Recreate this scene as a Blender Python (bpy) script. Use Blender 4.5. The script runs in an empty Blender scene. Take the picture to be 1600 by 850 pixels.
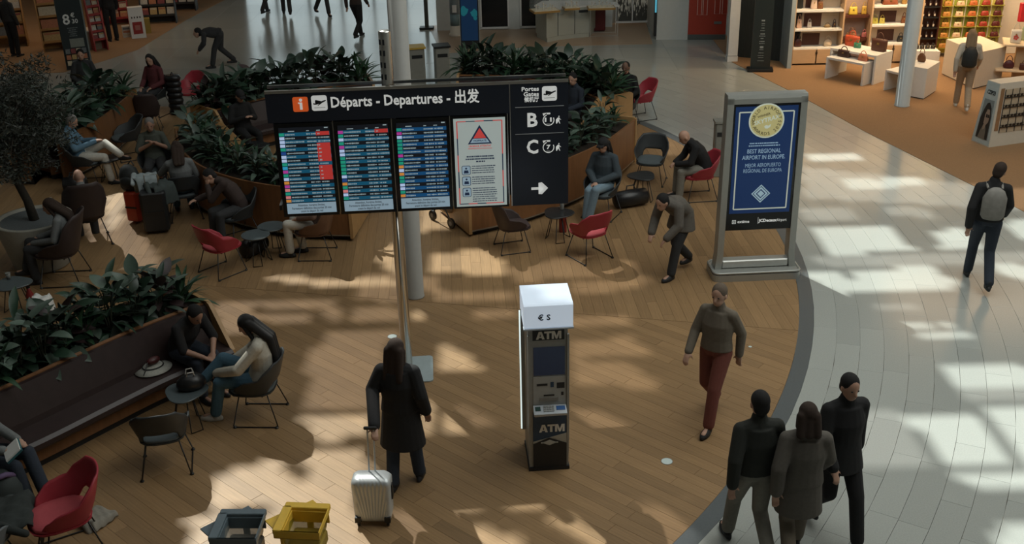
import bpy, bmesh, math, random
from mathutils import Vector, Matrix, Quaternion, noise
random.seed(7)
SC = bpy.context.scene
COL = SC.collection
R = math.radians

# ------------------------------------------------------------------ camera
F_PX, PITCH, ROLL, EYE = 1700.0, R(24.6), R(-1.3), 6.7
_fw = Vector((0, math.cos(PITCH), -math.sin(PITCH)))
_r0 = Vector((1, 0, 0)); _u0 = _r0.cross(_fw)
CR = _r0 * math.cos(ROLL) + _u0 * math.sin(ROLL)
CU = _u0 * math.cos(ROLL) - _r0 * math.sin(ROLL)
cam_d = bpy.data.cameras.new('camera'); cam = bpy.data.objects.new('camera', cam_d); COL.objects.link(cam)
cam_d.sensor_fit = 'HORIZONTAL'; cam_d.sensor_width = 36.0; cam_d.lens = 36.0 * F_PX / 1600.0
cam_d.clip_start = 0.1; cam_d.clip_end = 200
cam.matrix_world = Matrix(((CR.x, CU.x, -_fw.x, 0), (CR.y, CU.y, -_fw.y, 0), (CR.z, CU.z, -_fw.z, EYE), (0, 0, 0, 1)))
SC.camera = cam

# ------------------------------------------------------------------ world, sun, lamps, exposure
w = bpy.data.worlds.new('world'); SC.world = w; w.use_nodes = True
bg = w.node_tree.nodes['Background']; bg.inputs[0].default_value = (0.86, 0.97, 1.0, 1); bg.inputs[1].default_value = 1.3
SUN_AZ, SUN_EL = R(-59.0), R(50.0)
SUN_DIR = Vector((math.cos(SUN_AZ) * math.cos(SUN_EL), math.sin(SUN_AZ) * math.cos(SUN_EL), -math.sin(SUN_EL)))
sl = bpy.data.lights.new('sun', 'SUN'); so = bpy.data.objects.new('sun', sl); COL.objects.link(so)
sl.energy = 7.0; sl.color = (1.0, 0.96, 0.89); sl.angle = R(0.75)
so.rotation_euler = SUN_DIR.to_track_quat('-Z', 'Y').to_euler(); so.location = (-10, 30, 25)
def area(name, loc, size, power, color, target=None):
    l = bpy.data.lights.new(name, 'AREA'); o = bpy.data.objects.new(name, l); COL.objects.link(o)
    l.shape = 'RECTANGLE'; l.size, l.size_y = size; l.energy = power; l.color = color; o.location = loc
    if target is not None:
        o.rotation_euler = (Vector(target) - Vector(loc)).to_track_quat('-Z', 'Y').to_euler()
    return o
area('hall_fill', (7, 11, 11.3), (11, 12), 1000, (0.97, 1.0, 0.95))  # added fill without a fixture, standing in for diffuse daylight from above
area('hall_fill', (-3.5, 14, 11.3), (8, 14), 170, (0.97, 1.0, 0.96))  # second added fill, weaker, to keep the left half darker
area('bag_shop_lamp', (8.6, 25.2, 3.6), (3.2, 0.3), 150, (1.0, 0.70, 0.40), (8.6, 26.9, 0.9))
area('bag_shop_lamp', (11.6, 25.6, 3.6), (2.4, 0.3), 120, (1.0, 0.70, 0.40), (11.6, 27.0, 0.8))
area('bag_shop_lamp', (11.0, 22.5, 4.6), (5.0, 3.0), 85, (1.0, 0.62, 0.32))
area('news_shop_lamp', (-12.5, 31.5, 4.2), (6.0, 3.0), 50, (1.0, 0.70, 0.45))
area('jewel_shop_lamp', (1.0, 32.6, 4.2), (6.0, 1.5), 60, (1.0, 0.78, 0.55))
SC.view_settings.view_transform = 'Standard'; SC.view_settings.look = 'None'
SC.view_settings.exposure = 0.0; SC.view_settings.gamma = 1.0; SC.view_settings.use_curve_mapping = False
try: SC.cycles.use_denoising = True; SC.cycles.max_bounces = 6; SC.cycles.diffuse_bounces = 3; SC.cycles.glossy_bounces = 3; SC.cycles.transparent_max_bounces = 8
except Exception: pass

# ------------------------------------------------------------------ helpers
def at(px, py, z=0.0):
    """point of the place at height z seen at a pixel of the photograph"""
    d = _fw * F_PX + CR * (px - 800) - CU * (py - 425)
    return Vector((0, 0, EYE)) + d * ((z - EYE) / d.z)
MATS = {}
def mat(name, col, rough=0.6, metal=0.0, var=0.12, scale=14.0, emit=0.0, bump=0.0, spec=0.5, trans=0.0, stretch=(1, 1, 1), coat=0.0):
    if name in MATS: return MATS[name]
    m = bpy.data.materials.new(name); m.use_nodes = True; n = m.node_tree; b = n.nodes['Principled BSDF']
    b.inputs['Roughness'].default_value = rough; b.inputs['Metallic'].default_value = metal
    b.inputs['Specular IOR Level'].default_value = spec; b.inputs['Transmission Weight'].default_value = trans
    b.inputs['Coat Weight'].default_value = coat
    tc = n.nodes.new('ShaderNodeTexCoord'); mp = n.nodes.new('ShaderNodeMapping'); nz = n.nodes.new('ShaderNodeTexNoise')
    mp.inputs['Scale'].default_value = stretch; nz.inputs['Scale'].default_value = scale; nz.inputs['Detail'].default_value = 4
    n.links.new(tc.outputs['Object'], mp.inputs[0]); n.links.new(mp.outputs[0], nz.inputs['Vector'])
    rp = n.nodes.new('ShaderNodeMapRange'); rp.inputs[3].default_value = 1 - var; rp.inputs[4].default_value = 1 + var
    n.links.new(nz.outputs['Fac'], rp.inputs[0])
    mx = n.nodes.new('ShaderNodeMix'); mx.data_type = 'RGBA'; mx.blend_type = 'MULTIPLY'; mx.inputs[0].default_value = 1
    mx.inputs[6].default_value = (*col, 1); n.links.new(rp.outputs[0], mx.inputs[7])
    n.links.new(mx.outputs[2], b.inputs['Base Color'])
    if emit: n.links.new(mx.outputs[2], b.inputs['Emission Color']); b.inputs['Emission Strength'].default_value = emit
    if bump:
        bp = n.nodes.new('ShaderNodeBump'); bp.inputs['Strength'].default_value = bump; bp.inputs['Distance'].default_value = 0.01
        n.links.new(nz.outputs['Fac'], bp.inputs['Height']); n.links.new(bp.outputs[0], b.inputs['Normal'])
    MATS[name] = m
    return m
def tint_random(m, amount):
    """each object with this material gets its own slight brightness (planks, tiles, leaves)"""
    n = m.node_tree; b = n.nodes['Principled BSDF']; oi = n.nodes.new('ShaderNodeObjectInfo'); rp = n.nodes.new('ShaderNodeMapRange')
    rp.inputs[3].default_value = 1 - amount; rp.inputs[4].default_value = 1 + amount; n.links.new(oi.outputs['Random'], rp.inputs[0])
    src = b.inputs['Base Color'].links[0].from_socket
    mx = n.nodes.new('ShaderNodeMix'); mx.data_type = 'RGBA'; mx.blend_type = 'MULTIPLY'; mx.inputs[0].default_value = 1
    n.links.new(src, mx.inputs[6]); n.links.new(rp.outputs[0], mx.inputs[7]); n.links.new(mx.outputs[2], b.inputs['Base Color'])
    return m
def tag(o, label=None, cat=None, group=None, kind=None):
    if label: o['label'] = label
    if cat: o['category'] = cat
    if group: o['group'] = group
    if kind: o['kind'] = kind
    return o
def thing(name, label, cat, loc=(0, 0, 0), rz=0.0, group=None):
    o = bpy.data.objects.new(name, None); COL.objects.link(o); o.empty_display_size = 0.1
    o.location = loc; o.rotation_euler = (0, 0, rz)
    return tag(o, label, cat, group)
def copy_tree(o, parent=None):
    c = o.copy(); COL.objects.link(c); c.parent = parent
    for ch in list(o.children): copy_tree(ch, c)
    return c
def put(src, label, loc, rz=0.0, group=None, scale=None):
    """a labelled copy of a thing with copies of its parts"""
    c = copy_tree(src); c.location = loc; c.rotation_euler = (src.rotation_euler.x, src.rotation_euler.y, rz); c['label'] = label
    if group: c['group'] = group
    if scale: c.scale = (scale,) * 3
    return c
class MB:
    """collects simple solids into one mesh"""
    def __init__(s): s.v = []; s.f = []; s.mi = []; s.cur = 0
    def add(s, vs, fs):
        k = len(s.v); s.v += [tuple(x) for x in vs]
        for f in fs: s.f.append([i + k for i in f]); s.mi.append(s.cur)
        return s
    def box(s, c, d, rz=0.0, rot=None, taper=1.0):
        hx, hy, hz = d[0] / 2, d[1] / 2, d[2] / 2
        M = rot if rot is not None else Matrix.Rotation(rz, 3, 'Z'); c = Vector(c); vs = []
        for z, t in ((-hz, 1.0), (hz, taper)):
            for x, y in ((-hx, -hy), (hx, -hy), (hx, hy), (-hx, hy)): vs.append(c + M @ Vector((x * t, y * t, z)))
        return s.add(vs, [(3, 2, 1, 0), (4, 5, 6, 7), (0, 1, 5, 4), (1, 2, 6, 5), (2, 3, 7, 6), (3, 0, 4, 7)])
    def rbox(s, c, d, r=0.02, rz=0.0, rot=None):
        """box with bevelled vertical edges and a chamfered top"""
        hx, hy, hz = d[0] / 2, d[1] / 2, d[2] / 2; M = rot if rot is not None else Matrix.Rotation(rz, 3, 'Z'); c = Vector(c)
        def ring(ix, z):
            a, b = hx - ix, hy - ix; q = max(r - ix, r * 0.4)
            p = [(-a + q, -b), (a - q, -b), (a, -b + q), (a, b - q), (a - q, b), (-a + q, b), (-a, b - q), (-a, -b + q)]
            return [c + M @ Vector((x, y, z)) for x, y in p]
        rr = [ring(r * 0.5, -hz), ring(0, -hz + r * 0.5), ring(0, hz - r * 0.5), ring(r * 0.5, hz)]
        return s.rings(rr)
    def rings(s, rr, cap=True, closed=True):
        n = len(rr[0]); vs = [p for r_ in rr for p in r_]; fs = []
        for i in range(len(rr) - 1):
            for j in range(n if closed else n - 1):
                a, b = i * n + j, i * n + (j + 1) % n
                fs.append((a, b, b + n, a + n))
        if cap: fs.append(tuple(range(n - 1, -1, -1))); fs.append(tuple(range((len(rr) - 1) * n, len(rr) * n)))
        return s.add(vs, fs)
    def prism(s, poly, z0, z1, M=None):
        M = M or Matrix.Identity(4)
        return s.rings([[M @ Vector((x, y, z0)) for x, y in poly], [M @ Vector((x, y, z1)) for x, y in poly]])
    def lathe(s, prof, n=24, c=(0, 0, 0), sx=1.0, sy=1.0):
        c = Vector(c)
        return s.rings([[c + Vector((r_ * sx * math.cos(2 * math.pi * j / n), r_ * sy * math.sin(2 * math.pi * j / n), z)) for j in range(n)] for r_, z in prof])
    def tube(s, pts, r=0.01, n=8, closed=False):
        pts = [Vector(p) for p in pts]; rr = []; m = len(pts); up = None
        for i, p in enumerate(pts):
            if closed: d = (pts[(i + 1) % m] - pts[i - 1])
            else: d = (pts[min(i + 1, m - 1)] - pts[max(i - 1, 0)])
            d.normalize()
            if up is None: up = Vector((0, 0, 1)) if abs(d.z) < 0.9 else Vector((1, 0, 0))
            a = d.cross(up).normalized(); up = a.cross(d).normalized()
            q = r[i] if isinstance(r, (list, tuple)) else r
            rr.append([p + (a * math.cos(t) + up * math.sin(t)) * q for t in [2 * math.pi * j / n for j in range(n)]])
        if closed: rr.append(rr[0])
        return s.rings(rr, cap=not closed)
    def capsule(s, p, r1, q, r2, n=12):
        p, q = Vector(p), Vector(q); d = q - p; L = d.length
        if L < 1e-6: d = Vector((0, 0, 1)); L = 1e-6
        d.normalize(); a = d.orthogonal().normalized(); b = d.cross(a); rr = []
        for c, rad, sg, ks in ((p, r1, -1, (0.98, 0.75, 0.4, 0.0)), (q, r2, 1, (0.0, 0.4, 0.75, 0.98))):
            for k in ks:
                h = math.sqrt(max(0, 1 - k * k)); rr.append([c + d * (sg * k * rad) + (a * math.cos(t) + b * math.sin(t)) * (rad * h) for t in [2 * math.pi * j / n for j in range(n)]])
        return s.rings(rr)
    def ell(s, c, rad, M=None, n=16, m=10):
        M = M or Matrix.Identity(3); c = Vector(c); rr = []
        for i in range(m + 1):
            a = -math.pi / 2 + math.pi * (0.03 + 0.94 * i / m)
            rr.append([c + M @ Vector((rad[0] * math.cos(a) * math.cos(t), rad[1] * math.cos(a) * math.sin(t), rad[2] * math.sin(a))) for t in [2 * math.pi * j / n for j in range(n)]])
        return s.rings(rr)
    def quad(s, a, b, c, d): return s.add([a, b, c, d], [(0, 1, 2, 3)])
    def mesh(s, name, mats, smooth=False):
        me = bpy.data.meshes.new(name); me.from_pydata(s.v, [], s.f)
        for m in (mats if isinstance(mats, (list, tuple)) else [mats]): me.materials.append(m)
        me.polygons.foreach_set('material_index', s.mi)
        if smooth: me.polygons.foreach_set('use_smooth', [True] * len(s.f))
        me.update(); return me
    def build(s, name, mats, parent=None, smooth=False, loc=None, rz=None):
        o = bpy.data.objects.new(name, s.mesh(name, mats, smooth)); COL.objects.link(o)
        if parent is not None: o.parent = parent
        if loc is not None: o.location = loc
        if rz is not None: o.rotation_euler = (0, 0, rz)
        return o
def obj(name, me, parent=None, loc=None, rot=None, scale=None):
    o = bpy.data.objects.new(name, me); COL.objects.link(o)
    if parent is not None: o.parent = parent
    if loc is not None: o.location = loc
    if rot is not None: o.rotation_euler = rot
    if scale is not None: o.scale = scale
    return o
def rounded(wd, ht, r, n=4):
    p = []
    for cx, cy, a0 in ((wd / 2 - r, ht / 2 - r, 0), (-wd / 2 + r, ht / 2 - r, 90), (-wd / 2 + r, -ht / 2 + r, 180), (wd / 2 - r, -ht / 2 + r, 270)):
        for i in range(n + 1):
            a = R(a0 + 90 * i / n); p.append((cx + r * math.cos(a), cy + r * math.sin(a)))
    return p
UPRIGHT = Matrix(((1, 0, 0, 0), (0, 0, -1, 0), (0, 1, 0, 0), (0, 0, 0, 1)))   # lays an x/y drawing upright in x/z, facing -y
def upright(x, y, z): return Matrix.Translation((x, y, z)) @ UPRIGHT
def text_mesh(body, size, mat_, name='lettering', parent=None, M=None, align='CENTER', bold=0.0, ext=0.002, line=1.0, shear=0.0, sx=1.0):
    cu = bpy.data.curves.new(name, 'FONT'); cu.body = body; cu.size = size; cu.align_x = align; cu.align_y = 'CENTER'
    cu.offset = bold; cu.extrude = ext; cu.space_line = line; cu.resolution_u = 2; cu.shear = shear
    t = bpy.data.objects.new(name, cu); COL.objects.link(t)
    bpy.context.view_layer.update()
    me = bpy.data.meshes.new_from_object(t.evaluated_get(bpy.context.evaluated_depsgraph_get()))
    bpy.data.objects.remove(t); bpy.data.curves.remove(cu)
    me.name = name; me.materials.clear(); me.materials.append(mat_)
    M = (M or Matrix.Identity(4)) @ Matrix.Diagonal((sx, 1, 1, 1))
    me.transform(M)
    return obj(name, me, parent)
def remesh(me_in, voxel, smooth_it=3):
    """fuses overlapping solids into one continuous surface"""
    t = bpy.data.objects.new('tmp', me_in); COL.objects.link(t)
    r_ = t.modifiers.new('r', 'REMESH'); r_.mode = 'VOXEL'; r_.voxel_size = voxel; r_.use_smooth_shade = True
    if smooth_it:
        s_ = t.modifiers.new('s', 'SMOOTH'); s_.factor = 0.5; s_.iterations = smooth_it
    bpy.context.view_layer.update()
    me = bpy.data.meshes.new_from_object(t.evaluated_get(bpy.context.evaluated_depsgraph_get()))
    bpy.data.objects.remove(t)
    return me

# ------------------------------------------------------------------ materials used all over
WOODF = mat('oak_planks', (0.275, 0.170, 0.082), rough=0.42, var=0.34, scale=5.0, stretch=(0.5, 9, 9), spec=0.35)
tint_random(WOODF, 0.12)
def island_random(m, amount):
    n = m.node_tree; b = n.nodes['Principled BSDF']; g = n.nodes.new('ShaderNodeNewGeometry'); rp = n.nodes.new('ShaderNodeMapRange')
    rp.inputs[3].default_value = 1 - amount; rp.inputs[4].default_value = 1 + amount; n.links.new(g.outputs['Random Per Island'], rp.inputs[0])
    src = b.inputs['Base Color'].links[0].from_socket
    mx = n.nodes.new('ShaderNodeMix'); mx.data_type = 'RGBA'; mx.blend_type = 'MULTIPLY'; mx.inputs[0].default_value = 1
    n.links.new(src, mx.inputs[6]); n.links.new(rp.outputs[0], mx.inputs[7]); n.links.new(mx.outputs[2], b.inputs['Base Color'])
island_random(WOODF, 0.17)
STONE = mat('grey_terrazzo', (0.375, 0.395, 0.37), rough=0.18, var=0.16, scale=70, spec=0.6)
tint_random(STONE, 0.05); island_random(STONE, 0.05)
GROUT = mat('dark_grout', (0.10, 0.075, 0.05), rough=0.9)
STRIP = mat('dark_stone_strip', (0.10, 0.115, 0.12), rough=0.35, var=0.15, scale=40)
CARPET = mat('tan_shop_carpet', (0.30, 0.175, 0.085), rough=0.95, var=0.25, scale=60)
TANFL = mat('tan_stone', (0.42, 0.30, 0.20), rough=0.35, var=0.15, scale=60)
WHITEW = mat('white_wall', (0.55, 0.57, 0.55), rough=0.7, var=0.05)
BLUEW = mat('blue_grey_wall', (0.30, 0.37, 0.40), rough=0.7, var=0.05)
DARKW = mat('dark_slatted_wall', (0.030, 0.036, 0.034), rough=0.8, var=0.4, scale=10, stretch=(8, 8, 0.3))
REDW = mat('red_panel', (0.42, 0.045, 0.022), rough=0.55, var=0.06)
BLACK = mat('black_plastic', (0.012, 0.013, 0.014), rough=0.45, var=0.2)
BLACKG = mat('black_glass', (0.010, 0.011, 0.012), rough=0.15, var=0.1)
STEEL = mat('brushed_steel', (0.62, 0.61, 0.58), rough=0.28, metal=1.0, var=0.1, stretch=(1, 1, 30))
ALU = mat('pale_aluminium', (0.50, 0.52, 0.50), rough=0.42, metal=0.6, var=0.06)
PAINTC = mat('grey_column_paint', (0.36, 0.36, 0.34), rough=0.6, var=0.05)
WHITE = mat('white_paint', (0.72, 0.72, 0.70), rough=0.5, var=0.05)
CREAM = mat('cream_laminate', (0.66, 0.60, 0.50), rough=0.5, var=0.05)
def structure(o, label=None): return tag(o, label, None, None, 'structure')

# ------------------------------------------------------------------ floor: slab, border strip, oak planks, ring tiles
CC = Vector((-7.947, 16.052)); RO, RI = 12.37, 12.18
mb = MB(); mb.box((0, 19, -0.07), (60, 56, 0.1)); floor = structure(mb.build('floor', GROUT))
# line behind the planters where the oak stops
LA, LB = at(310, 168), at(985, 189)
Lt = (LB - LA).normalized(); Ln = Vector((Lt.y, -Lt.x))             # points to the kept side (towards the camera)
def clip(poly, p, nrm):
    """keeps the side of a convex polygon towards nrm"""
    out = []; m = len(poly)
    for i in range(m):
        a, b = poly[i], poly[(i + 1) % m]; da = (a - p).dot(nrm); db = (b - p).dot(nrm)
        if da >= 0: out.append(a)
        if (da >= 0) != (db >= 0): out.append(a + (b - a) * (da / (da - db)))
    return out
def clip_circle(poly, r):
    for _ in range(3):
        far = max(poly, key=lambda q: (q - CC).length) if poly else None
        if far is None or (far - CC).length <= r + 0.002: break
        d = (far - CC).normalized(); poly = clip(poly, CC + d * r, -d)
    return poly
S1, S2 = at(690, 474).to_2d(), at(1205, 513).to_2d(); Sd = (S2 - S1).normalized(); Sn = Vector((-Sd.y, Sd.x))   # seam; Sn points away from the camera
def in_view(p, pad=60):
    d = Vector((p.x, p.y, 0)) - Vector((0, 0, EYE)); z = d.dot(_fw)
    if z < 2.5: return False
    x, y = 800 + F_PX * d.dot(CR) / z, 425 - F_PX * d.dot(CU) / z
    return -pad < x < 1600 + pad and -pad < y < 850 + pad
PW, PL, GAP = 0.149, 1.75, 0.0011
planks = []
def lay(zone_sign, ang, rng):
    dx = Vector((math.cos(ang), math.sin(ang))); dy = Vector((-dx.y, dx.x)); o0 = S1
    for j in range(-140, 140):
        off = rng.random() * PL
        for i in range(-14, 14):
            c = o0 + dx * (i * PL + off) + dy * ((j + 0.5) * PW)
            if not in_view(c, 700) or (c - CC).length > RI + 1 or c.y > 25.5: continue
            hx, hy = PL / 2 - GAP, PW / 2 - GAP
            poly = [c + dx * a * hx + dy * b * hy for a, b in ((-1, -1), (1, -1), (1, 1), (-1, 1))]
            n0 = len(poly)
            q = clip(poly, S1 + Sn * (0.004 * zone_sign), Sn * zone_sign)
            if len(q) >= 3: q = clip(q, LA.to_2d(), Ln)
            if len(q) >= 3: q = clip_circle(q, RI - 0.004)
            if len(q) < 3: continue
            cen = sum(q, Vector((0, 0))) / len(q)
            planks.append((cen.length, c, ang, q, len(q) == 4 and all((a - b).length < 1e-6 for a, b in zip(q, poly))))
rng = random.Random(3)
A_FAR = R(-86.9); A_NEAR = R(-42.2)
lay(1, A_FAR, rng); lay(-1, A_NEAR, rng)
planks.sort(key=lambda t: t[0])
TOP = 0.0; DEP = -0.02
def chamfer_prism(mb, q, top, dep, ch=0.0014):
    m = len(q); cen = sum(q, Vector((0, 0))) / m
    ins = [p + (cen - p).normalized() * ch for p in q]
    return mb.rings([[Vector((p.x, p.y, dep)) for p in q], [Vector((p.x, p.y, top - ch)) for p in q], [Vector((p.x, p.y, top)) for p in ins]])
b = MB(); chamfer_prism(b, [Vector(v) for v in ((-PL / 2 + GAP, -PW / 2 + GAP), (PL / 2 - GAP, -PW / 2 + GAP), (PL / 2 - GAP, PW / 2 - GAP), (-PL / 2 + GAP, PW / 2 - GAP))], 0, DEP)
PLANK_ME = b.mesh('plank', WOODF)
def turn(p, a): c, s_ = math.cos(-a), math.sin(-a); return Vector((c * p.x - s_ * p.y, s_ * p.x + c * p.y))
def orient(q):
    ar = sum(q[i].x * q[(i + 1) % len(q)].y - q[(i + 1) % len(q)].x * q[i].y for i in range(len(q)))
    return q if ar > 0 else q[::-1]
rest = {A_FAR: MB(), A_NEAR: MB()}; k = 0
def plank_seen(c): return in_view(c, 20)
for d_, c, ang, q, full in planks:
    if k < 290 and plank_seen(c):
        k += 1
        if full: obj('plank', PLANK_ME, floor, (c.x, c.y, rng.uniform(-0.0006, 0.0004)), (0, 0, ang))
        else:
            b = MB(); chamfer_prism(b, orient([turn(p - c, ang) for p in q]), 0, DEP); b.build('plank', WOODF, floor, loc=(c.x, c.y, 0), rz=ang)
    else: chamfer_prism(rest[ang], orient([turn(p, ang) for p in q]), rng.uniform(-0.0006, 0.0004), DEP)
for ang, b in rest.items(): tag(b.build('planks_beyond', WOODF, floor, rz=ang), kind='stuff')
# dark curved strip between oak and stone
b = MB(); a0, a1 = R(-62), R(36); n = 90
for (r0, r1, z) in ((RI, RO, 0.002),):
    inn = [[Vector((CC.x + r * math.cos(a0 + (a1 - a0) * i / n), CC.y + r * math.sin(a0 + (a1 - a0) * i / n), zz)) for r, zz in ((r0, DEP), (r0, z), (r1, z), (r1, DEP))] for i in range(n + 1)]
    b.rings(inn)
structure(b.build('trim_1', STRIP))
# stone tiles in rings around the same centre
TWD, TLN = 0.292, 1.15
tiles = []
def shop_line(p):           # > 0 inside the right-hand shops
    A, B = at(1165, 108).to_2d(), at(1560, 310).to_2d(); d = (B - A).normalized(); return (p - A).dot(Vector((-d.y, d.x)))
for i in range(0, 30):
    r0 = RO + 0.003 + i * TWD; r1 = r0 + TWD - 0.003; rm = (r0 + r1) / 2
    off = rng.random() * TLN / rm
    na = int(R(105) / (TLN / rm))
    for j in range(na):
        aa = R(-68) + off + j * TLN / rm; ab = aa + (TLN - 0.002) / rm; am = (aa + ab) / 2
        c = CC + Vector((math.cos(am), math.sin(am))) * rm
        if not in_view(c, 600) or shop_line(c) > 0.25: continue
        q = [CC + Vector((math.cos(a), math.sin(a))) * r for r, a in ((r0, aa), (r1, aa), (r1, am), (r1, ab), (r0, ab), (r0, am))]
        tiles.append((c.length, c, q))
tiles.sort(key=lambda t: t[0]); b2 = MB()
for k, (d_, c, q) in enumerate(tiles):
    if k < 290: b = MB(); chamfer_prism(b, [p - c for p in q], 0, DEP, 0.0015); b.build('tile', STONE, floor, loc=(c.x, c.y, rng.uniform(-0.0003, 0.0002)))
    else: chamfer_prism(b2, q, 0, DEP, 0.0015)
tag(b2.build('tiles_beyond', STONE, floor), kind='stuff')
# the rest of the stone floor behind, in large slabs with tight joints
b3 = MB(); SL = 1.2
for i in range(-22, 16):
    for j in range(-2, 30):
        c = Vector((i * SL, 15.0 + j * SL)); q = [c + Vector((x, y)) * (SL / 2 - 0.001) for x, y in ((-1, -1), (1, -1), (1, 1), (-1, 1))]
        if max((p - CC).length for p in q) < RO + 0.2 and min((p - LA.to_2d()).dot(Ln) for p in q) > -0.01: continue
        if c.x > 9.5 or c.x < -17: continue
        low = -0.006 if (min((p - CC).length for p in q) < RO + 8 and c.y < 28) else 0.0
        if low < 0 and min((p - LA.to_2d()).dot(Ln) for p in q) < -0.01 : 
            q = clip(q, LA.to_2d() - Ln * 0.004, -Ln) if (c - CC).length < RO + 1.0 else q
            low = -0.0035
        if len(q) >= 3: chamfer_prism(b3, orient(q), low, DEP, 0.0008)
tag(b3.build('slabs_beyond', STONE, floor), kind='stuff')
def flat(name, pts, m, z=0.004, dep=0.02):
    b = MB(); b.prism(orient([Vector((p[0], p[1])) for p in pts]), z - dep, z); return structure(b.build(name, m))
P2 = lambda px, py: tuple(at(px, py).to_2d())
flat('floor', [(5.62, 27.1), P2(1165, 108), P2(1250, 150), P2(1350, 205), P2(1450, 255), P2(1560, 310), P2(1640, 352), (17, 14), (17, 30), (5.62, 30)], CARPET, 0.006)
flat('floor', [P2(690, 84), P2(740, 80), P2(835, 73), P2(1020, 69), (4.09, 32.2), (-2.3, 32.2)], TANFL, 0.005)
flat('floor', [P2(100, 113), P2(160, 96), P2(215, 78), P2(290, 32), (-9.3, 38), (-24, 38), (-24, 26)], CARPET, 0.005)

# ------------------------------------------------------------------ walls of the far side
def wall(name, a, b_, z0, z1, th, m, side=1):
    a, b_ = Vector(a), Vector(b_); d = b_ - a; n_ = Vector((-d.y, d.x)).normalized() * side
    q = [a, b_, b_ + n_ * th, a + n_ * th]; mb_ = MB(); mb_.prism(orient(q), z0, z1); return structure(mb_.build(name, m))
YB = 31.46
wb = wall('wall_back', (-2.0, YB), (3.05, YB), 0, 5.0, 0.3, WHITEW)
b = MB()
for x0, x1 in ((-0.72, 0.06), (0.42, 1.25)):     # dark shop windows
    b2_ = MB(); b2_.box(((x0 + x1) / 2, YB - 0.012, 1.13), (x1 - x0, 0.02, 2.1)); o = b2_.build('window_2', BLACKG, None); structure(o)
    f = MB()
    for xx in (x0, x1): f.box((xx, YB - 0.02, 1.13), (0.04, 0.05, 2.14))
    f.box(((x0 + x1) / 2, YB - 0.02, 0.06), (x1 - x0 + 0.04, 0.05, 0.05)); f.build('window_frame', WHITE, o)
wall('wall_back', (4.09, 29.68), (4.93, 29.60), 0, 5.0, 0.3, WHITEW)
wall('wall_back', (4.09, 29.68), (4.09, 31.9), 0, 5.0, 0.12, WHITEW, -1)
wall('wall_back', (2.95, 32.0), (4.2, 32.0), 0, 5.0, 0.2, WHITEW)
rw = wall('wall_back', (4.93, 29.62), (5.95, 29.52), 0.12, 5.0, 0.2, REDW)
structure((lambda m_: m_.prism(orient([Vector(v) for v in ((4.93, 29.60), (5.95, 29.50), (5.95, 29.75), (4.93, 29.75))]), 0, 0.14) or m_)(MB()).build('baseboard_back', mat('grey_plinth', (0.10, 0.11, 0.105), rough=0.5)))
wall('wall_back', (5.76, 27.6), (7.2, 26.75), 0, 5.0, 0.3, DARKW)
b = MB(); b.box((5.66, 27.15, 2.6), (0.24, 0.24, 4.9)); b.box((5.66, 27.15, 0.07), (0.26, 0.26, 0.14)); structure(b.build('trim_2', WHITE))
wall('wall_right', (6.93, 26.2), (6.93, 27.2), 0, 5.0, 0.10, BLUEW)
wall('wall_right', (6.83, 27.25), (17, 27.25), 0, 5.0, 0.3, CREAM)
wall('wall_right', (17, 27.2), (17, -6), 0, 5.0, 0.3, CREAM, -1)
wall('wall_left', (-24, 38), (-9.0, 38), 0, 5.0, 0.3, mat('news_shop_wall', (0.20, 0.13, 0.09), rough=0.8))
wall('wall_left', (-17.8, 41), (-17.8, -6), 0, 11.5, 0.3, WHITEW)
wall('wall_front', (-18, -6), (17, -6), 0, 11.5, 0.3, WHITEW, -1)
wall('wall_back', (-18, 41.1), (-14.6, 41.1), 0, 11.5, 0.3, WHITEW); wall('wall_back', (-1.3, 41.1), (17, 41.1), 0, 11.5, 0.3, WHITEW); wall('wall_back', (-14.7, 41.2), (-1.2, 41.2), 5.25, 11.5, 0.3, WHITEW); wall('wall_right', (17.2, 41), (17.2, -6), 5.0, 11.5, 0.3, WHITEW)
# white outline of the two figures on the red panel (flat print)
LINE = mat('pink_line', (0.72, 0.42, 0.36), rough=0.6)
def figure_outline(px, wd, skirt):
    base = Vector((px, 0, 0)); f = MB()
    if skirt: pts = [(-.16, 1.9), (-.34, 1.15), (-.13, 1.15), (-.13, .42), (-.02, .42), (-.02, 1.15), (.02, 1.15), (.02, .42), (.13, .42), (.13, 1.15), (.34, 1.15), (.16, 1.9)]
    else: pts = [(-.28, 2.2), (-.28, 1.35), (-.17, 1.35), (-.17, .45), (-.03, .45), (-.03, 1.25), (.03, 1.25), (.03, .45), (.17, .45), (.17, 1.35), (.28, 1.35), (.28, 2.2)]
    d = Vector((1.02, -0.10, 0)).normalized()
    f.tube([Vector((4.93, 29.605, 0)) + d * (px + x) + Vector((0, -0.012, z + 0.25)) for x, z in pts], 0.011, 6)
    f.build('outline', LINE, rw)
figure_outline(0.36, .3, True); figure_outline(0.86, .3, False)
b = MB(); b.box((5.72, 29.53, 0.46), (0.2, 0.03, 0.07), R(-5.6)); b.build('vent', mat('grey_metal', (0.2, 0.2, 0.2), rough=0.5, metal=0.5), rw)
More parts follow.
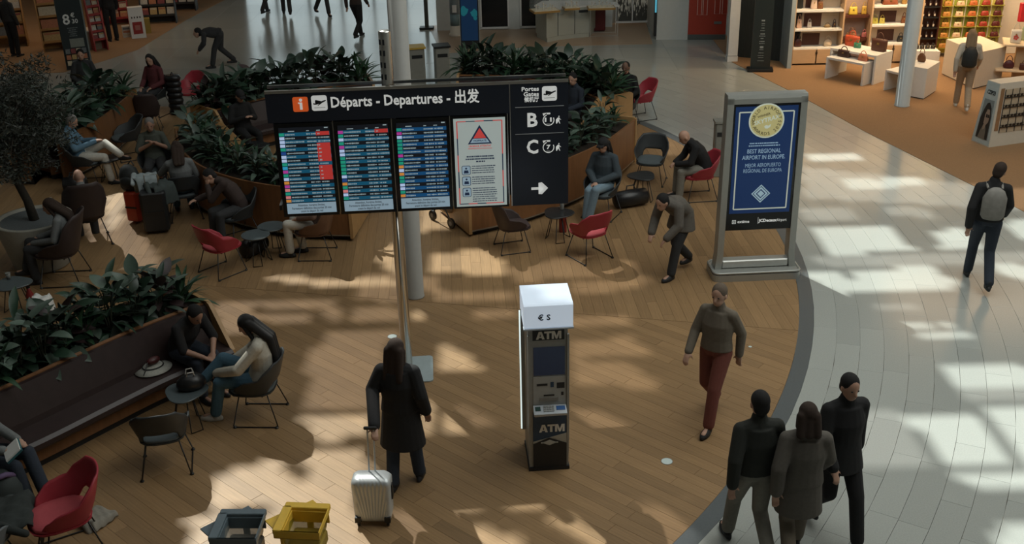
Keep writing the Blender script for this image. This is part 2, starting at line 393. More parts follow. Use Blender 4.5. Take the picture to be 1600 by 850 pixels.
# grass-print display windows between the shops
GRASSP = MATS.get('grass_print') or bpy.data.materials.new('grass_print'); GRASSP.use_nodes = True
def grass_nodes(m):
    n = m.node_tree; bs = n.nodes['Principled BSDF']; tc = n.nodes.new('ShaderNodeTexCoord'); sp = n.nodes.new('ShaderNodeSeparateXYZ'); n.links.new(tc.outputs['Object'], sp.inputs[0])
    mp = n.nodes.new('ShaderNodeMapping'); mp.inputs['Scale'].default_value = (26, 26, 5); nz = n.nodes.new('ShaderNodeTexNoise'); nz.inputs['Scale'].default_value = 1; nz.inputs['Detail'].default_value = 3
    n.links.new(tc.outputs['Object'], mp.inputs[0]); n.links.new(mp.outputs[0], nz.inputs['Vector'])
    ad = n.nodes.new('ShaderNodeMath'); ad.operation = 'MULTIPLY_ADD'; ad.inputs[1].default_value = -0.32; n.links.new(sp.outputs['Z'], ad.inputs[0]); n.links.new(nz.outputs['Fac'], ad.inputs[2])
    cr = n.nodes.new('ShaderNodeValToRGB'); cr.color_ramp.elements[0].position = 0.27; cr.color_ramp.elements[0].color = (0.42, 0.40, 0.33, 1); cr.color_ramp.elements[1].position = 0.31; cr.color_ramp.elements[1].color = (0.03, 0.03, 0.025, 1)
    n.links.new(ad.outputs[0], cr.inputs[0]); n.links.new(cr.outputs[0], bs.inputs['Base Color']); n.links.new(cr.outputs[0], bs.inputs['Emission Color']); bs.inputs['Emission Strength'].default_value = 0.12
grass_nodes(GRASSP)
for x0, x1 in ((3.16, 3.60), (3.63, 4.06)):
    b = MB(); b.box(((x0 + x1) / 2, 31.55, 1.25), (x1 - x0, 0.03, 2.2)); o = structure(b.build('window_3', GRASSP))
    f = MB(); f.box(((x0 + x1) / 2, 31.53, 0.12), (x1 - x0 + .03, 0.06, 0.05)); f.box((x0, 31.53, 1.25), (0.03, 0.06, 2.2)); f.build('window_frame', WHITE, o)
b = MB(); b.box((4.05, 29.72, 1.45), (0.06, 0.14, 2.7)); o = structure(b.build('trim_3', BLACK)); b = MB(); b.box((4.045, 29.64, 1.75), (0.045, 0.02, 2.0)); b.build('light_strip', mat('cyan_light', (0.10, 0.45, 0.60), emit=0.6), o)
# glazed front of the hall beyond the far edge of the picture
GLZ = bpy.data.materials.new('clear_glazing'); GLZ.use_nodes = True
_n = GLZ.node_tree; _n.nodes.remove(_n.nodes['Principled BSDF']); _t = _n.nodes.new('ShaderNodeBsdfTransparent'); _t.inputs[0].default_value = (0.92, 0.95, 0.95, 1); _n.links.new(_t.outputs[0], _n.nodes['Material Output'].inputs[0])
DIMGLZ = GLZ.copy(); DIMGLZ.name = 'sun_dimming_glazing'; DIMGLZ.node_tree.nodes['Transparent BSDF'].inputs[0].default_value = (0.55, 0.55, 0.55, 1)  # made-up grey glass that weakens the sun for the milder patches
fr = MB()
for i in range(12): fr.box((-14.5 + i * 1.2, 41, 2.6), (0.09, 0.16, 5.2))
for z in (0.05, 1.1, 2.6, 4.0, 5.2): fr.box((-8, 41, z), (13.4, 0.14, 0.09))
win = structure(fr.build('window_1', mat('dark_mullion', (0.06, 0.065, 0.07), rough=0.5)))
for i in range(11):
    b = MB(); b.box((-13.9 + i * 1.2, 41, 2.6), (1.12, 0.02, 5.1)); b.build('pane', GLZ, win)
# round columns
def column(name, c, r, h, m):
    b = MB(); b.lathe([(r * 1.06, 0), (r * 1.06, 0.02), (r, 0.03), (r, h)], 28); o = b.build(name, m, smooth=True, loc=c); return o
structure(column('trim_4', at(649, 463), 0.124, 11.4, PAINTC)); structure(column('trim_5', at(1409, 165), 0.155, 11.4, mat('pale_blue_column', (0.46, 0.52, 0.54), rough=0.5, var=0.04)))

# ------------------------------------------------------------------ unseen roof; skylight openings shaped to cast the floor's sun patches
ZR = 11.6
def to_roof(px, py):
    p = at(px, py); k = ZR / -SUN_DIR.z; return (p.x - SUN_DIR.x * k, p.y - SUN_DIR.y * k)
CLEAR = [[(1262, 240), (1340, 238), (1350, 250), (1270, 254)], [(1315, 278), (1390, 282), (1405, 297), (1330, 295)], [(1375, 278), (1440, 278), (1448, 290), (1400, 288)],
 [(1263, 354), (1382, 351), (1431, 391), (1297, 399)], [(1456, 364), (1505, 355), (1530, 386), (1470, 391)], [(1570, 342), (1640, 342), (1640, 379), (1590, 375)],
 [(1326, 422), (1462, 416), (1501, 449), (1352, 455)], [(1260, 428), (1318, 425), (1349, 455), (1315, 461), (1278, 446)], [(1544, 410), (1640, 419), (1640, 446), (1580, 436)],
 [(1409, 503), (1454, 503), (1461, 514), (1418, 515)], [(1421, 519), (1459, 518), (1466, 529), (1430, 530)], [(1468, 503), (1490, 503), (1494, 513), (1474, 513)], [(1471, 518), (1510, 518), (1516, 525), (1478, 526)],
 [(1465, 575), (1596, 567), (1640, 600), (1500, 603)], [(1417, 654), (1521, 652), (1587, 723), (1479, 727)], [(1540, 638), (1640, 628), (1640, 760), (1602, 722)], [(1497, 744), (1640, 736), (1640, 764), (1515, 765)], [(1554, 826), (1640, 816), (1640, 900), (1580, 880)],
 [(329, 750), (384, 724), (453, 720), (450, 790), (386, 792), (329, 802)], [(290, 802), (560, 792), (590, 880), (300, 890)], [(473, 699), (557, 702), (583, 734), (557, 749), (475, 751)], [(470, 655), (581, 645), (581, 684), (498, 688)], [(453, 756), (554, 752), (556, 783), (453, 785)],
 [(655, 628), (679, 626), (679, 674), (655, 674)], [(695, 645), (706, 645), (726, 672), (697, 674)], [(709, 786), (759, 781), (759, 791), (744, 803), (717, 801)], [(773, 781), (838, 776), (850, 790), (788, 793)], [(867, 813), (897, 808), (950, 832), (960, 870), (912, 850)], [(730, 823), (800, 838), (840, 880), (726, 880)],
 [(640, 478), (670, 499), (640, 504)], [(694, 538), (725, 547), (759, 577), (731, 583), (688, 583), (685, 553)],
 [(678, 397), (757, 388), (790, 414), (792, 428), (745, 428), (674, 426)], [(655, 320), (735, 320), (740, 351), (655, 363)], [(592, 386), (640, 378), (640, 437), (594, 415)],
 [(397, 430), (552, 436), (640, 437), (640, 446), (467, 446)], [(160, 308), (205, 292), (203, 308), (188, 345), (170, 360)], [(277, 249), (303, 244), (298, 267), (285, 268)],
 [(430, 790), (560, 792), (560, 860), (430, 870)]]
MILD = [[(1250, 325), (1330, 325), (1340, 345), (1255, 345)], [(1380, 322), (1450, 325), (1462, 340), (1395, 337)], [(1369, 476), (1430, 472), (1432, 480), (1376, 483)], [(1500, 608), (1640, 602), (1640, 624), (1510, 628)],
 [(1250, 260), (1640, 300), (1640, 330), (1260, 310)], [(1260, 400), (1600, 395), (1640, 412), (1300, 418)], [(1290, 640), (1400, 640), (1450, 730), (1290, 730)],
 [(408, 474), (520, 470), (522, 481), (410, 485)], [(410, 491), (488, 486), (490, 503), (412, 504)], [(507, 486), (540, 482), (536, 503), (509, 503)], [(541, 485), (622, 481), (622, 500), (552, 503)], [(505, 518), (620, 514), (620, 530), (509, 533)],
 [(683, 458), (806, 454), (812, 471), (687, 473)], [(738, 486), (812, 484), (806, 498), (745, 497)], [(890, 495), (982, 493), (990, 510), (890, 510)], [(890, 532), (996, 525), (1010, 557), (890, 562)], [(890, 636), (960, 648), (1010, 680), (900, 668)],
 [(711, 634), (745, 640), (790, 668), (740, 660)], [(900, 440), (1010, 430), (1010, 450), (900, 460)], [(1030, 205), (1085, 222), (1100, 250), (1040, 240)], [(1000, 740), (1090, 735), (1100, 765), (1010, 775)], [(890, 560), (990, 570), (1040, 610), (900, 600)],
 [(960, 780), (1090, 800), (1110, 880), (1000, 860)], [(560, 430), (640, 425), (640, 470), (560, 470)], [(640, 430), (680, 430), (690, 455), (660, 455)], [(600, 560), (640, 600), (640, 640), (600, 640)], [(480, 540), (600, 530), (600, 640), (480, 640)],
 [(130, 330), (210, 330), (260, 420), (150, 420)], [(560, 800), (700, 790), (760, 870), (580, 880)], [(790, 420), (900, 400), (1000, 410), (990, 430), (800, 440)], [(330, 470), (400, 470), (400, 520), (340, 520)]]
def inside(x, y, poly):
    c = False; j = len(poly) - 1
    for i in range(len(poly)):
        if (poly[i][1] > y) != (poly[j][1] > y) and x < (poly[j][0] - poly[i][0]) * (y - poly[i][1]) / (poly[j][1] - poly[i][1]) + poly[i][0]: c = not c
        j = i
    return c
def boxed(polys): return [([to_roof(*p) for p in q]) for q in polys]
CP, MP = boxed(CLEAR), boxed(MILD)
def bb(q): xs = [p[0] for p in q]; ys = [p[1] for p in q]; return min(xs), max(xs), min(ys), max(ys)
CB, MBB = [bb(q) for q in CP], [bb(q) for q in MP]
def cell(x, y):
    for q, b_ in zip(CP, CB):
        if b_[0] <= x <= b_[1] and b_[2] <= y <= b_[3] and inside(x, y, q): return 2
    for q, b_ in zip(MP, MBB):
        if b_[0] <= x <= b_[1] and b_[2] <= y <= b_[3] and inside(x, y, q): return 1
    return 0
ST = 0.14; X0, X1, Y0, Y1 = -18.0, 8.0, 10.0, 38.0
solid, dimmed, clear = MB(), MB(), MB()
nx, ny = math.ceil((X1 - X0) / ST), math.ceil((Y1 - Y0) / ST)
for j in range(ny):
    y = Y0 + (j + 0.5) * ST; run = None
    for i in range(nx + 1):
        k = cell(X0 + (i + 0.5) * ST, y) if i < nx else -1
        if run is None: run = (i, k); continue
        if k != run[1]:
            xa, xb = X0 + run[0] * ST, X0 + i * ST
            (solid, dimmed, clear)[run[1]].box(((xa + xb) / 2, y, ZR), (xb - xa, ST, 0.02)); run = (i, k)
solid.box((-24, 19, ZR), (12, 60, 0.02)); solid.box((18, 19, ZR), (20, 60, 0.02)); solid.box((-5, 44.5, ZR), (26, 13, 0.02)); solid.box((-5, -0.5, ZR), (26, 21, 0.02))
ceil_o = structure(solid.build('ceiling', mat('ceiling_white', (0.5, 0.5, 0.48), rough=0.8)))
tag(dimmed.build('dim_patch_skylight', DIMGLZ, ceil_o), kind='stuff'); tag(clear.build('sun_patch_skylight', GLZ, ceil_o), kind='stuff')  # panes follow the wanted sun patches; the grey ones are added to dim them

# ------------------------------------------------------------------ lounge chairs
RED = mat('red_shell', (0.34, 0.030, 0.045), rough=0.45, var=0.08)
REDF = mat('red_seat_fabric', (0.44, 0.07, 0.085), rough=0.8, var=0.1)
CHAR = mat('charcoal_shell', (0.030, 0.034, 0.036), rough=0.55, var=0.15)
CHARF = mat('grey_seat_fabric', (0.075, 0.092, 0.098), rough=0.8, var=0.15)
BRSH = mat('dark_brown_shell', (0.040, 0.026, 0.024), rough=0.6, var=0.2)
BRSHF = mat('brown_seat_fabric', (0.055, 0.036, 0.034), rough=0.85, var=0.2)
WALN = mat('walnut_shell', (0.13, 0.065, 0.038), rough=0.45, var=0.25, scale=6, stretch=(8, 1, 1))
WIRE = mat('black_wire', (0.010, 0.010, 0.010), rough=0.4, var=0.05)
def shell_mesh(top=0.82, open_back=True):
    mb = MB(); NU, NV = 28, 9
    def rim(th):
        a = abs(th); pts = [(0, top), (38, top - 0.015), (52, top - 0.09), (66, 0.63), (95, 0.60), (118, 0.53), (132, 0.45)]
        for (a0, z0), (a1, z1) in zip(pts, pts[1:]):
            if a <= a1: t = (a - a0) / (a1 - a0); t = t * t * (3 - 2 * t); return z0 + (z1 - z0) * t
        return pts[-1][1]
    def low(th):
        a = abs(th)
        if not open_back: return 0.40
        if a < 34: return 0.545
        if a < 50: return 0.545 - 0.145 * (a - 34) / 16
        return 0.40
    def pos(th, z, off):
        h = (z - 0.40) / 0.42; a = R(th)
        rx = 0.235 + 0.085 * min(h * 1.6, 1) - 0.035 * max(0, h - 0.62); ry = 0.25 + 0.12 * h
        x = math.sin(a); y = -math.cos(a); n_ = (abs(x) ** 2.6 + abs(y) ** 2.6) ** (-1 / 2.6)
        return Vector((x * n_ * (rx - off), y * n_ * (ry - off) + 0.03, z))
    vs, fs = [], []
    for side in (0, 1):
        for i in range(NU + 1):
            th = -132 + 264 * i / NU
            for j in range(NV + 1):
                t = j / NV; z = low(th) + (rim(th) - low(th)) * t; vs.append(pos(th, z, 0.018 * side))
    K = (NU + 1) * (NV + 1); idx = lambda s, i, j: s * K + i * (NV + 1) + j
    for i in range(NU):
        for j in range(NV):
            fs.append((idx(0, i, j), idx(0, i + 1, j), idx(0, i + 1, j + 1), idx(0, i, j + 1))); fs.append((idx(1, i, j + 1), idx(1, i + 1, j + 1), idx(1, i + 1, j), idx(1, i, j)))
        fs.append((idx(0, i, NV), idx(0, i + 1, NV), idx(1, i + 1, NV), idx(1, i, NV))); fs.append((idx(1, i, 0), idx(1, i + 1, 0), idx(0, i + 1, 0), idx(0, i, 0)))
    for j in range(NV):
        fs.append((idx(1, 0, j), idx(0, 0, j), idx(0, 0, j + 1), idx(1, 0, j + 1))); fs.append((idx(0, NU, j), idx(1, NU, j), idx(1, NU, j + 1), idx(0, NU, j + 1)))
    return mb.add(vs, fs)
def seat_pan():
    mb = MB(); n = 20; rr = []
    for k, (z, s_) in enumerate(((0.385, 0.86), (0.392, 0.98), (0.41, 1.0))):
        rr.append([Vector((x * s_, y * s_, z)) for x, y in seat_out(n)])
    return mb.rings(rr)
def seat_out(n):
    p = []
    for i in range(n):
        a = 2 * math.pi * i / n; x, y = math.cos(a), math.sin(a); q = (abs(x) ** 3.2 + abs(y) ** 3.2) ** (-1 / 3.2)
        p.append((x * q * 0.245, y * q * 0.265 + 0.05))
    return p
def make_chair(label, shell_m, seat_m, top=0.82, open_back=True, group='lounge chairs of the waiting area'):
    t = thing('lounge_chair', label, 'chair', group=group)
    shell_mesh(top, open_back).build('back_shell', shell_m, t, True); seat_pan().build('seat_pan', shell_m, t)
    c = MB(); rr = [[Vector((x * s_, (y - 0.05) * s_ + 0.045, z)) for x, y in seat_out(20)] for z, s_ in ((0.411, 0.93), (0.43, 0.96), (0.448, 0.9), (0.455, 0.6))]
    c.rings(rr).build('seat_cushion', seat_m, t, True)
    for s in (-1, 1):
        f = MB(); f.tube([(s * 0.17, 0.17, 0.385), (s * 0.25, 0.255, 0.02), (s * 0.255, 0.235, 0.010), (s * 0.255, -0.235, 0.010), (s * 0.25, -0.255, 0.02), (s * 0.17, -0.15, 0.385)], 0.0075, 8)
        leg = f.build('sled_leg', WIRE, t, True)
        for y in (-0.24, 0.24):
            g = MB(); g.lathe([(0.022, 0.0), (0.022, 0.01), (0.012, 0.022)], 12, (s * 0.255, y, 0.001)); g.build('glide', WIRE, leg)
    b = MB(); b.tube([(-0.2, 0.12, 0.375), (0.2, 0.12, 0.375)], 0.007); b.tube([(-0.2, -0.1, 0.375), (0.2, -0.1, 0.375)], 0.007); b.build('cross_bar', WIRE, t)
    return t
G2 = lambda px, py, z=0: (lambda p: (p.x, p.y, 0))(at(px, py, z))
def face(dx, dy): return math.atan2(-dx, dy)
ch_black = make_chair('black lounge chair seen from behind in front of the brown sofa', CHAR, CHARF)
ch_black.location = G2(263, 727); ch_black.rotation_euler = (0, 0, face(-0.14, 0.6))
ch_red = make_chair('red lounge chair with dark clothes heaped beside it, nearest of the red chairs', RED, REDF)
ch_red.location = G2(116, 862); ch_red.rotation_euler = (0, 0, face(-0.86, -0.5)); ch_red.scale = (1.08,) * 3
ch_brown = make_chair('high dark brown lounge chair seen from behind with a bald man in it', BRSH, BRSHF, 0.98, False)
ch_brown.scale = (1.14,) * 3; ch_brown.location = G2(143, 378); ch_brown.rotation_euler = (0, 0, face(-0.45, 0.9))
CH = []
def chair(src, px, py, d, label, scale=None): c = put(src, label, G2(px, py), face(*d), scale=scale); CH.append(c); return c
chair(ch_black, 409, 650, (-1, 0.06), 'charcoal lounge chair holding a girl in a cream hoodie')
chair(ch_red, 348, 424, (0.62, 0.72), 'red lounge chair with its back to the front planter, near the sleeping man', 1.0)
chair(ch_brown, 104, 437, (-1, -0.05), 'brown lounge chair beside the big tree pot, holding a woman in grey', 1.12)
chair(ch_black, 205, 246, (-0.75, -0.45), 'empty black lounge chair by the far left planter')
chair(ch_black, 138, 286, (1, 0.1), 'black lounge chair holding the man in white trousers and blue shirt')
chair(ch_black, 250, 296, (0.25, -1), 'black lounge chair holding the grey-haired man beside the luggage')
chair(ch_black, 292, 338, (-0.35, 1), 'black lounge chair holding the person in a grey tee')
chair(ch_black, 376, 372, (-0.85, -0.75), 'black lounge chair holding the man asleep on his hand')
w_ch = make_chair('walnut-backed lounge chair under the departures board, holding a man in cream trousers', WALN, BRSHF, 0.92, False); w_ch.location = G2(497, 398); w_ch.rotation_euler = (0, 0, face(-1, 0.04)); CH.append(w_ch)
chair(ch_brown, 800, 388, (0.97, 0.25), 'empty dark brown lounge chair below the right end of the board', 0.92)
chair(ch_red, 921, 401, (-0.5, 0.8), 'red lounge chair facing the woman in jeans', 1.0)
chair(ch_black, 1016, 284, (-0.3, -1), 'empty charcoal lounge chair facing out beside the man in black')
chair(ch_red, 1092, 308, (-1, -0.1), 'red lounge chair holding the man in black', 1.0)
chair(ch_red, 1001, 184, (-0.9, -0.35), 'empty red lounge chair at the curved edge of the oak floor', 1.0)
chair(ch_red, 303, 171, (-0.5, -0.85), 'red lounge chair behind the plants at the far left', 1.0)
chair(ch_black, 940, 336, (-0.45, -0.9), 'black lounge chair holding the woman in a dark cap and jeans')
chair(ch_black, 597, 322, (0.3, -1), 'black lounge chair mostly hidden behind the departures board')
chair(ch_black, -4, 272, (0.9, 0.3), 'black lounge chair cut by the left edge, left of the tree trunk')
chair(ch_brown, 236, 205, (-0.2, 1), 'dark brown lounge chair holding the person in an ochre jacket', 0.9)
chair(ch_black, 975, 196, (-0.4, -0.9), 'black lounge chair among the plants holding a bald man')

chg = make_chair('pale grey lounge chair cut by the lower left corner', mat('pale_grey_shell', (0.17, 0.19, 0.20), rough=0.6), CHARF); chg.location = G2(-22, 905); chg.rotation_euler = (0, 0, face(0.2, 0.9))
# ------------------------------------------------------------------ side tables
TABT = mat('slate_table_top', (0.085, 0.105, 0.112), rough=0.22, var=0.1)
TABD = mat('dark_table_top', (0.022, 0.024, 0.026), rough=0.25, var=0.1)
def make_table(label, m, tri=True, r=0.235, h=0.45):
    t = thing('side_table', label, 'table', group='low side tables of the waiting area')
    n = 30; o = []
    for i in range(n):
        a = 2 * math.pi * i / n; q = r * (1 + (0.10 * math.cos(3 * a) if tri else 0)); o.append((q * math.cos(a), q * math.sin(a)))
    b = MB(); b.rings([[Vector((x * s_, y * s_, z)) for x, y in o] for z, s_ in ((h - 0.024, 0.95), (h - 0.012, 1.0), (h - 0.004, 1.0), (h, 0.985))]); b.build('table_top', m, t)
    for k in range(3):
        a = 2 * math.pi * k / 3 + 0.3; c, s_ = math.cos(a), math.sin(a); c2, s2 = math.cos(a + 0.7), math.sin(a + 0.7)
        f = MB(); f.tube([(0.10 * c, 0.10 * s_, h - 0.022), (0.20 * c, 0.20 * s_, 0.015), (0.205 * c, 0.205 * s_, 0.008), (0.20 * c2, 0.20 * s2, 0.008), (0.10 * c2, 0.10 * s2, h - 0.022)], 0.007); f.build('wire_leg', WIRE, t, True)
    b = MB(); b.lathe([(0.11, h - 0.04), (0.11, h - 0.022)], 16); b.build('hub', WIRE, t)
    return t
def at3(px, py, z): p = at(px, py, z); return (p.x, p.y, 0)
tab = make_table('slate grey side table with a black handbag, beside the brown sofa', TABT); tab.location = at3(290, 611, 0.45); tab.rotation_euler = (0, 0, 0.5)
put(tab, 'slate grey side table at the left edge behind the front planter', at3(20, 442, 0.45), 0.2)
rt = make_table('round grey side table by the sleeping man, bright reflection on top', TABT, False, 0.215, 0.46); rt.location = at3(399, 366, 0.46)
put(rt, 'round dark side table pushed against the planter behind the grey one', at3(424, 353, 0.46), 0.9)
td = make_table('black side table with a small bottle, beside the woman in jeans', TABD); td.location = at3(872, 332, 0.45)
put(td, 'black side table in front of the empty charcoal chair', at3(1003, 274, 0.45), 1.0)
put(td, 'black side table in front of the bench at the far left planter', at3(400, 226, 0.45), 2.0)
put(rt, 'grey side table with white cups behind the big tree pot', at3(98, 326, 0.46), 0.4)
put(td, 'black side table beside the man in white trousers', at3(170, 247, 0.45), 0.4)

# ------------------------------------------------------------------ curved planter benches
PWOOD = mat('planter_wood', (0.205, 0.092, 0.036), rough=0.45, var=0.32, scale=5, stretch=(4, 4, 0.6))
PCAP = mat('light_wood_edge', (0.42, 0.25, 0.105), rough=0.45, var=0.2, scale=8)
LEATH = mat('dark_brown_leather', (0.030, 0.017, 0.016), rough=0.42, var=0.3, scale=9, bump=0.15)
SOIL = mat('bark_soil', (0.022, 0.017, 0.012), rough=1.0, var=0.5, scale=60, bump=0.6)
KICK = mat('kick_strip', (0.42, 0.42, 0.40), rough=0.3, metal=0.9)
def curve_path(pts, per=5):
    P = [Vector(p) for p in pts]; P = [P[0] * 2 - P[1]] + P + [P[-1] * 2 - P[-2]]; out = []
    for i in range(1, len(P) - 2):
        for k in range(per):
            t = k / per; a, b, c, d = P[i - 1], P[i], P[i + 1], P[i + 2]
            out.append(0.5 * ((2 * b) + (c - a) * t + (2 * a - 5 * b + 4 * c - d) * t * t + (3 * b - a - 3 * c + d) * t ** 3))
    out.append(P[-2]); return out
def offset(path, d):
    out = []
    for i, p in enumerate(path):
        t = (path[min(i + 1, len(path) - 1)] - path[max(i - 1, 0)]).normalized(); out.append(p + Vector((-t.y, t.x)) * d)
    return out
HR = 0.88
def planter(label, pts, sign, trough=0.72, panels=(True, True), nseat=4, seat_col=LEATH):
    """pts: line of the board between plants and bench; sign: +1 bench on the left of the path, -1 on the right"""
    path = curve_path(pts); O = lambda d: offset(path, d * sign)
    c0 = path[len(path) // 2]; t = thing('planter_bench', label, 'planter', (c0.x, c0.y, 0), 0, None)
    def strip(name, m, prof, par=t, cut=None, smooth=False):
        """prof: (offset towards the bench, height) corners swept along the path"""
        offs = {d: O(d) for d, z in prof}; i0, i1 = cut or (0, len(path) - 1)
        b = MB(); rr = [[Vector((offs[d][i].x - c0.x, offs[d][i].y - c0.y, z)) for d, z in prof] for i in range(i0, i1 + 1)]
        if sign < 0: rr = [r_[::-1] for r_ in rr]
        return b.rings(rr).build(name, m, par, smooth)
    strip('plinth', BLACK, [(-trough + 0.08, 0), (0.36, 0), (0.36, 0.10), (-trough + 0.08, 0.10)])
    strip('planter_wall', PWOOD, [(-trough, 0.10), (-trough + 0.035, 0.10), (-trough + 0.035, HR), (-trough, HR)])
    strip('kick_strip', KICK, [(-trough - 0.006, 0.085), (-trough + 0.03, 0.085), (-trough + 0.03, 0.105), (-trough - 0.006, 0.105)])
    strip('soil', SOIL, [(-trough + 0.035, 0.70), (-0.03, 0.70), (-0.03, 0.80), (-trough + 0.035, 0.80)])
    strip('rim_board', PCAP if False else PWOOD, [(-0.03, 0.10), (0.045, 0.10), (0.03, HR), (0.0, HR + 0.015), (-0.03, HR)])
    strip('bench_base', PWOOD, [(0.05, 0.10), (0.42, 0.10), (0.42, 0.30), (0.05, 0.30)])
    n = len(path) - 1
    for k in range(nseat):
        i0, i1 = round(k * n / nseat), round((k + 1) * n / nseat)
        if i1 <= i0: continue
        strip('seat_cushion', seat_col, [(0.20, 0.30), (0.545, 0.30), (0.575, 0.335), (0.575, 0.39), (0.54, 0.425), (0.20, 0.435)], cut=(i0, i1), smooth=False)
        strip('back_cushion', seat_col, [(0.048, 0.42), (0.22, 0.42), (0.20, 0.50), (0.075, HR - 0.02), (0.036, HR - 0.01)], cut=(i0, i1))
    for flag, i in ((panels[0], 0), (panels[1], n)):
        if not flag: continue
        tt = (path[min(i + 1, n)] - path[max(i - 1, 0)]).normalized(); nn = Vector((-tt.y, tt.x)) * sign; out = -tt if i == 0 else tt
        prof = [(-trough - 0.02, 0.05), (-trough - 0.02, HR + 0.01), (-trough + 0.03, HR + 0.04), (0.05, HR + 0.04), (0.12, HR + 0.02), (0.18, HR - 0.05), (0.52, 0.40), (0.55, 0.05)]
        b = MB(); rr = []
        for e in (0.0, 0.05): rr.append([Vector((path[i].x - c0.x + nn.x * u + out.x * e, path[i].y - c0.y + nn.y * u + out.y * e, z)) for u, z in prof])
        if (sign > 0) != (i == 0): rr = rr[::-1]
        b.rings(rr).build('end_panel', PCAP, t)
    return path, O
pf, Of = planter('long curved planter with a brown leather bench along its front, nearest of the planters', [(-6.35, 8.95), (-5.9, 9.55), (-5.40, 10.12), (-4.92, 10.75), (-4.42, 11.38), (-3.80, 12.02)], -1, nseat=5)
pc, Oc = planter('curved wooden planter behind the departures board, left of the pole', offset(curve_path([(-6.15, 19.4), (-5.78, 18.3), (-5.2, 17.3), (-4.4, 16.55), (-3.5, 16.1), (-2.55, 15.95)], 2), 0.72), 1, nseat=4)
pb, Ob = planter('far planter with a bench facing the board, left of the white column', [(-5.72, 20.55), (-5.35, 20.95), (-4.78, 21.45), (-3.87, 22.05), (-2.85, 22.35)], -1, nseat=3)
pd, Od = planter('far planter with a bench, right of the white column', [(-1.02, 22.85), (-0.3, 22.75), (0.6, 22.3), (1.3, 21.6), (1.82, 20.75)], -1, nseat=3)
pe, Oe = planter('curved wooden planter behind the right end of the board', offset(curve_path([(-0.62, 16.02), (0.1, 16.4), (0.9, 17.1), (1.7, 18.1), (2.32, 19.3)], 2), 0.72), 1, nseat=4)
pa, Oa = planter('curved wooden planter at the far left behind the tree', offset(curve_path([(-9.1, 19.0), (-8.75, 18.9), (-8.35, 18.95), (-8.0, 19.35), (-7.78, 20.4), (-7.75, 22.2)], 2), 0.72), 1, nseat=3)

# ------------------------------------------------------------------ plants
LEAFA = tint_random(mat('dark_leaf', (0.020, 0.046, 0.028), rough=0.38, var=0.25, scale=20), 0.4)
LEAFB = tint_random(mat('strap_leaf', (0.026, 0.066, 0.032), rough=0.42, var=0.25, scale=20), 0.4)
LEAFC = tint_random(mat('grey_leaf', (0.070, 0.105, 0.080), rough=0.42, var=0.25, scale=20), 0.35)
LEAFR = tint_random(mat('plum_leaf', (0.040, 0.022, 0.022), rough=0.5, var=0.25, scale=20), 0.35)
STEMM = mat('plant_stem', (0.035, 0.040, 0.022), rough=0.8)
def leaf_mesh(L, W, bend, m, name='leaf', fold=0.25, n=6, tip=0.75):
    vs, fs = [], []
    for i in range(n + 1):
        t = i / n; w_ = W * 0.5 * (math.sin(math.pi * min(1, t ** tip)) ** 0.8 if 0 < t < 1 else 0.03)
        a = bend * t; y = L * (math.sin(a) / bend if bend > 0.01 else t); z = -L * ((1 - math.cos(a)) / bend if bend > 0.01 else 0)
        vs += [(-w_, y, z + fold * w_), (0, y, z), (w_, y, z + fold * w_)]
    for i in range(n):
        a = i * 3; fs += [(a, a + 1, a + 4, a + 3), (a + 1, a + 2, a + 5, a + 4)]
    return MB().add(vs, fs).mesh(name, m, True)
LM = {'broad': [leaf_mesh(0.26, 0.135, 0.7, LEAFA), leaf_mesh(0.21, 0.12, 0.4, LEAFA), leaf_mesh(0.24, 0.13, 0.8, LEAFC)],
      'strap': [leaf_mesh(0.42, 0.058, 1.1, LEAFB, fold=0.5, tip=1.1), leaf_mesh(0.36, 0.05, 0.6, LEAFB, fold=0.5, tip=1.1)],
      'lance': [leaf_mesh(0.34, 0.085, 0.9, LEAFA, fold=0.4, tip=0.9), leaf_mesh(0.30, 0.075, 0.5, LEAFC, fold=0.4, tip=0.9)],
      'grass': [leaf_mesh(0.34, 0.016, 1.3, LEAFB, fold=0.4), leaf_mesh(0.28, 0.014, 0.8, LEAFB, fold=0.4)],
      'plum': [leaf_mesh(0.25, 0.12, 0.6, LEAFR), leaf_mesh(0.22, 0.10, 0.4, LEAFR)]}
def leaf_xf(kind, i, n, rnd):
    a = i * 2.399963 + rnd.uniform(-0.4, 0.4); t = i / max(1, n - 1)
    if kind == 'strap': return (0.02 * math.cos(a), 0.02 * math.sin(a), 0.05 + 0.12 * t), (R(25 + 60 * t + rnd.uniform(-12, 12)), 0, a), rnd.uniform(0.8, 1.15)
    if kind == 'grass': return (0.03 * math.cos(a), 0.03 * math.sin(a), 0.03), (R(rnd.uniform(35, 85)), 0, a), rnd.uniform(0.8, 1.2)
    h = 0.06 + 0.34 * t; rr = 0.05 + 0.06 * rnd.random()
    return (rr * -math.sin(a), rr * math.cos(a), h), (R(-5 + 62 * t + rnd.uniform(-18, 18)), rnd.uniform(-0.5, 0.5), a), rnd.uniform(0.8, 1.2)
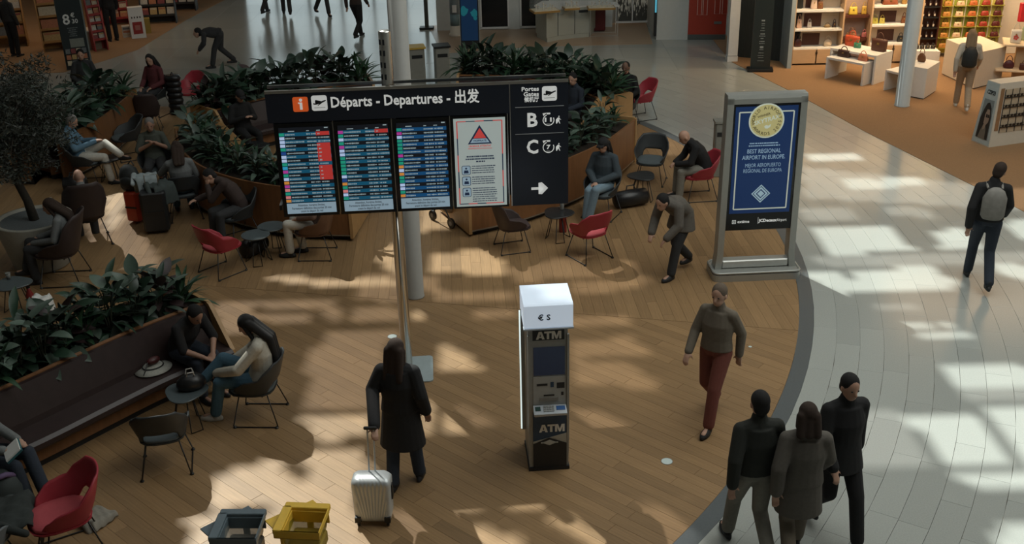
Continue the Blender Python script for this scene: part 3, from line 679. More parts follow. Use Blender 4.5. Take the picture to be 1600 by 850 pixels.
def make_plant(kind, label, n, rnd, split=True):
    t = thing('leafy_plant' if kind != 'grass' else 'grass_plant', label, 'plant')
    if kind in ('broad', 'lance', 'plum'):
        b = MB()
        for k in range(4): a = k * 1.7; b.tube([(0, 0, -0.03), (0.03 * math.cos(a), 0.03 * math.sin(a), 0.2), (0.07 * math.cos(a), 0.07 * math.sin(a), 0.38)], 0.006, 5)
        b.build('stem', STEMM, t)
    else:
        b = MB(); b.lathe([(0.03, -0.03), (0.035, 0.03), (0.012, 0.16)], 8); b.build('stem', STEMM, t)
    if split:
        for i in range(n): l, r_, s_ = leaf_xf(kind, i, n, rnd); obj('leaf', LM[kind][rnd.randrange(len(LM[kind]))], t, l, r_, (s_,) * 3)
    else:
        bm_ = bmesh.new(); ml = []
        for i in range(n):
            l, r_, s_ = leaf_xf(kind, i, n, rnd); src = LM[kind][rnd.randrange(len(LM[kind]))]; k0 = len(bm_.verts); f0 = len(bm_.faces)
            bm_.from_mesh(src); bm_.verts.ensure_lookup_table(); bm_.faces.ensure_lookup_table()
            from mathutils import Euler
            M = Matrix.Translation(l) @ Euler(r_).to_matrix().to_4x4() @ Matrix.Scale(s_, 4)
            for v in bm_.verts[k0:]: v.co = M @ v.co
            if src.materials[0] not in ml: ml.append(src.materials[0])
            for f_ in bm_.faces[f0:]: f_.material_index = ml.index(src.materials[0]); f_.smooth = True
        me = bpy.data.meshes.new('foliage'); bm_.to_mesh(me); bm_.free()
        for m in ml: me.materials.append(m)
        tag(obj('foliage', me, t), kind='stuff')
    return t
KNAME = {'broad': 'broad-leaved dark green plant', 'strap': 'strap-leaved green rosette plant', 'lance': 'lance-leaved green plant', 'grass': 'fine green grass tuft', 'plum': 'plum-leaved plant'}
def ORDN(k): return '%d%s' % (k, 'th' if 10 < k % 100 < 14 else {1: 'st', 2: 'nd', 3: 'rd'}.get(k % 10, 'th'))
def plant_row(Ofn, where, count, seed, split=True, n=15, mix=('broad', 'lance', 'strap', 'broad', 'strap', 'lance', 'plum'), depth=(-0.52, -0.2), sc=(0.95, 1.3), lift=0.79, end_grass=None):
    rnd = random.Random(seed); protos = {}
    lines = [Ofn(depth[0]), Ofn(depth[1]), Ofn((depth[0] + depth[1]) / 2)]
    L = len(lines[0]) - 1
    for k in range(count):
        u = (k + 0.5) / count * L; ln = lines[k % 3]; i = min(int(u), L - 1); p = ln[i].lerp(ln[i + 1], u - i)
        kind = mix[(k * 3 + rnd.randrange(3)) % len(mix)]
        if end_grass == k: kind = 'grass'
        key = (kind, rnd.randrange(3)); lab = '%s %s, %s from left' % (KNAME[kind], where, ORDN(k + 1)); g = KNAME[kind] + 's ' + where
        if key not in protos: o = protos[key] = make_plant(kind, lab, n if kind != 'grass' else 40, rnd, split); o['group'] = g; o.location = (p.x, p.y, lift)
        else: o = copy_tree(protos[key]); o['label'] = lab; o.location = (p.x, p.y, lift)
        o.rotation_euler = (rnd.uniform(-0.12, 0.12), rnd.uniform(-0.12, 0.12), rnd.uniform(0, 6.28)); s_ = rnd.uniform(*sc); o.scale = (s_, s_, s_)
plant_row(Of, 'in the nearest planter behind the brown bench', 42, 11, True, 16, mix=('broad', 'broad', 'lance', 'strap', 'broad', 'lance', 'broad', 'plum', 'broad'), end_grass=41, sc=(0.95, 1.3))
plant_row(Oc, 'in the planter behind the departures screens', 34, 12, True, 14, mix=('broad', 'lance', 'strap', 'broad', 'lance'), depth=(-0.42, -0.14), sc=(0.8, 1.08))
plant_row(Oe, 'in the planter behind the gate panel', 32, 13, True, 14, mix=('lance', 'broad', 'strap', 'lance', 'broad'), depth=(-0.42, -0.14), sc=(0.8, 1.08))
plant_row(Ob, 'in the far planter left of the white column', 30, 14, False, 18, mix=('strap', 'broad', 'strap', 'strap', 'lance', 'strap', 'plum', 'broad'), sc=(1.1, 1.45))
plant_row(Od, 'in the far planter right of the white column', 30, 15, False, 18, mix=('strap', 'lance', 'broad', 'strap', 'lance', 'strap'), sc=(1.1, 1.45))
plant_row(Oa, 'in the planter behind the tree', 34, 16, False, 18, mix=('lance', 'strap', 'broad', 'strap'), sc=(1.1, 1.5))

# ------------------------------------------------------------------ tree in a big round pot
POTM = mat('pale_concrete_pot', (0.36, 0.35, 0.30), rough=0.7, var=0.12)
GRAV = mat('dark_gravel', (0.11, 0.125, 0.13), rough=0.9, var=0.5, scale=90, bump=0.8)
BARK = mat('bark', (0.030, 0.025, 0.018), rough=0.95, var=0.4, scale=30, bump=0.7)
OLIVE = mat('olive_leaf', (0.046, 0.055, 0.045), rough=0.5, var=0.35, scale=3)
ZP = 0.78; pc_ = at(52, 340, ZP)
tree = thing('potted_tree', 'small-leaved tree in a big pale round pot', 'tree', (pc_.x, pc_.y, 0))
b = MB(); b.lathe([(0.36, 0.0), (0.40, 0.03), (0.50, ZP * 0.6), (0.555, ZP - 0.02), (0.555, ZP), (0.50, ZP), (0.495, ZP - 0.05), (0.1, ZP - 0.05)], 44); b.build('pot', POTM, tree, True)
b = MB(); b.lathe([(0.50, ZP - 0.06), (0.49, ZP - 0.035), (0.01, ZP - 0.02)], 30); b.build('gravel', GRAV, tree)
b = MB(); rnt = random.Random(5)
trunk = [(0.02, -0.02, ZP - 0.05), (-0.03, 0, 1.05), (-0.12, 0, 1.35), (-0.24, 0.02, 1.62), (-0.30, 0.05, 2.1)]
b.tube(trunk, [0.075, 0.062, 0.058, 0.05, 0.035], 10)
b.tube([(-0.12, 0, 1.35), (0.0, -0.02, 1.62), (0.03, -0.05, 2.0), (0.12, 0.0, 2.6)], [0.05, 0.045, 0.035, 0.02], 8)
b.tube([(-0.24, 0.02, 1.62), (-0.5, -0.05, 1.95), (-0.75, -0.1, 2.4)], [0.04, 0.03, 0.015], 8)
for k in range(26):
    a = rnt.uniform(0, 6.28); p0 = Vector((rnt.uniform(-0.35, 0.1), 0, rnt.uniform(1.8, 2.4))); r_ = rnt.uniform(0.5, 1.0)
    b.tube([p0, p0 + Vector((math.cos(a) * r_ * 0.5, math.sin(a) * r_ * 0.5, 0.35)), p0 + Vector((math.cos(a) * r_, math.sin(a) * r_, rnt.uniform(0.2, 0.9)))], [0.016, 0.01, 0.004], 5)
b.build('trunk', BARK, tree, True)
vs, fs = [], []
for k in range(17000):
    while True:
        q = Vector((rnt.uniform(-1, 1), rnt.uniform(-1, 1), rnt.uniform(-1, 1)))
        if q.length < 0.80 + 0.42 * noise.noise(q.normalized() * 2.3 + Vector((4, 1, 7))) and noise.noise(q * 3.4) > -0.10 - 0.25 * (1 - q.length): break
    c = Vector((-0.12 + q.x * 1.12, -0.1 + q.y * 1.05, 2.32 + q.z * (1.12 if q.z > 0 else 0.98))) ; d = Vector((rnt.gauss(0, 1), rnt.gauss(0, 1), rnt.gauss(0.3, 0.8))).normalized(); e = d.orthogonal().normalized()
    e = (Matrix.Rotation(rnt.uniform(0, 6.28), 3, d) @ e); L = rnt.uniform(0.055, 0.095); i0 = len(vs)
    vs += [c, c + d * L * 0.5 + e * 0.010, c + d * L, c + d * L * 0.5 - e * 0.010]; fs.append((i0, i0 + 1, i0 + 2, i0 + 3))
tag(MB().add(vs, fs).build('crown', OLIVE, tree), kind='stuff')

# ------------------------------------------------------------------ departures board on its pole
def on_plane(px, py, p0, yaw, dy=0.0):
    """local x,z where a pixel's line meets the upright plane y=dy of a thing standing at p0 turned by yaw"""
    n_ = Vector((-math.sin(yaw), math.cos(yaw), 0)); d = _fw * F_PX + CR * (px - 800) - CU * (py - 425); o = Vector((0, 0, EYE))
    p = Vector((p0[0], p0[1], 0)) + n_ * dy; t = (p - o).dot(n_) / d.dot(n_); q = o + d * t - p
    return q.dot(Vector((math.cos(yaw), math.sin(yaw), 0))), q.z
NAVY = mat('navy_sign_face', (0.012, 0.017, 0.030), rough=0.35, var=0.05)
LIT = mat('white_lettering', (0.78, 0.80, 0.78), rough=0.6, emit=0.35, var=0.02)
ORNG = mat('orange_sign', (0.85, 0.13, 0.025), rough=0.5, emit=0.30, var=0.03)
DKICON = mat('dark_icon', (0.012, 0.015, 0.02), rough=0.6)
GLINE = mat('grey_rule', (0.36, 0.38, 0.40), rough=0.5)
def shape(polys, M, m, name, parent, th=0.003):
    b = MB()
    for q in polys: b.prism(orient([Vector(v) for v in q]), 0, th, M)
    return b.build(name, m, parent)
PLANE_ICON = [[(-0.42, -0.02), (-0.34, 0.02), (-0.24, -0.03), (-0.02, 0.06), (-0.26, 0.20), (-0.19, 0.22), (0.14, 0.12), (0.36, 0.20), (0.44, 0.19), (0.42, 0.13), (0.20, 0.03), (-0.06, -0.15), (-0.13, -0.15), (0.00, -0.04), (-0.26, -0.10), (-0.36, -0.07)], [(-0.36, -0.30), (0.36, -0.30), (0.36, -0.275), (-0.36, -0.275)]]
def tri_shape(polys, M, m, name, parent, th=0.003):
    """concave outlines, filled properly"""
    bm_ = bmesh.new()
    for q in polys:
        q = orient([Vector(v) for v in q]); f = bm_.faces.new([bm_.verts.new(M @ Vector((x, y, th))) for x, y in q])
    bmesh.ops.triangulate(bm_, faces=bm_.faces[:]); me = bpy.data.meshes.new(name); bm_.to_mesh(me); bm_.free(); me.materials.append(m)
    return obj(name, me, parent)
SP = at(637, 580); SYAW = R(4.0)
sign = thing('departures_board', 'departures board on a steel pole with four screens and a dark blue gate panel', 'sign', (SP.x, SP.y, 0), SYAW)
FY = -0.13
def S(px, py): x, z = on_plane(px, py, (SP.x, SP.y), SYAW, FY); return x, z
xl, zt = S(413, 146); xr = S(888, 124)[0]; zb = S(433, 331)[1]; xs = S(796, 128)[0]; zt = 3.602; zb = 2.172
b = MB(); b.lathe([(0.066, 0.02), (0.066, 4.2), (0.060, 4.215)], 24); b.box((0.0, -0.064, 1.1), (0.03, 0.012, 2.16)); pole = b.build('pole', STEEL, sign, True)
b = MB()
for z in (3.72, 3.85, 3.98, 4.10):
    for a in (-0.9, -0.2): b.box((0.066 * math.sin(a), -0.066 * math.cos(a), z), (0.022, 0.012, 0.06), a)
b.build('pole_slot', DKICON, pole)
b = MB(); b.prism(rounded(0.40, 0.64, 0.05), 0.003, 0.018, Matrix.Translation((0.115, 0.02, 0))); b.build('base_plate', mat('pale_steel_plate', (0.42, 0.50, 0.52), rough=0.35, metal=0.3), sign)
def panel(name, x0, x1, z0, z1, m, y0=FY, th=0.05, parent=None):
    b_ = MB(); b_.box(((x0 + x1) / 2, y0 + th / 2, (z0 + z1) / 2), (x1 - x0, th, z1 - z0)); return b_.build(name, m, parent or sign)
zh = 3.275
head = panel('header_panel', xl, xs - 0.008, zh, zt, NAVY); gate = panel('gate_panel', xs + 0.008, xr, zb, zt, NAVY)
panel('rear_panel', xl + 0.02, xr - 0.02, zb + 0.05, zt - 0.03, NAVY, 0.10, 0.03)
for y in (FY + 0.01, 0.115):
    b = MB(); b.box(((xl + xr) / 2, y, zt + 0.016), (xr - xl, 0.03, 0.032)); b.build('top_rail', STEEL, sign)
b = MB(); b.box((xl + 0.03, 0, zt - 0.1), (0.03, 0.2, 0.1)); b.box((xr - 0.03, 0, zt - 0.1), (0.03, 0.2, 0.1)); b.box((xl + 0.03, 0, zb + 0.1), (0.03, 0.2, 0.06)); b.box((0, 0, zb + 0.1), (0.5, 0.2, 0.06)); b.box((0, 0.02, zt - 0.12), (0.5, 0.2, 0.08)); b.box((xr - 0.03, 0, zb + 0.1), (0.03, 0.2, 0.06)); b.build('bracket', BLACK, sign)
b = MB(); b.box((xs, FY + 0.02, (zb + zt) / 2), (0.010, 0.03, zt - zb)); 
b.build('divider', STEEL, sign)
def sq(px, py, size, m, name, icon=None, im=None, r=0.02, parent=None):
    x, z = S(px, py); o = shape([rounded(size, size, r)], upright(x, FY - 0.001, z), m, name, parent or head)
    if icon: tri_shape([[(a * size, c * size) for a, c in q] for q in icon], upright(x, FY - 0.0045, z), im, 'icon', o)
    return o
i_sq = sq(469.5, 163, 0.165, ORNG, 'information_symbol')
x, z = S(470, 163); shape([[(-0.012, -0.058), (0.016, -0.058), (0.016, 0.022), (-0.012, 0.022)], [(-0.028, 0.008), (-0.012, 0.008), (-0.012, 0.022), (-0.028, 0.022)], [(0.002 + 0.018 * math.cos(a), 0.048 + 0.018 * math.sin(a)) for a in [k * 0.6283 for k in range(10)]]], upright(x, FY - 0.0045, z), LIT, 'icon', i_sq)
sq(499, 161, 0.17, LIT, 'departure_symbol', PLANE_ICON, DKICON, 0.025)
def put_text(body, pxa, pxb, py, m, parent, size, bold=0.0, off=0.0015, name='lettering', S_=None, fit=True, fy=None):
    """text between two pixels of the sign plane"""
    S_ = S_ or S; fy = FY if fy is None else fy
    xa, z = S_(pxa, py[0]); xb, z2 = S_(pxb, py[1]); o = text_mesh(body, size, m, name, parent, None, 'CENTER', bold)
    wx = max(v.co.x for v in o.data.vertices) - min(v.co.x for v in o.data.vertices); cx = (max(v.co.x for v in o.data.vertices) + min(v.co.x for v in o.data.vertices)) / 2
    k = (xb - xa) / wx if fit else 1.0
    o.data.transform(upright((xa + xb) / 2, fy - off, (z + z2) / 2) @ Matrix.Diagonal((k, 1, 1, 1)) @ Matrix.Translation((-cx, 0, 0)))
    return o
put_text('Départs - Departures - 出发', 517, 749, (160, 152), LIT, head, 0.165, 0.0035)
[put_text(tx, xa_, 842, (yy_, yy_ - .5), LIT, gate, 0.066, 0.0014) for tx, xa_, yy_ in (('Portes', 815, 139.5), ('Gates', 818, 147.5), ('候机厅', 819, 156))]
sq(858.5, 146, 0.165, LIT, 'departure_symbol', PLANE_ICON, DKICON, 0.025, gate)
put_text('B', 824, 840, (189, 188), LIT, gate, 0.22, 0.006); put_text('C', 823, 841, (231, 230), LIT, gate, 0.22, 0.006)
for (xa, ya), (xb, yb) in (((805, 168), (881, 165)), ((805, 210), (881, 207))):
    (x0, z0), (x1, z1) = S(xa, ya), S(xb, yb); b = MB(); b.box(((x0 + x1) / 2, FY - 0.002, (z0 + z1) / 2), (x1 - x0, 0.004, 0.008)); b.build('rule', GLINE, gate)
def ring(r0, r1, a0, a1, n=20): return [[(r * math.cos(a0 + (a1 - a0) * i / n), r * math.sin(a0 + (a1 - a0) * i / n)) for r, i in ((r0, i), (r1, i), (r1, i + 1), (r0, i + 1))] for i in range(n)]
WALK = [[(-.01, .30), (.05, .33), (.09, .27), (.04, .22), (-.01, .25)], [(-.05, .19), (.06, .20), (.10, .10), (.20, .02), (.17, -.01), (.06, .06), (.05, -.05), (.14, -.30), (.08, -.30), (-.01, -.10), (-.12, -.30), (-.18, -.30), (-.06, -.02), (-.05, .09), (-.12, .02), (-.18, -.02), (-.20, .02), (-.12, .12)]]
for num, py in (('11', 187.5), ('7', 230)):
    x, z = S(857, py); shape(ring(0.056, 0.066, R(110), R(385), 22) + [[(-.02, .066), (.02, .066), (.02, .084), (-.02, .084)], [(-.058, .05), (-.02, .084), (-.066, .08)]], upright(x, FY - 0.002, z), LIT, 'stopwatch_symbol', gate)
    put_text(num, 851 if num == '11' else 854, 862 if num == '11' else 860, (py, py - 0.3), LIT, gate, 0.066, 0.002)
    x, z = S(857, py + 6); shape([[(-.025, -.006), (.02, -.006), (.02, .006), (-.025, .006)]], upright(x, FY - 0.002, z), GLINE, 'minutes_mark', gate)
    x, z = S(872.5, py - 0.5); tri_shape([[(a * 0.145, c * 0.145) for a, c in q] for q in WALK], upright(x, FY - 0.003, z), LIT, 'walking_symbol', gate)
x, z = S(843, 294); tri_shape([[(-.095, -.016), (.04, -.016), (-.012, -.068), (.028, -.072), (.098, 0), (.028, .072), (-.012, .068), (.04, .016), (-.095, .016)]], upright(x, FY - 0.003, z), LIT, 'arrow_symbol', gate)
EM = lambda n, c, e=1.0: mat(n, c, rough=0.4, emit=e, var=0.0)
SBLUE, STEAL, SDARK = EM('screen_blue', (0.004, 0.048, 0.130), .85), EM('screen_teal_blue', (0.004, 0.062, 0.115), .85), EM('screen_black', (0.006, 0.008, 0.012), 0.6)
SRED, SGREY = EM('screen_red', (0.36, 0.030, 0.026), .8), EM('screen_pale_blue', (0.20, 0.28, 0.34), .8)
TAGS = {'g': EM('tag_green', (0.01, 0.20, 0.13)), 'w': EM('tag_lilac', (0.30, 0.38, 0.55)), 'm': EM('tag_magenta', (0.28, 0.03, 0.20)), 'o': EM('tag_orange', (0.40, 0.16, 0.03)), 'c': EM('tag_cyan', (0.02, 0.22, 0.38)), 'p': EM('tag_pink', (0.42, 0.14, 0.14)), 'b': EM('tag_blue', (0.01, 0.04, 0.16))}
SMARK, SMARKD = EM('screen_marks', (0.30, 0.38, 0.40), 0.6), EM('screen_marks_dark', (0.03, 0.04, 0.05), 0.3)
rs = random.Random(21)
FRAMES = [(421, 515, 190, 331, 186, 326), (519, 611, 183, 327, 181, 322), (613, 704, 180, 322, 176, 318), (708, 795, 177, 318, 174, 315)]
bx = [xl + 0.055 + k * ((xs - 0.03 - xl - 0.055) / 4) for k in range(5)]
rows_tags = ['gwwwgbwwgcmgwompgpog', 'mgwgmwwgggggwbogpwgb', 'gmwggggmggowoggwwgow']
red_rows = [{0, 3, 4, 5, 6, 7, 9, 10, 11, 12}, {0}, set()]
for k in range(4):
    x0, x1 = bx[k] + 0.006, bx[k + 1] - 0.006; z0, z1 = zb + 0.0, zh - 0.012
    scr = panel('screen', x0, x1, z0, z1, BLACKG, FY - 0.005, 0.06)
    panel('screen_gap', x1 + 0.001, x1 + 0.011, z0 + 0.02, z1, STEEL, FY + 0.02, 0.02, scr)
    ix0, ix1, iz0, iz1 = x0 + 0.045, x1 - 0.035, z0 + 0.035, z1 - 0.045; yy = FY - 0.006
    if k < 3:
        panel('display', ix0, ix1, iz0, iz1, SDARK, yy - 0.001, 0.001, scr)
        rt_, rb = iz1 - 0.055, iz0 + 0.135; n = 19; rh = (rt_ - rb) / n; marks = MB()
        for i in range(n):
            za, zc = rt_ - (i + 1) * rh, rt_ - i * rh
            if i % 2 == 0 or (k == 0 and i in (2, 8)): panel('row', ix0, ix1, za, zc - 0.002, SBLUE if k == 2 else STEAL, yy - 0.002, 0.001, scr)
            panel('row_tag', ix0, ix0 + 0.055, za + 0.004, zc - 0.006, TAGS[rows_tags[k][i]], yy - 0.003, 0.001, scr)
            if i in red_rows[k]: panel('row_alert', ix1 - 0.15, ix1 - 0.004, za, zc, SRED, yy - 0.003, 0.001, scr)
            for (ma, mb_, st) in ((0.065, 0.065 + rs.uniform(0.09, 0.2), 0.02), (0.30, 0.34, 0.02), (0.35, 0.40, 0.02), (0.42, 0.44, 0.02)) + (((0.45, 0.45 + rs.uniform(0.03, 0.1), 0.02),) if i not in red_rows[k] else ()):
                xx = ix0 + ma
                while xx < ix0 + mb_:
                    ww = rs.uniform(0.005, 0.013); marks.box((xx + ww / 2, yy - 0.004, (za + zc) / 2 - 0.002), (ww, 0.001, rh * rs.uniform(0.25, 0.42))); xx += ww + 0.004
        for ma, mb_ in ((0.1, 0.17), (0.30, 0.33), (0.41, 0.45)): marks.box((ix0 + (ma + mb_) / 2, yy - 0.004, rt_ + 0.014), (mb_ - ma, 0.001, 0.009))
        marks.box((ix1 - 0.035, yy - 0.004, iz1 - 0.012), (0.04, 0.001, 0.012))
        tag(marks.build('row_text', SMARK, scr), kind='stuff')
        note = panel('notice', ix0, ix1, iz0, iz0 + 0.125, SGREY, yy - 0.002, 0.001, scr)
        for q_, tx in enumerate(('Attention, horaires limites,', 'Fermeture définitive des portes 20 min', 'avant le départ du vol')): text_mesh(tx, 0.036, SMARKD, 'lettering', note, upright((ix0 + ix1) / 2, yy - 0.0035, iz0 + 0.098 - q_ * .036), 'CENTER', 0.0005, 0.0003, sx=0.78)
    else:
        pst = panel('poster', ix0 - 0.012, ix1 + 0.012, iz0 - 0.012, iz1 + 0.02, EM('poster_white', (0.32, 0.37, 0.355), 0.65), yy - 0.001, 0.001, scr)
        PB, PR_ = EM('poster_navy', (0.015, 0.03, 0.07), 0.4), EM('poster_red', (0.45, 0.05, 0.045), 0.7)
        a0, a1, c0, c1 = ix0 + 0.025, ix1 - 0.025, iz0 + 0.02, iz1 - 0.015; seg = [PR_, PB, PR_, PB, PR_]
        for j in range(5):
            za, zc = c0 + (c1 - c0) * j / 5, c0 + (c1 - c0) * (j + 1) / 5
            for xx, o_ in ((a0, 0), (a1, 1)): panel('poster_border', xx - 0.006, xx + 0.006, za, zc, seg[(j + o_) % 5], yy - 0.003, 0.001, pst)
            xa_, xc_ = a0 + (a1 - a0) * j / 5, a0 + (a1 - a0) * (j + 1) / 5
            for zz, o_ in ((c0, 1), (c1, 0)): panel('poster_border', xa_, xc_, zz - 0.005, zz + 0.005, seg[(j + o_) % 5], yy - 0.003, 0.001, pst)
        cx = (ix0 + ix1) / 2; tz = iz1 - 0.25
        shape([[(-0.135, -0.03), (0.135, -0.03), (0.0, 0.19)]], upright(cx, yy - 0.003, tz), PB, 'triangle_frame', pst, 0.001)
        shape([[(-0.072, 0.038), (0.072, 0.038), (0.0, 0.155)]], upright(cx, yy - 0.0045, tz), PR_, 'triangle_field', pst, 0.001)
        shape([[(-0.108, -0.015), (0.108, -0.015), (0.078, 0.032), (-0.078, 0.032)]], upright(cx, yy - 0.0045, tz), SGREY, 'triangle_band', pst, 0.001)
        text_mesh('VIGIPIRATE', 0.030, PB, 'lettering', pst, upright(cx, yy - 0.006, tz + 0.009), 'CENTER', 0.0006, 0.0003)
        text_mesh('URGENCE ATTENTAT', 0.030, PR_, 'lettering', pst, upright(cx, yy - 0.004, tz - 0.055), 'CENTER', 0.0006, 0.0003, sx=0.85)
        panel('poster_rule', cx - 0.135, cx + 0.135, tz - 0.086, tz - 0.081, PR_, yy - 0.003, 0.001, pst)
        mk = MB()
        for zz, wd in ((tz - 0.175, 0.30), (tz - 0.205, 0.32), (tz - 0.235, 0.09)):
            xx = cx - wd / 2
            while xx < cx + wd / 2: ww = rs.uniform(0.008, 0.02); mk.box((xx, yy - 0.004, zz), (ww * 0.8, 0.001, 0.016)); xx += ww
        for q, zz in enumerate((tz - 0.335, tz - 0.465, tz - 0.60)):
            shape([rounded(0.10, 0.11, 0.018)], upright(a0 + 0.085, yy - 0.003, zz), PB, 'pictogram_frame', pst, 0.001); pf_ = shape([rounded(0.088, 0.098, 0.014)], upright(a0 + 0.085, yy - 0.0045, zz), SGREY, 'pictogram', pst, 0.001)
            shape([[(-.028, -.035), (.028, -.035), (.022, .0), (-.022, .0)], [(.012 * math.cos(t * .7854), .022 + .012 * math.sin(t * .7854)) for t in range(8)]], upright(a0 + 0.085, yy - 0.006, zz), PB, 'icon', pf_, 0.001)
            for r_ in range(4 if q < 2 else 7):
                xx = a0 + 0.155
                while xx < a1 - 0.06 - rs.random() * 0.06: ww = rs.uniform(0.006, 0.018); mk.box((xx, yy - 0.004, zz + 0.045 - r_ * 0.026), (ww * 0.8, 0.001, 0.010)); xx += ww
        tag(mk.build('poster_text', PB, pst), kind='stuff')

# ------------------------------------------------------------------ cash machine
AP = at(858, 733); AYAW = R(4)
atm = thing('cash_machine', 'tall cash machine with a white lit top reading euro and dollar signs', 'cash machine', (AP.x, AP.y, 0), AYAW)
AS = lambda px, py: on_plane(px, py, (AP.x, AP.y), AYAW, 0.0)
ATG, ATD = mat('atm_silver', (0.34, 0.345, 0.33), rough=0.4, metal=0.3), mat('atm_black', (0.014, 0.016, 0.02), rough=0.4)
ATB, ATL = mat('atm_blue', (0.022, 0.058, 0.115), rough=0.4), mat('atm_light_panel', (0.52, 0.56, 0.60), rough=0.5)
b = MB(); b.rings([[Vector((x, y, z)) for x, y in ((-h, f), (h, f), (h, 0.50), (-h, 0.50))] for z, h, f in ((0.0, 0.205, 0.0), (0.3, 0.21, 0.0), (1.70, 0.20, 0.02))]); b.build('cabinet', ATG, atm)
b = MB(); b.prism(orient([Vector(v) for v in ((-0.03, 1.712), (-0.05, 1.716), (-0.05, 1.955), (-0.03, 1.968), (0.42, 1.968), (0.42, 1.712))]), -0.245, 0.245, Matrix(((0, 0, 1, 0), (1, 0, 0, 0), (0, 1, 0, 0), (0, 0, 0, 1))))
top = b.build('lit_top', mat('lit_white_box', (0.66, 0.76, 0.88), rough=0.4, emit=0.42, var=0.02), atm)
b = MB(); b.box((0, -0.03, 1.704), (0.50, 0.07, 0.016)); b.build('top_lip', mat('lip_grey', (0.5, 0.55, 0.6), rough=0.4), atm)
for body, x in (('€', -0.075), ('S', 0.0)): text_mesh(body, 0.085, ATD, 'lettering', top, upright(x, -0.0515, 1.825), 'CENTER', 0.002)
FA = -0.004
def apanel(name, pxa, pya, pxb, pyb, m, th=0.02, y=None, par=None):
    x0, z1 = AS(pxa, pya); x1, z0 = AS(pxb, pyb); b_ = MB(); yy_ = FA if y is None else y
    b_.box(((x0 + x1) / 2, yy_ + th / 2, (z0 + z1) / 2), (abs(x1 - x0), th, abs(z1 - z0))); return b_.build(name, m, par or atm)
def afront(z): return 0.02 * max(0, (z - 0.3) / 1.34) - 0.006
def azpanel(name, x0, x1, z0, z1, m, th=0.014, par=None, lift=0.0):
    b_ = MB(); ya, yb_ = afront(z0) - lift, afront(z1) - lift
    b_.rings([[Vector((x0, ya, z0)), Vector((x1, ya, z0)), Vector((x1, ya + th, z0)), Vector((x0, ya + th, z0))], [Vector((x0, yb_, z1)), Vector((x1, yb_, z1)), Vector((x1, yb_ + th, z1)), Vector((x0, yb_ + th, z1))]]); return b_.build(name, m, par or atm)
ATL3 = mat('atm_letters', (0.86, 0.85, 0.80), rough=0.5)
def atm_word(par, M, h):
    A = [[(-.5, 0), (-.22, 0), (-.14, .2), (.14, .2), (.22, 0), (.5, 0), (.17, 1), (-.17, 1)]]; T = [[(-.14, 0), (.14, 0), (.14, .76), (.42, .76), (.42, 1), (-.42, 1), (-.42, .76), (-.14, .76)]]
    Mm = [[(-.55, 0), (-.30, 0), (-.30, .62), (-.1, 0), (.1, 0), (.30, .62), (.30, 0), (.55, 0), (.55, 1), (.20, 1), (0, .38), (-.20, 1), (-.55, 1)]]
    for q, x in ((A, -1.0), (T, -.12), (Mm, .86)): l_ = tri_shape([[(a * h + x * h, c * h - h / 2) for a, c in r_] for r_ in q], M, ATL3, 'lettering', par)
    tri_shape([[(-.09 * h - h, -.5 * h + .36 * h), (.09 * h - h, -.5 * h + .36 * h), (-h, .5 * h - .27 * h)]], M @ Matrix.Translation((0, 0, .002)), ATD, 'letter_counter', par)
hd = azpanel('header_band', -0.155, 0.165, 1.54, 1.655, ATD); atm_word(hd, upright(0.01, afront(1.6) - 0.002, 1.597), 0.088)
azpanel('display', -0.15, 0.17, 1.14, 1.46, mat('atm_screen', (0.010, 0.014, 0.026), rough=0.2, emit=0.5), lift=0.001)
fas = azpanel('fascia', -0.155, 0.175, 0.80, 1.125, mat('atm_fascia', (0.40, 0.40, 0.38), rough=0.45), lift=0.002)
azpanel('receipt_slot', -0.12, -0.01, 1.02, 1.045, ATD, par=fas, lift=0.004); azpanel('card_slot', 0.085, 0.165, 0.985, 1.05, ATD, par=fas, lift=0.004); azpanel('reader_light', 0.02, 0.055, 1.0, 1.06, ATB, par=fas, lift=0.004)
azpanel('dispenser', -0.09, 0.10, 0.845, 0.885, mat('atm_shutter', (0.25, 0.24, 0.22), rough=0.4), par=fas, lift=0.012); azpanel('dispenser_slot', -0.05, 0.06, 0.90, 0.915, ATD, par=fas, lift=0.006)
azpanel('key_lock', 0.13, 0.155, 0.90, 0.94, ATD, par=fas, lift=0.004)
b = MB(); b.rings([[Vector((x, y, z)) for x in (-0.16,) for y, z in ((0.02, 0.72), (-0.10, 0.72), (-0.11, 0.75), (0.02, 0.80))], [Vector((x, y, z)) for x in (0.18,) for y, z in ((0.02, 0.72), (-0.10, 0.72), (-0.11, 0.75), (0.02, 0.80))]][::-1]); sh = b.build('keypad_shelf', ATL, atm)
Mk = Matrix.Translation((0, -0.045, 0.7775)) @ Matrix.Rotation(math.atan2(0.05, 0.13), 4, 'X')
for r_ in range(3):
    for c_ in range(4): b = MB(); b.box(Mk @ Vector((-0.045 + c_ * 0.028, -0.03 + r_ * 0.026, 0.004)), (0.022, 0.02, 0.008), rot=Mk.to_3x3()); b.build('key', ATG, sh)
b = MB(); b.box(Mk @ Vector((-0.115, 0.0, 0.002)), (0.055, 0.05, 0.004), rot=Mk.to_3x3()); b.build('shelf_sticker', mat('dark_green', (0.01, 0.05, 0.04), rough=0.5), sh)
b = MB(); b.box(Mk @ Vector((0.12, 0.0, 0.002)), (0.09, 0.05, 0.004), rot=Mk.to_3x3()); b.build('shelf_sticker', mat('sticker_blue', (0.02, 0.10, 0.30), rough=0.5), sh)
low = azpanel('lower_panel', -0.165, 0.185, 0.30, 0.715, ATB, lift=0.001); atm_word(low, upright(0.035, afront(0.53) - 0.004, 0.515), 0.092)
UQ = lambda y: Matrix.Translation((0, y, 0)) @ UPRIGHT
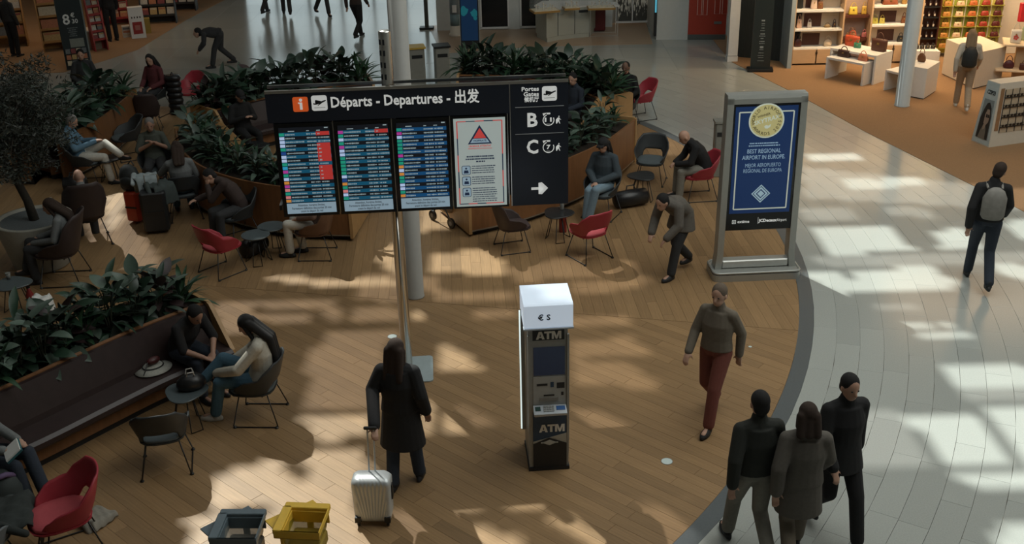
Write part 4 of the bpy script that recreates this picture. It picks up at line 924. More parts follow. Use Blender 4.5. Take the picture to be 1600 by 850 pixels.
shape([[(-0.165, 0.30), (0.185, 0.30), (0.185, 0.45), (-0.165, 0.36)]], UQ(afront(0.4) - 0.004), mat('atm_beige', (0.44, 0.42, 0.36), rough=0.5), 'beige_flash', low)
tri_shape([[(-0.165, 0.0), (0.185, 0.0), (0.185, 0.33), (0.0, 0.405), (-0.165, 0.335)]], UQ(afront(0.3) - 0.007), ATD, 'dark_base_panel', low)
shape([[(-0.075, 0.345), (0.005, 0.315), (0.085, 0.345), (0.005, 0.378)], [(-0.085, 0.352), (-0.05, 0.352), (-0.05, 0.338), (-0.085, 0.338)], [(0.06, 0.352), (0.095, 0.352), (0.095, 0.338), (0.06, 0.338)]], UQ(afront(0.3) - 0.0105), mat('atm_white_mark', (0.5, 0.5, 0.46), rough=0.5), 'emblem', low)
shape([[(-0.14, 0.655), (-0.05, 0.66), (-0.05, 0.67), (-0.14, 0.665)]], UQ(afront(0.66) - 0.004), MATS['atm_beige'], 'small_print', low)
for s in (-1, 1): b = MB(); b.box((s * 0.197 + (0.004 if s > 0 else 0), 0.004, 0.98), (0.022, 0.03, 1.25)); b.build('side_rail', ATG, atm)
b = MB(); b.box((-0.235, 0.27, 1.06), (0.04, 0.03, 1.42)); b.build('strip_holder', ATG, atm); b = MB(); b.box((-0.262, 0.265, 1.06), (0.014, 0.022, 1.40)); led = b.build('light_strip', mat('led_white', (0.80, 0.95, 0.92), rough=0.4, emit=0.8, var=0.0), atm)
b = MB(); b.box((0, 0.25, 0.02), (0.43, 0.54, 0.04)); b.build('foot', ATD, atm)

# ------------------------------------------------------------------ award advertising totem
TP = at(1176, 427); TYAW = R(3)
tot = thing('advertising_totem', 'tall advertising totem with a blue award poster and round gold medal', 'sign', (TP.x, TP.y, 0), TYAW)
TS = lambda px, py: on_plane(px, py, (TP.x, TP.y), TYAW, -0.10)
TA = mat('totem_alloy', (0.40, 0.41, 0.385), rough=0.4, metal=0.45, var=0.08)
hw0, hw1, ht = 0.53, 0.505, 2.66
for s in (-1, 1):
    b = MB(); b.rings([[Vector((s * h + dx, y, z)) for dx, y in ((-0.045, -0.09), (0.045, -0.09), (0.045, 0.11), (-0.045, 0.11))] for z, h in ((0.06, hw0 + 0.02), (0.35, hw0 - 0.01), (ht, hw1))]); b.build('side_post', TA, tot)
b = MB(); b.rings([[Vector((x, y, z)) for y, z in ((-0.09, ht - 0.02), (-0.07, ht + 0.035), (0.09, ht + 0.035), (0.11, ht - 0.02), (0.11, ht - 0.09), (-0.09, ht - 0.09))] for x in (-hw1 - 0.045, hw1 + 0.045)][::-1]); b.build('top_rail', TA, tot)
b = MB(); b.prism(rounded(1.28, 0.52, 0.09, 5), 0.0, 0.10); b.prism(rounded(1.22, 0.46, 0.07, 5), 0.10, 0.125); tb = b.build('base_tray', TA, tot)
b = MB(); b.tube([(x, y, 0.125) for x, y in rounded(1.25, 0.49, 0.08, 5)], 0.018, 8, True); b.build('tray_rim', TA, tb, True)
b = MB(); b.rbox((0, 0.0, 0.19), (1.0, 0.16, 0.12), 0.03); b.build('lower_rail', mat('pale_rail', (0.55, 0.56, 0.53), rough=0.35, metal=0.4), tot)
b = MB(); b.box((0, 0.01, (0.72 + ht - 0.08) / 2), (2 * hw1 - 0.06, 0.16, ht - 0.08 - 0.72)); body = b.build('poster_case', BLACKG, tot)
pz0, pz1 = 0.98, 2.53; PBL = EM('poster_blue', (0.006, 0.026, 0.095), 0.45)
b = MB(); b.box((0, -0.075, (pz0 + pz1) / 2), (0.86, 0.012, pz1 - pz0)); post = b.build('poster', PBL, body)
PLN = EM('poster_line', (0.42, 0.46, 0.40), 0.5)
yp = -0.083
b = MB()
for x in (-0.375, 0.375): b.box((x, yp, (pz0 + pz1) / 2 - 0.005), (0.018, 0.003, pz1 - pz0 - 0.14))
for z in (pz0 + 0.065, pz1 - 0.075): b.box((0, yp, z), (0.75, 0.003, 0.018))
b.build('poster_border', PLN, post)
MG, MD, MW = EM('medal_gold', (0.40, 0.36, 0.16), 0.55), EM('medal_dark', (0.10, 0.085, 0.035), 0.3), EM('medal_pale', (0.45, 0.50, 0.42), 0.55)
mz = 2.33
def disc(r, n=40): return [[(r * math.cos(2 * math.pi * i / n), r * math.sin(2 * math.pi * i / n)) for i in range(n)]]
med = shape(disc(0.245), upright(0, yp - 0.004, mz), MW, 'medal', post); shape(disc(0.225), upright(0, yp - 0.008, mz), MG, 'medal_face', med)
TILT = R(15)
def arc_text(body, r, amid, step, size, flip=False):
    n = len(body)
    for i, c in enumerate(body):
        if c == ' ': continue
        a = amid + (i - (n - 1) / 2) * (step if flip else -step)
        M = upright(r * math.cos(a), yp - 0.0115, mz + r * math.sin(a)) @ Matrix.Rotation(a - math.pi / 2 + (math.pi if flip else 0), 4, 'Z')
        text_mesh(c, size, MD, 'lettering', med, M, 'CENTER', 0.001, 0.0008)
arc_text('WORLD AIRPORT', 0.183, R(100), R(14.5), 0.062); arc_text('AWARDS 2025', 0.185, R(283), R(14.5), 0.062, True)
MT = upright(0, yp - 0.0115, mz) @ Matrix.Rotation(TILT, 4, 'Z')
text_mesh('WINNER', 0.045, MD, 'lettering', med, MT @ Matrix.Translation((-0.02, 0.085, 0)), 'CENTER', 0.0008, 0.0008)
text_mesh('SKYTRAX', 0.082, MW, 'lettering', med, MT @ Matrix.Translation((0, 0.01, 0)), 'CENTER', 0.002, 0.0008, shear=0.2)
tri_shape([[(-.05, -.07), (-.02, -.055), (.01, -.075), (.05, -.06), (.03, -.10), (-.01, -.11), (-.04, -.10)]], MT, MW, 'globe_mark', med)
PT = EM('poster_text_blue', (0.20, 0.30, 0.40), 0.6)
def pt(body, z, size, wd, m=PT, bold=0.0): 
    o = text_mesh(body, size, m, 'lettering', post, None, 'CENTER', bold, 0.0008); xs_ = [v.co.x for v in o.data.vertices]; k = wd / (max(xs_) - min(xs_)); c_ = (max(xs_) + min(xs_)) / 2
    o.data.transform(upright(0, yp - 0.003, z) @ Matrix.Diagonal((k, 1, 1, 1)) @ Matrix.Translation((-c_, 0, 0)))
pt('BEST REGIONAL', 1.895, 0.085, 0.47, bold=0.001); pt('AIRPORT IN EUROPE.', 1.805, 0.085, 0.60, bold=0.001); pt('MEJOR AEROPUERTO', 1.69, 0.078, 0.50); pt('REGIONAL DE EUROPA', 1.61, 0.078, 0.54)
mk = MB()
for z, wd in ((2.01, 0.40), (1.975, 0.42)):
    xx = -wd / 2
    while xx < wd / 2: ww = rs.uniform(0.012, 0.03); mk.box((xx, yp - 0.002, z), (ww * 0.8, 0.002, 0.016)); xx += ww
tag(mk.build('small_print', PT, post), kind='stuff')
DIA = EM('diamond_pale', (0.30, 0.42, 0.48), 0.5)
dm = MB(); DZ = 1.27
for r0, r1 in ((0.135, 0.115), (0.10, 0.07), (0.05, 0.0)):
    for q in range(4):
        a0, a1 = q * math.pi / 2, (q + 1) * math.pi / 2
        dm.prism(orient([Vector((r0 * math.cos(a0), r0 * math.sin(a0))), Vector((r0 * math.cos(a1), r0 * math.sin(a1))), Vector((max(r1, .001) * math.cos(a1), max(r1, .001) * math.sin(a1))), Vector((max(r1, .001) * math.cos(a0), max(r1, .001) * math.sin(a0)))]), 0, 0.003, upright(0, yp - 0.001, DZ))
dm.build('diamond_emblem', DIA, post)
text_mesh('extime', 0.062, LIT, 'lettering', body, upright(-0.215, -0.073, 0.85), 'CENTER', 0.001, 0.001)
shape(ring(0.03, 0.038, R(45), R(405), 4) + [[(-.012, -.003), (.012, -.003), (.012, .003), (-.012, .003)], [(-.003, -.012), (.003, -.012), (.003, .012), (-.003, .012)]], upright(-0.35, -0.072, 0.85), LIT, 'app_mark', body)
shape([[(-.002, -.05), (.002, -.05), (.002, .05), (-.002, .05)]], upright(-0.005, -0.072, 0.86), LIT, 'rule', body)
text_mesh('JCDecaux', 0.062, LIT, 'lettering', body, upright(0.135, -0.073, 0.855), 'CENTER', 0.0025, 0.001); text_mesh('Airport', 0.062, LIT, 'lettering', body, upright(0.335, -0.073, 0.855), 'CENTER', 0.0, 0.001, sx=0.75)

# ------------------------------------------------------------------ silver suitcase
SILV = mat('silver_shell', (0.56, 0.60, 0.61), rough=0.38, metal=0.35, var=0.05)
sp_ = at(586, 812); suit = thing('suitcase', 'silver ribbed cabin suitcase on wheels, pulled by the woman in black', 'suitcase', (sp_.x, sp_.y, 0), R(-2))
def ribbed(wd, dp, z0, z1):
    mb = MB(); NZ, NF = 18, 70; rr = []; rad = 0.045
    for i in range(NZ + 1):
        t = i / NZ; z = z0 + (z1 - z0) * t; e = 1 - 0.10 * max(0, (0.08 - t) / 0.08) ** 1.5 - 0.16 * max(0, (t - 0.9) / 0.1) ** 2; w2 = wd / 2 * (0.94 + 0.06 * t) * e; d2_ = dp / 2 * (1 - (1 - e) * 1.6); row = []
        def amp(x): u = x / w2; return 0.0085 * math.sin(math.pi * min(1, max(0, t * 1.02))) ** 0.5 * (0.5 - 0.5 * math.cos((u / (0.50 + 0.50 * t)) * math.pi * 9.0)) * (1 if abs(u) < 0.86 else 0)
        for sg in (-1, 1):
            xs_ = [(-1 + 2 * j / NF) * (w2 - rad) for j in range(NF + 1)]; xs_ = xs_ if sg < 0 else xs_[::-1]
            row += [Vector((x, sg * (d2_ - amp(x)), z)) for x in xs_]
            cx, a0 = (w2 - rad, -90) if sg < 0 else (-(w2 - rad), 90)
            for k in (1, 2, 3): a = R(a0 + 30 * k - (0 if k < 3 else 1)); row.append(Vector((cx + rad * math.cos(a), sg * -1 * -(d2_ - rad) * 1 + rad * math.sin(a), z)))
            if sg < 0: row.append(Vector((w2, d2_ - rad, z)))
            else: row.append(Vector((-w2, -(d2_ - rad), z)))
        rr.append(row)
    return mb.rings(rr)
ribbed(0.385, 0.23, 0.055, 0.53).build('shell', SILV, suit, True)
for s in (-1, 1):
    b = MB(); b.box((s * 0.145, -0.09, 0.085), (0.06, 0.07, 0.06)); b.build('corner_guard', BLACK, suit)
    for y in (-0.085, 0.085): b = MB(); b.tube([(s * 0.145 - 0.012, y, 0.026), (s * 0.145 + 0.012, y, 0.026)], 0.026, 12); b.box((s * 0.145, y, 0.055), (0.02, 0.03, 0.03)); b.build('wheel', BLACK, suit)
b = MB()
for x in (-0.03, 0.03): b.tube([(x, 0.07, 0.51), (x + 0.012, 0.10, 1.0)], 0.0085, 8)
b.build('telescopic_handle', mat('pale_tube', (0.55, 0.6, 0.62), rough=0.3, metal=0.5), suit); b = MB(); b.rbox((0.012, 0.10, 1.005), (0.13, 0.03, 0.028), 0.01); b.build('grip', BLACK, suit)
b = MB(); b.box((0.195, 0, 0.35), (0.012, 0.06, 0.16)); b.box((-0.19, 0, 0.40), (0.012, 0.05, 0.1)); b.build('side_grip', BLACK, suit)

# ------------------------------------------------------------------ sorting bins at the lower edge
CLEARB = bpy.data.materials.new('clear_bag'); CLEARB.use_nodes = True
_n = CLEARB.node_tree; _p = _n.nodes['Principled BSDF']; _p.inputs['Base Color'].default_value = (0.25, 0.26, 0.24, 1); _p.inputs['Roughness'].default_value = 0.25; _p.inputs['Alpha'].default_value = 0.86
CLEARY = CLEARB.copy(); CLEARY.name = 'yellow_clear_bag'; CLEARY.node_tree.nodes['Principled BSDF'].inputs['Base Color'].default_value = (0.36, 0.27, 0.03, 1); CLEARY.node_tree.nodes['Principled BSDF'].inputs['Alpha'].default_value = 0.85
def sorting_bin(label, px, py, m, bag, rz):
    p = at(px, py, 0.95); t = thing('sorting_bin', label, 'bin', (p.x, p.y, 0), rz)
    T = MB()
    for c, d in (((0, 0.20, 0.95), (0.46, 0.09, 0.05)), ((-0.195, -0.02, 0.95), (0.09, 0.40, 0.05)), ((0.03, 0.150, 0.885), (0.40, 0.012, 0.12)), ((-0.148, -0.02, 0.885), (0.012, 0.36, 0.12)), ((0.225, -0.02, 0.945), (0.012, 0.40, 0.05)), ((0, -0.215, 0.93), (0.46, 0.014, 0.08))): T.rbox(c, d, 0.012 if d[0] > 0.02 else 0.004)
    T.build('frame', m, t)
    P = MB(); P.box((0, 0.0, 0.885), (0.42, 0.42, 0.02), R(45)); 
    P = MB(); rr = [[Vector((x, y, z)) for x, y in [(s_ * math.cos(R(90 * k)), s_ * math.sin(R(90 * k)) + 0.02) for k in range(4)]] for z, s_ in ((0.0, 0.36), (0.03, 0.36))]; P.rings(rr).build('base_plate', m, t)
    P = MB()
    for cx, cy, a in ((0.0, 0.27, 45), (-0.27, 0.02, 45)): P.box((cx, cy, 0.905), (0.17, 0.17, 0.012), R(a))
    P.build('corner_plate', m, t)
    Q = MB(); Q.box((0, 0.235, 0.46), (0.06, 0.03, 0.92)); Q.box((-0.225, 0.0, 0.46), (0.03, 0.06, 0.92)); Q.build('post', m, t)
    B = MB(); rr = []
    for z, s_ in ((0.935, 1.0), (0.90, 0.97), (0.80, 0.88), (0.70, 0.72), (0.695, 0.02)):
        rr.append([Vector((0.03 + x * 0.185 * s_ * (1 + 0.04 * math.sin(k * 2.3 + z * 9)), -0.02 + y * 0.185 * s_, z)) for k, (x, y) in enumerate([(-1, -1), (-.3, -1.02), (.4, -.98), (1, -1), (1.02, -.3), (.97, .4), (1, 1), (.3, 1.0), (-.4, .97), (-1, 1), (-.97, .3), (-1.02, -.4)])])
    B.rings(rr[::-1], cap=False).build('bag', bag, t, True)
    Q = MB(); Q.rbox((0.035, -0.03, 0.72), (0.345, 0.345, 0.12), 0.03); Q.build('liner_fill', mat('grey_liner' if bag is CLEARB else 'yellow_liner', (0.17, 0.165, 0.145) if bag is CLEARB else (0.30, 0.21, 0.03), rough=0.4, var=0.2), t)
    t.scale = (.86, .86, 1); return t
sorting_bin('slate grey sorting bin with a clear bag at the lower edge', 372, 822, mat('slate_grey_bin', (0.13, 0.17, 0.195), rough=0.45), CLEARB, R(-2))
sorting_bin('yellow sorting bin with a clear yellow bag at the lower edge', 472, 812, mat('yellow_bin', (0.85, 0.54, 0.07), rough=0.45), CLEARY, R(-6))

# ------------------------------------------------------------------ floor lights, small bins, stroller
FLM = mat('floor_light_glass', (0.62, 0.72, 0.70), rough=0.3, var=0.03); FLR = mat('floor_light_ring', (0.35, 0.36, 0.35), rough=0.3, metal=0.8)
for lab, px, py, r in (('round pale floor light behind the woman in black', 613, 526, 0.064), ('round pale floor light on the oak right of the cash machine', 1042, 721, 0.064), ('dim round floor light under the red-trousered walker', 1120, 559, 0.062), ('tiny bright floor light near the edge strip', 1172, 542, 0.024)):
    p = at(px, py); t = thing('floor_light', lab, 'floor light', (p.x, p.y, 0), 0, 'recessed floor lights'); b = MB(); b.lathe([(r * 0.9, 0.001), (r * 0.9, 0.004), (r * 0.02, 0.005)], 24); b.build('lens', FLM, t); b = MB(); b.lathe([(r, 0.0), (r, 0.004), (r * 0.9, 0.0045), (r * 0.9, 0.0)], 24); b.build('ring', FLR, t)
def slim_bin(label, px, py, h, wd, m, lidm, rz=0.0):
    p = at(px, py); t = thing('waste_bin', label, 'bin', (p.x, p.y, 0), rz); b = MB(); b.rbox((0, 0, h / 2), (wd, wd, h), 0.02); b.build('body', m, t)
    b = MB(); b.rings([[Vector((x, y, z)) for x, y in ((-wd * .58, -wd * .58), (wd * .58, -wd * .58), (wd * .58, wd * .58), (-wd * .58, wd * .58))] for z in (h + 0.001, h + 0.04)]); b.build('lid', lidm, t); b = MB(); b.box((0, -wd / 2 - 0.002, h * 0.8), (wd * 0.7, 0.006, 0.08)); b.build('slot', BLACK, t)
GBIN = mat('grey_bin_metal', (0.27, 0.27, 0.24), rough=0.5, metal=0.3)
slim_bin('slim grey waste bin beside the advertising totem', 1121, 274, 1.0, 0.20, GBIN, GBIN)
slim_bin('grey recycling bin with a yellow lid behind the board', 653, 133, 0.9, 0.36, GBIN, mat('yellow_lid', (0.5, 0.33, 0.05), rough=0.5), 0.2)
slim_bin('grey recycling bin with a black lid behind the board', 692, 131, 0.9, 0.34, GBIN, BLACK, 0.2)
p = at(706, 345); st_ = thing('stroller', 'black folding stroller beside the planter under the board', 'stroller', (p.x, p.y, 0), R(40)); b = MB()
for x in (-0.2, 0.2): b.tube([(x, -0.25, 0.10), (x, 0.1, 0.55), (x, 0.32, 0.95)], 0.012); b.tube([(x, 0.25, 0.10), (x, -0.05, 0.55)], 0.012)
b.tube([(-0.2, 0.32, 0.95), (0.2, 0.32, 0.95)], 0.014); b.build('frame', BLACK, st_)
b = MB(); b.rings([[Vector((x, y, z)) for x in (-0.19, 0.19) for y, z in (((-0.12, 0.42), (0.10, 0.42)) if x < 0 else ((0.10, 0.42), (-0.12, 0.42)))], [Vector((x, y, z)) for x in (-0.19, 0.19) for y, z in (((-0.1, 0.46), (0.2, 0.85)) if x < 0 else ((0.2, 0.85), (-0.1, 0.46)))]]); b.build('seat', mat('black_canvas', (0.015, 0.016, 0.018), rough=0.9), st_)
for x in (-0.2, 0.2):
    for y in (-0.25, 0.25): b = MB(); b.tube([(x - 0.02, y, 0.085), (x + 0.02, y, 0.085)], 0.085, 16); w_ = b.build('wheel', BLACK, st_); b = MB(); b.tube([(x - 0.022, y, 0.085), (x + 0.022, y, 0.085)], 0.04, 10); b.build('hub', mat('grey_hub', (0.2, 0.2, 0.2), rough=0.4), w_)
b = MB(); b.ell((0.0, 0.0, 0.24), (0.16, 0.14, 0.09)); b.build('basket', mat('tan_bag', (0.30, 0.22, 0.14), rough=0.9), st_, True)

# ------------------------------------------------------------------ people
def skin(tone): return mat('skin_%d' % tone, [(0.46, 0.27, 0.19), (0.34, 0.19, 0.13), (0.16, 0.085, 0.055)][tone], rough=0.55, var=0.05)
def cloth(name, c): return mat(name, c, rough=0.9, var=0.18, scale=35, bump=0.15)
STAND = dict(pel=(0, 0, .96), wai=(0, 0, 1.10), che=(0, 0, 1.27), sho=(0, -.01, 1.43), nec=(0, 0, 1.50), hea=(0, .02, 1.625), hl=(-.09, 0, .92), hr=(.09, 0, .92), kl=(-.10, .02, .50), kr=(.10, .02, .50), al=(-.10, -.01, .09), ar=(.10, -.01, .09),
             sl=(-.165, -.01, 1.40), sr=(.165, -.01, 1.40), el=(-.235, -.03, 1.14), er=(.235, -.03, 1.14), wl=(-.235, .05, .89), wr=(.235, .05, .89))
WALKP = dict(STAND, kl=(-.09, .20, .53), al=(-.09, .30, .10), kr=(.09, .03, .50), ar=(.09, -.30, .17), el=(-.24, -.12, 1.15), wl=(-.24, -.10, .90), er=(.24, .06, 1.15), wr=(.23, .24, .96))
SIT = dict(pel=(0, -.06, .55), wai=(0, -.10, .68), che=(0, -.11, .86), sho=(0, -.10, 1.02), nec=(0, -.08, 1.08), hea=(0, -.03, 1.20), hl=(-.09, -.04, .53), hr=(.09, -.04, .53), kl=(-.12, .36, .52), kr=(.12, .36, .52), al=(-.12, .38, .09), ar=(.12, .38, .09),
           sl=(-.165, -.10, .985), sr=(.165, -.10, .985), el=(-.25, -.04, .73), er=(.25, -.04, .73), wl=(-.14, .20, .66), wr=(.14, .20, .66))
def torso_rings(J, add, rows, LAT):
    """rows: (joint, rx, ry); stacked ellipses along the spine"""
    pts = [Vector(J[k]) for k, _, _ in rows]; rr = []
    for i, (k, rx, ry) in enumerate(rows):
        d = (pts[min(i + 1, len(pts) - 1)] - pts[max(i - 1, 0)]).normalized(); lat = (LAT - d * LAT.dot(d)).normalized(); fw_ = d.cross(lat).normalized() * -1
        if fw_.y < 0 and abs(fw_.y) > 0.3: pass
        rr.append([pts[i] + lat * ((rx + add) * math.cos(t)) + fw_ * ((ry + add) * math.sin(t)) for t in [2 * math.pi * j / 18 for j in range(18)]])
    return rr
def blend(a, b, t): return tuple(Vector(a).lerp(Vector(b), t))
def person(label, loc, rz, pose, top=None, legs=None, shoes=None, hair=None, hcol=None, tone=0, look=(0, 1, -.12), coat=None, sleeve=1.0, height=1.72, vox=0.0125, group=None, bend=0.0, belly=0.0, cap=None, eyes=True, z=0.0):
    t = thing('person', label, 'person', (loc[0], loc[1], z), rz, group); k = height / 1.72 if pose['pel'][2] > 0.8 else 1.0
    J = {a: tuple(Vector(b) * k) for a, b in pose.items()}; LAT = (Vector(J['sr']) - Vector(J['sl'])).normalized()
    J['pe0'] = tuple(Vector(J['pel']) - (Vector(J['wai']) - Vector(J['pel'])).normalized() * 0.06)
    rows = [('pe0', .13, .10), ('pel', .165, .115 + belly * .3), ('wai', .145, .105 + belly), ('che', .165, .12), ('sho', .125, .080)]
    def trunk(mb, add, r=rows): mb.rings(torso_rings(J, add, r, LAT)); [mb.ell(J[s_], (.050 + add * .8,) * 3, n=10, m=7) for s_ in ('sl', 'sr')]; [mb.capsule(J[s_], .046 + add * .8, J['sho'], .060 + add * .8, 10) for s_ in ('sl', 'sr')]
    def arm(mb, s_, add, upto=1.0):
        mb.capsule(J['s' + s_], .048 + add, J['e' + s_], .043 + add, 10)
        if upto > 0.5: mb.capsule(J['e' + s_], .042 + add, blend(J['e' + s_], J['w' + s_], upto), .031 + add * 1.1, 10)
    def leg(mb, s_, add, low=1.0, flare=0.0):
        mb.capsule(J['h' + s_], .088 + add, J['k' + s_], .060 + add, 12); mb.capsule(J['k' + s_], .058 + add, blend(J['k' + s_], J['a' + s_], low), .040 + add + flare, 12)
    # body: trunk, neck, head, limbs, hands and feet fused into one skin surface
    b = MB(); trunk(b, 0.0); b.capsule(J['nec'], .056, J['hea'], .050, 10)
    hc = Vector(J['hea']); up0 = (hc - Vector(J['nec'])).normalized(); f = Vector(look).normalized(); r_ = f.cross(up0).normalized(); u = r_.cross(f).normalized(); HM = Matrix((r_, f, u)).transposed()
    hp = lambda x, y, zz: hc + HM @ Vector((x, y, zz))
    b.ell(hp(0, 0, .02), (.074, .094, .104), HM); b.ell(hp(0, .028, -.055), (.054, .064, .062), HM); b.capsule(hp(0, .085, .018), .010, hp(0, .106, -.022), .016, 8); b.ell(hp(0, .084, -.058), (.024, .012, .010), HM, 8, 6)
    for s_ in (-1, 1): b.ell(hp(s_ * .076, -.005, -.005), (.014, .024, .034), HM, 8, 6)
    for s_, sg in (('l', -1), ('r', 1)):
        arm(b, s_, 0.0); leg(b, s_, 0.0)
        w_ = Vector(J['w' + s_]); d = (w_ - Vector(J['e' + s_])).normalized(); side = d.cross(Vector((0, 0, 1)) if abs(d.z) < .8 else Vector((0, 1, 0))).normalized(); nn = side.cross(d)
        HMx = Matrix((side, d, nn)).transposed(); b.ell(w_ + d * .055, (.040, .055, .020), HMx, 10, 7)
        for q, (o_, L) in enumerate(((-.030, .058), (-.010, .070), (.010, .066), (.029, .050))):
            p0 = w_ + d * .095 + side * o_; p1 = p0 + d * L * .55 - nn * .008; p2 = p1 + d * L * .35 - nn * .025; b.capsule(p0, .0095, p1, .0088, 6); b.capsule(p1, .0088, p2, .008, 6)
        th = w_ + d * .03 + side * (-.036 * sg if sg else 0); b.capsule(th, .011, th + d * .045 + side * (-.03 * sg) - nn * .012, .009, 6)
        a_ = Vector(J['a' + s_]); kn = Vector(J['k' + s_]); fd = Vector(pose.get('f' + s_, (0, 1, 0))).normalized(); b.capsule(a_ - Vector((0, 0, .03)), .036, a_ + fd * .13 - Vector((0, 0, .045)), .030, 8)
    body = remesh_build(b, 'body', skin(tone), t, vox)
    if top:
        m, add = top if isinstance(top, tuple) else (top, .018); c = MB(); trunk(c, add, [('pel', .17, .12 + belly * .5), ('wai', .15, .112 + belly), ('che', .165, .12), ('sho', .125, .080)])
        for s_ in ('l', 'r'): arm(c, s_, add * .9, sleeve)
        c.capsule(J['sho'], .085, J['nec'], .062 + add * .4, 10); remesh_build(c, 'top', m, t, vox)
    if legs:
        c = MB(); c.rings(torso_rings(J, .014, [('pe0', .13, .10), ('pel', .166, .116 + belly * .3), ('wai', .146, .106 + belly)], LAT))
        for s_ in ('l', 'r'): leg(c, s_, .014, .96, .012)
        remesh_build(c, 'trousers', legs, t, vox)
    if coat:
        m, hem, wide = coat; c = MB(); P = Vector(J['pel']); rows_c = []
        c.rings([[Vector((P.x * (1 - q) + x * (.17 + wide * q) , P.y * (1 - q) + .02 * q + y * (.135 + wide * .8 * q), P.z + .12 - (P.z + .12 - hem) * q)) for x, y in [(math.cos(a), math.sin(a)) for a in [2 * math.pi * j / 20 for j in range(20)]]] for q in (1.0, .66, .33, 0.0)])
        trunk(c, .032)
        for s_ in ('l', 'r'): arm(c, s_, .028)
        c.capsule(J['sho'], .095, J['nec'], .075, 10); remesh_build(c, 'coat', m, t, vox)
    if shoes:
        for s_ in ('l', 'r'):
            a_ = Vector(J['a' + s_]); fd = Vector(pose.get('f' + s_, (0, 1, 0))).normalized(); sd = fd.cross(Vector((0, 0, 1))).normalized(); nn = sd.cross(fd); c = MB(); M = Matrix((sd, fd, nn)).transposed(); q = lambda x, y, zz: a_ + M @ Vector((x, y, zz))
            rr = []
            for zz, s1 in ((-.088, .96), (-.07, 1.0), (-.045, .97), (-.01, .6)):
                rr.append([q(.047 * s1 * math.cos(a) * (1 if math.sin(a) > 0 else .85), (.045 if zz > -.03 else .055) + .135 * s1 * math.sin(a) * (1 if zz < -.03 else .62) - (.03 if zz > -.03 else 0), zz) for a in [2 * math.pi * j / 16 for j in range(16)]])
            c.rings(rr); c.capsule(q(0, -.005, .02), .046, q(0, 0, -.04), .047, 10); c.build('shoe', shoes, t, True)
    if hair:
        c = MB()
        if hair in ('short', 'bob', 'long', 'verylong', 'bun'):
            c.ell(hp(0, -.018, .042), (.084, .098, .096), HM); c.ell(hp(0, -.05, -.01), (.076, .06, .085), HM)
        if hair == 'grey_ring': c.ell(hp(0, -.035, -.01), (.082, .07, .06), HM)
        if hair in ('bob', 'long', 'verylong'):
            L = {'bob': .16, 'long': .30, 'verylong': .46}[hair]; back = (Vector(J['sho']) - hc); dn = Vector((0, 0, -1)) if pose['pel'][2] > .8 else (Vector(J['che']) - hc).normalized()
            for x in (-.055, 0, .055):
                p0 = hp(x, -.06, .02)
                if pose['pel'][2] > .8: c.capsule(p0, .050, p0 + HM @ Vector((x * .3, -.055, 0)) + dn * L, .040, 10)
                else:
                    S_, C_ = Vector(J['sho']), Vector(J['che']); p1 = S_ + Vector((x, -.125, .02)); p2 = p1 + (C_ - S_).normalized() * max(.03, L - .16) + Vector((0, -.035, 0)); c.capsule(p0, .050, p1, .044, 10); c.capsule(p1, .044, p2, .034, 10)
            for x in (-1, 1): p0 = hp(x * .070, .0, .0); c.capsule(p0, .028, p0 + HM @ Vector((x * .012, -.03, 0)) + dn * L * .6, .024, 8)
        if hair == 'bun': c.ell(hp(0, -.12, .05), (.045, .045, .045), HM)
        remesh_build(c, 'hair', hcol, t, max(vox, .010))
    if cap:
        c = MB(); c.ell(hp(0, -.008, .055), (.086, .104, .080), HM); c.rings([[hp(x, y, zz) for x, y in ((-.06, .08), (.06, .08), (.05, .16), (-.05, .16))] for zz in (.052, .064)]); c.build('cap', cap, t, True)
    if eyes:
        for x in (-.031, .031): c = MB(); c.ell(hp(x, .083, .014), (.011, .008, .008), HM, 8, 6); c.build('eye', DKICON, t, True)
    return t
def remesh_build(mb, name, m, parent, vox):
    me = remesh(mb.mesh(name, m), vox, 3); me.name = name; me.materials.clear(); me.materials.append(m)
    return obj(name, me, parent)
HBLK, HBRN, HGRY = cloth('black_hair', (0.010, 0.009, 0.009)), cloth('brown_hair', (0.030, 0.017, 0.011)), cloth('grey_hair', (0.16, 0.15, 0.14))
KBLK, KCHAR, KNAVY = cloth('black_cloth', (0.011, 0.011, 0.012)), cloth('charcoal_cloth', (0.030, 0.031, 0.033)), cloth('navy_denim', (0.022, 0.030, 0.045))
KDEN, KLDEN, KCRM, KGRY = cloth('blue_denim', (0.065, 0.14, 0.20)), cloth('light_denim', (0.18, 0.26, 0.32)), cloth('cream_cloth', (0.48, 0.45, 0.38)), cloth('grey_cloth', (0.16, 0.17, 0.17))
KWHT, KBLUE, KOCH, KBRN = cloth('off_white_cloth', (0.55, 0.53, 0.47)), cloth('blue_shirt', (0.10, 0.19, 0.27)), cloth('ochre_cloth', (0.20, 0.105, 0.045)), cloth('dark_brown_cloth', (0.045, 0.030, 0.026))
KOLV, KTAN, KPLAID, KREDB = cloth('olive_cloth', (0.060, 0.068, 0.055)), cloth('tan_jacket', (0.16, 0.10, 0.075)), cloth('dark_red_plaid', (0.10, 0.022, 0.025)), cloth('rust_red_cloth', (0.17, 0.050, 0.036))
KTAUP, KBEIG, KGBR = cloth('taupe_cloth', (0.15, 0.125, 0.095)), cloth('grey_beige_cloth', (0.20, 0.19, 0.16)), cloth('grey_brown_cloth', (0.11, 0.098, 0.084))
SHB, SHW = mat('black_shoe', (0.015, 0.016, 0.018), rough=0.6), mat('white_shoe', (0.55, 0.54, 0.50), rough=0.6)
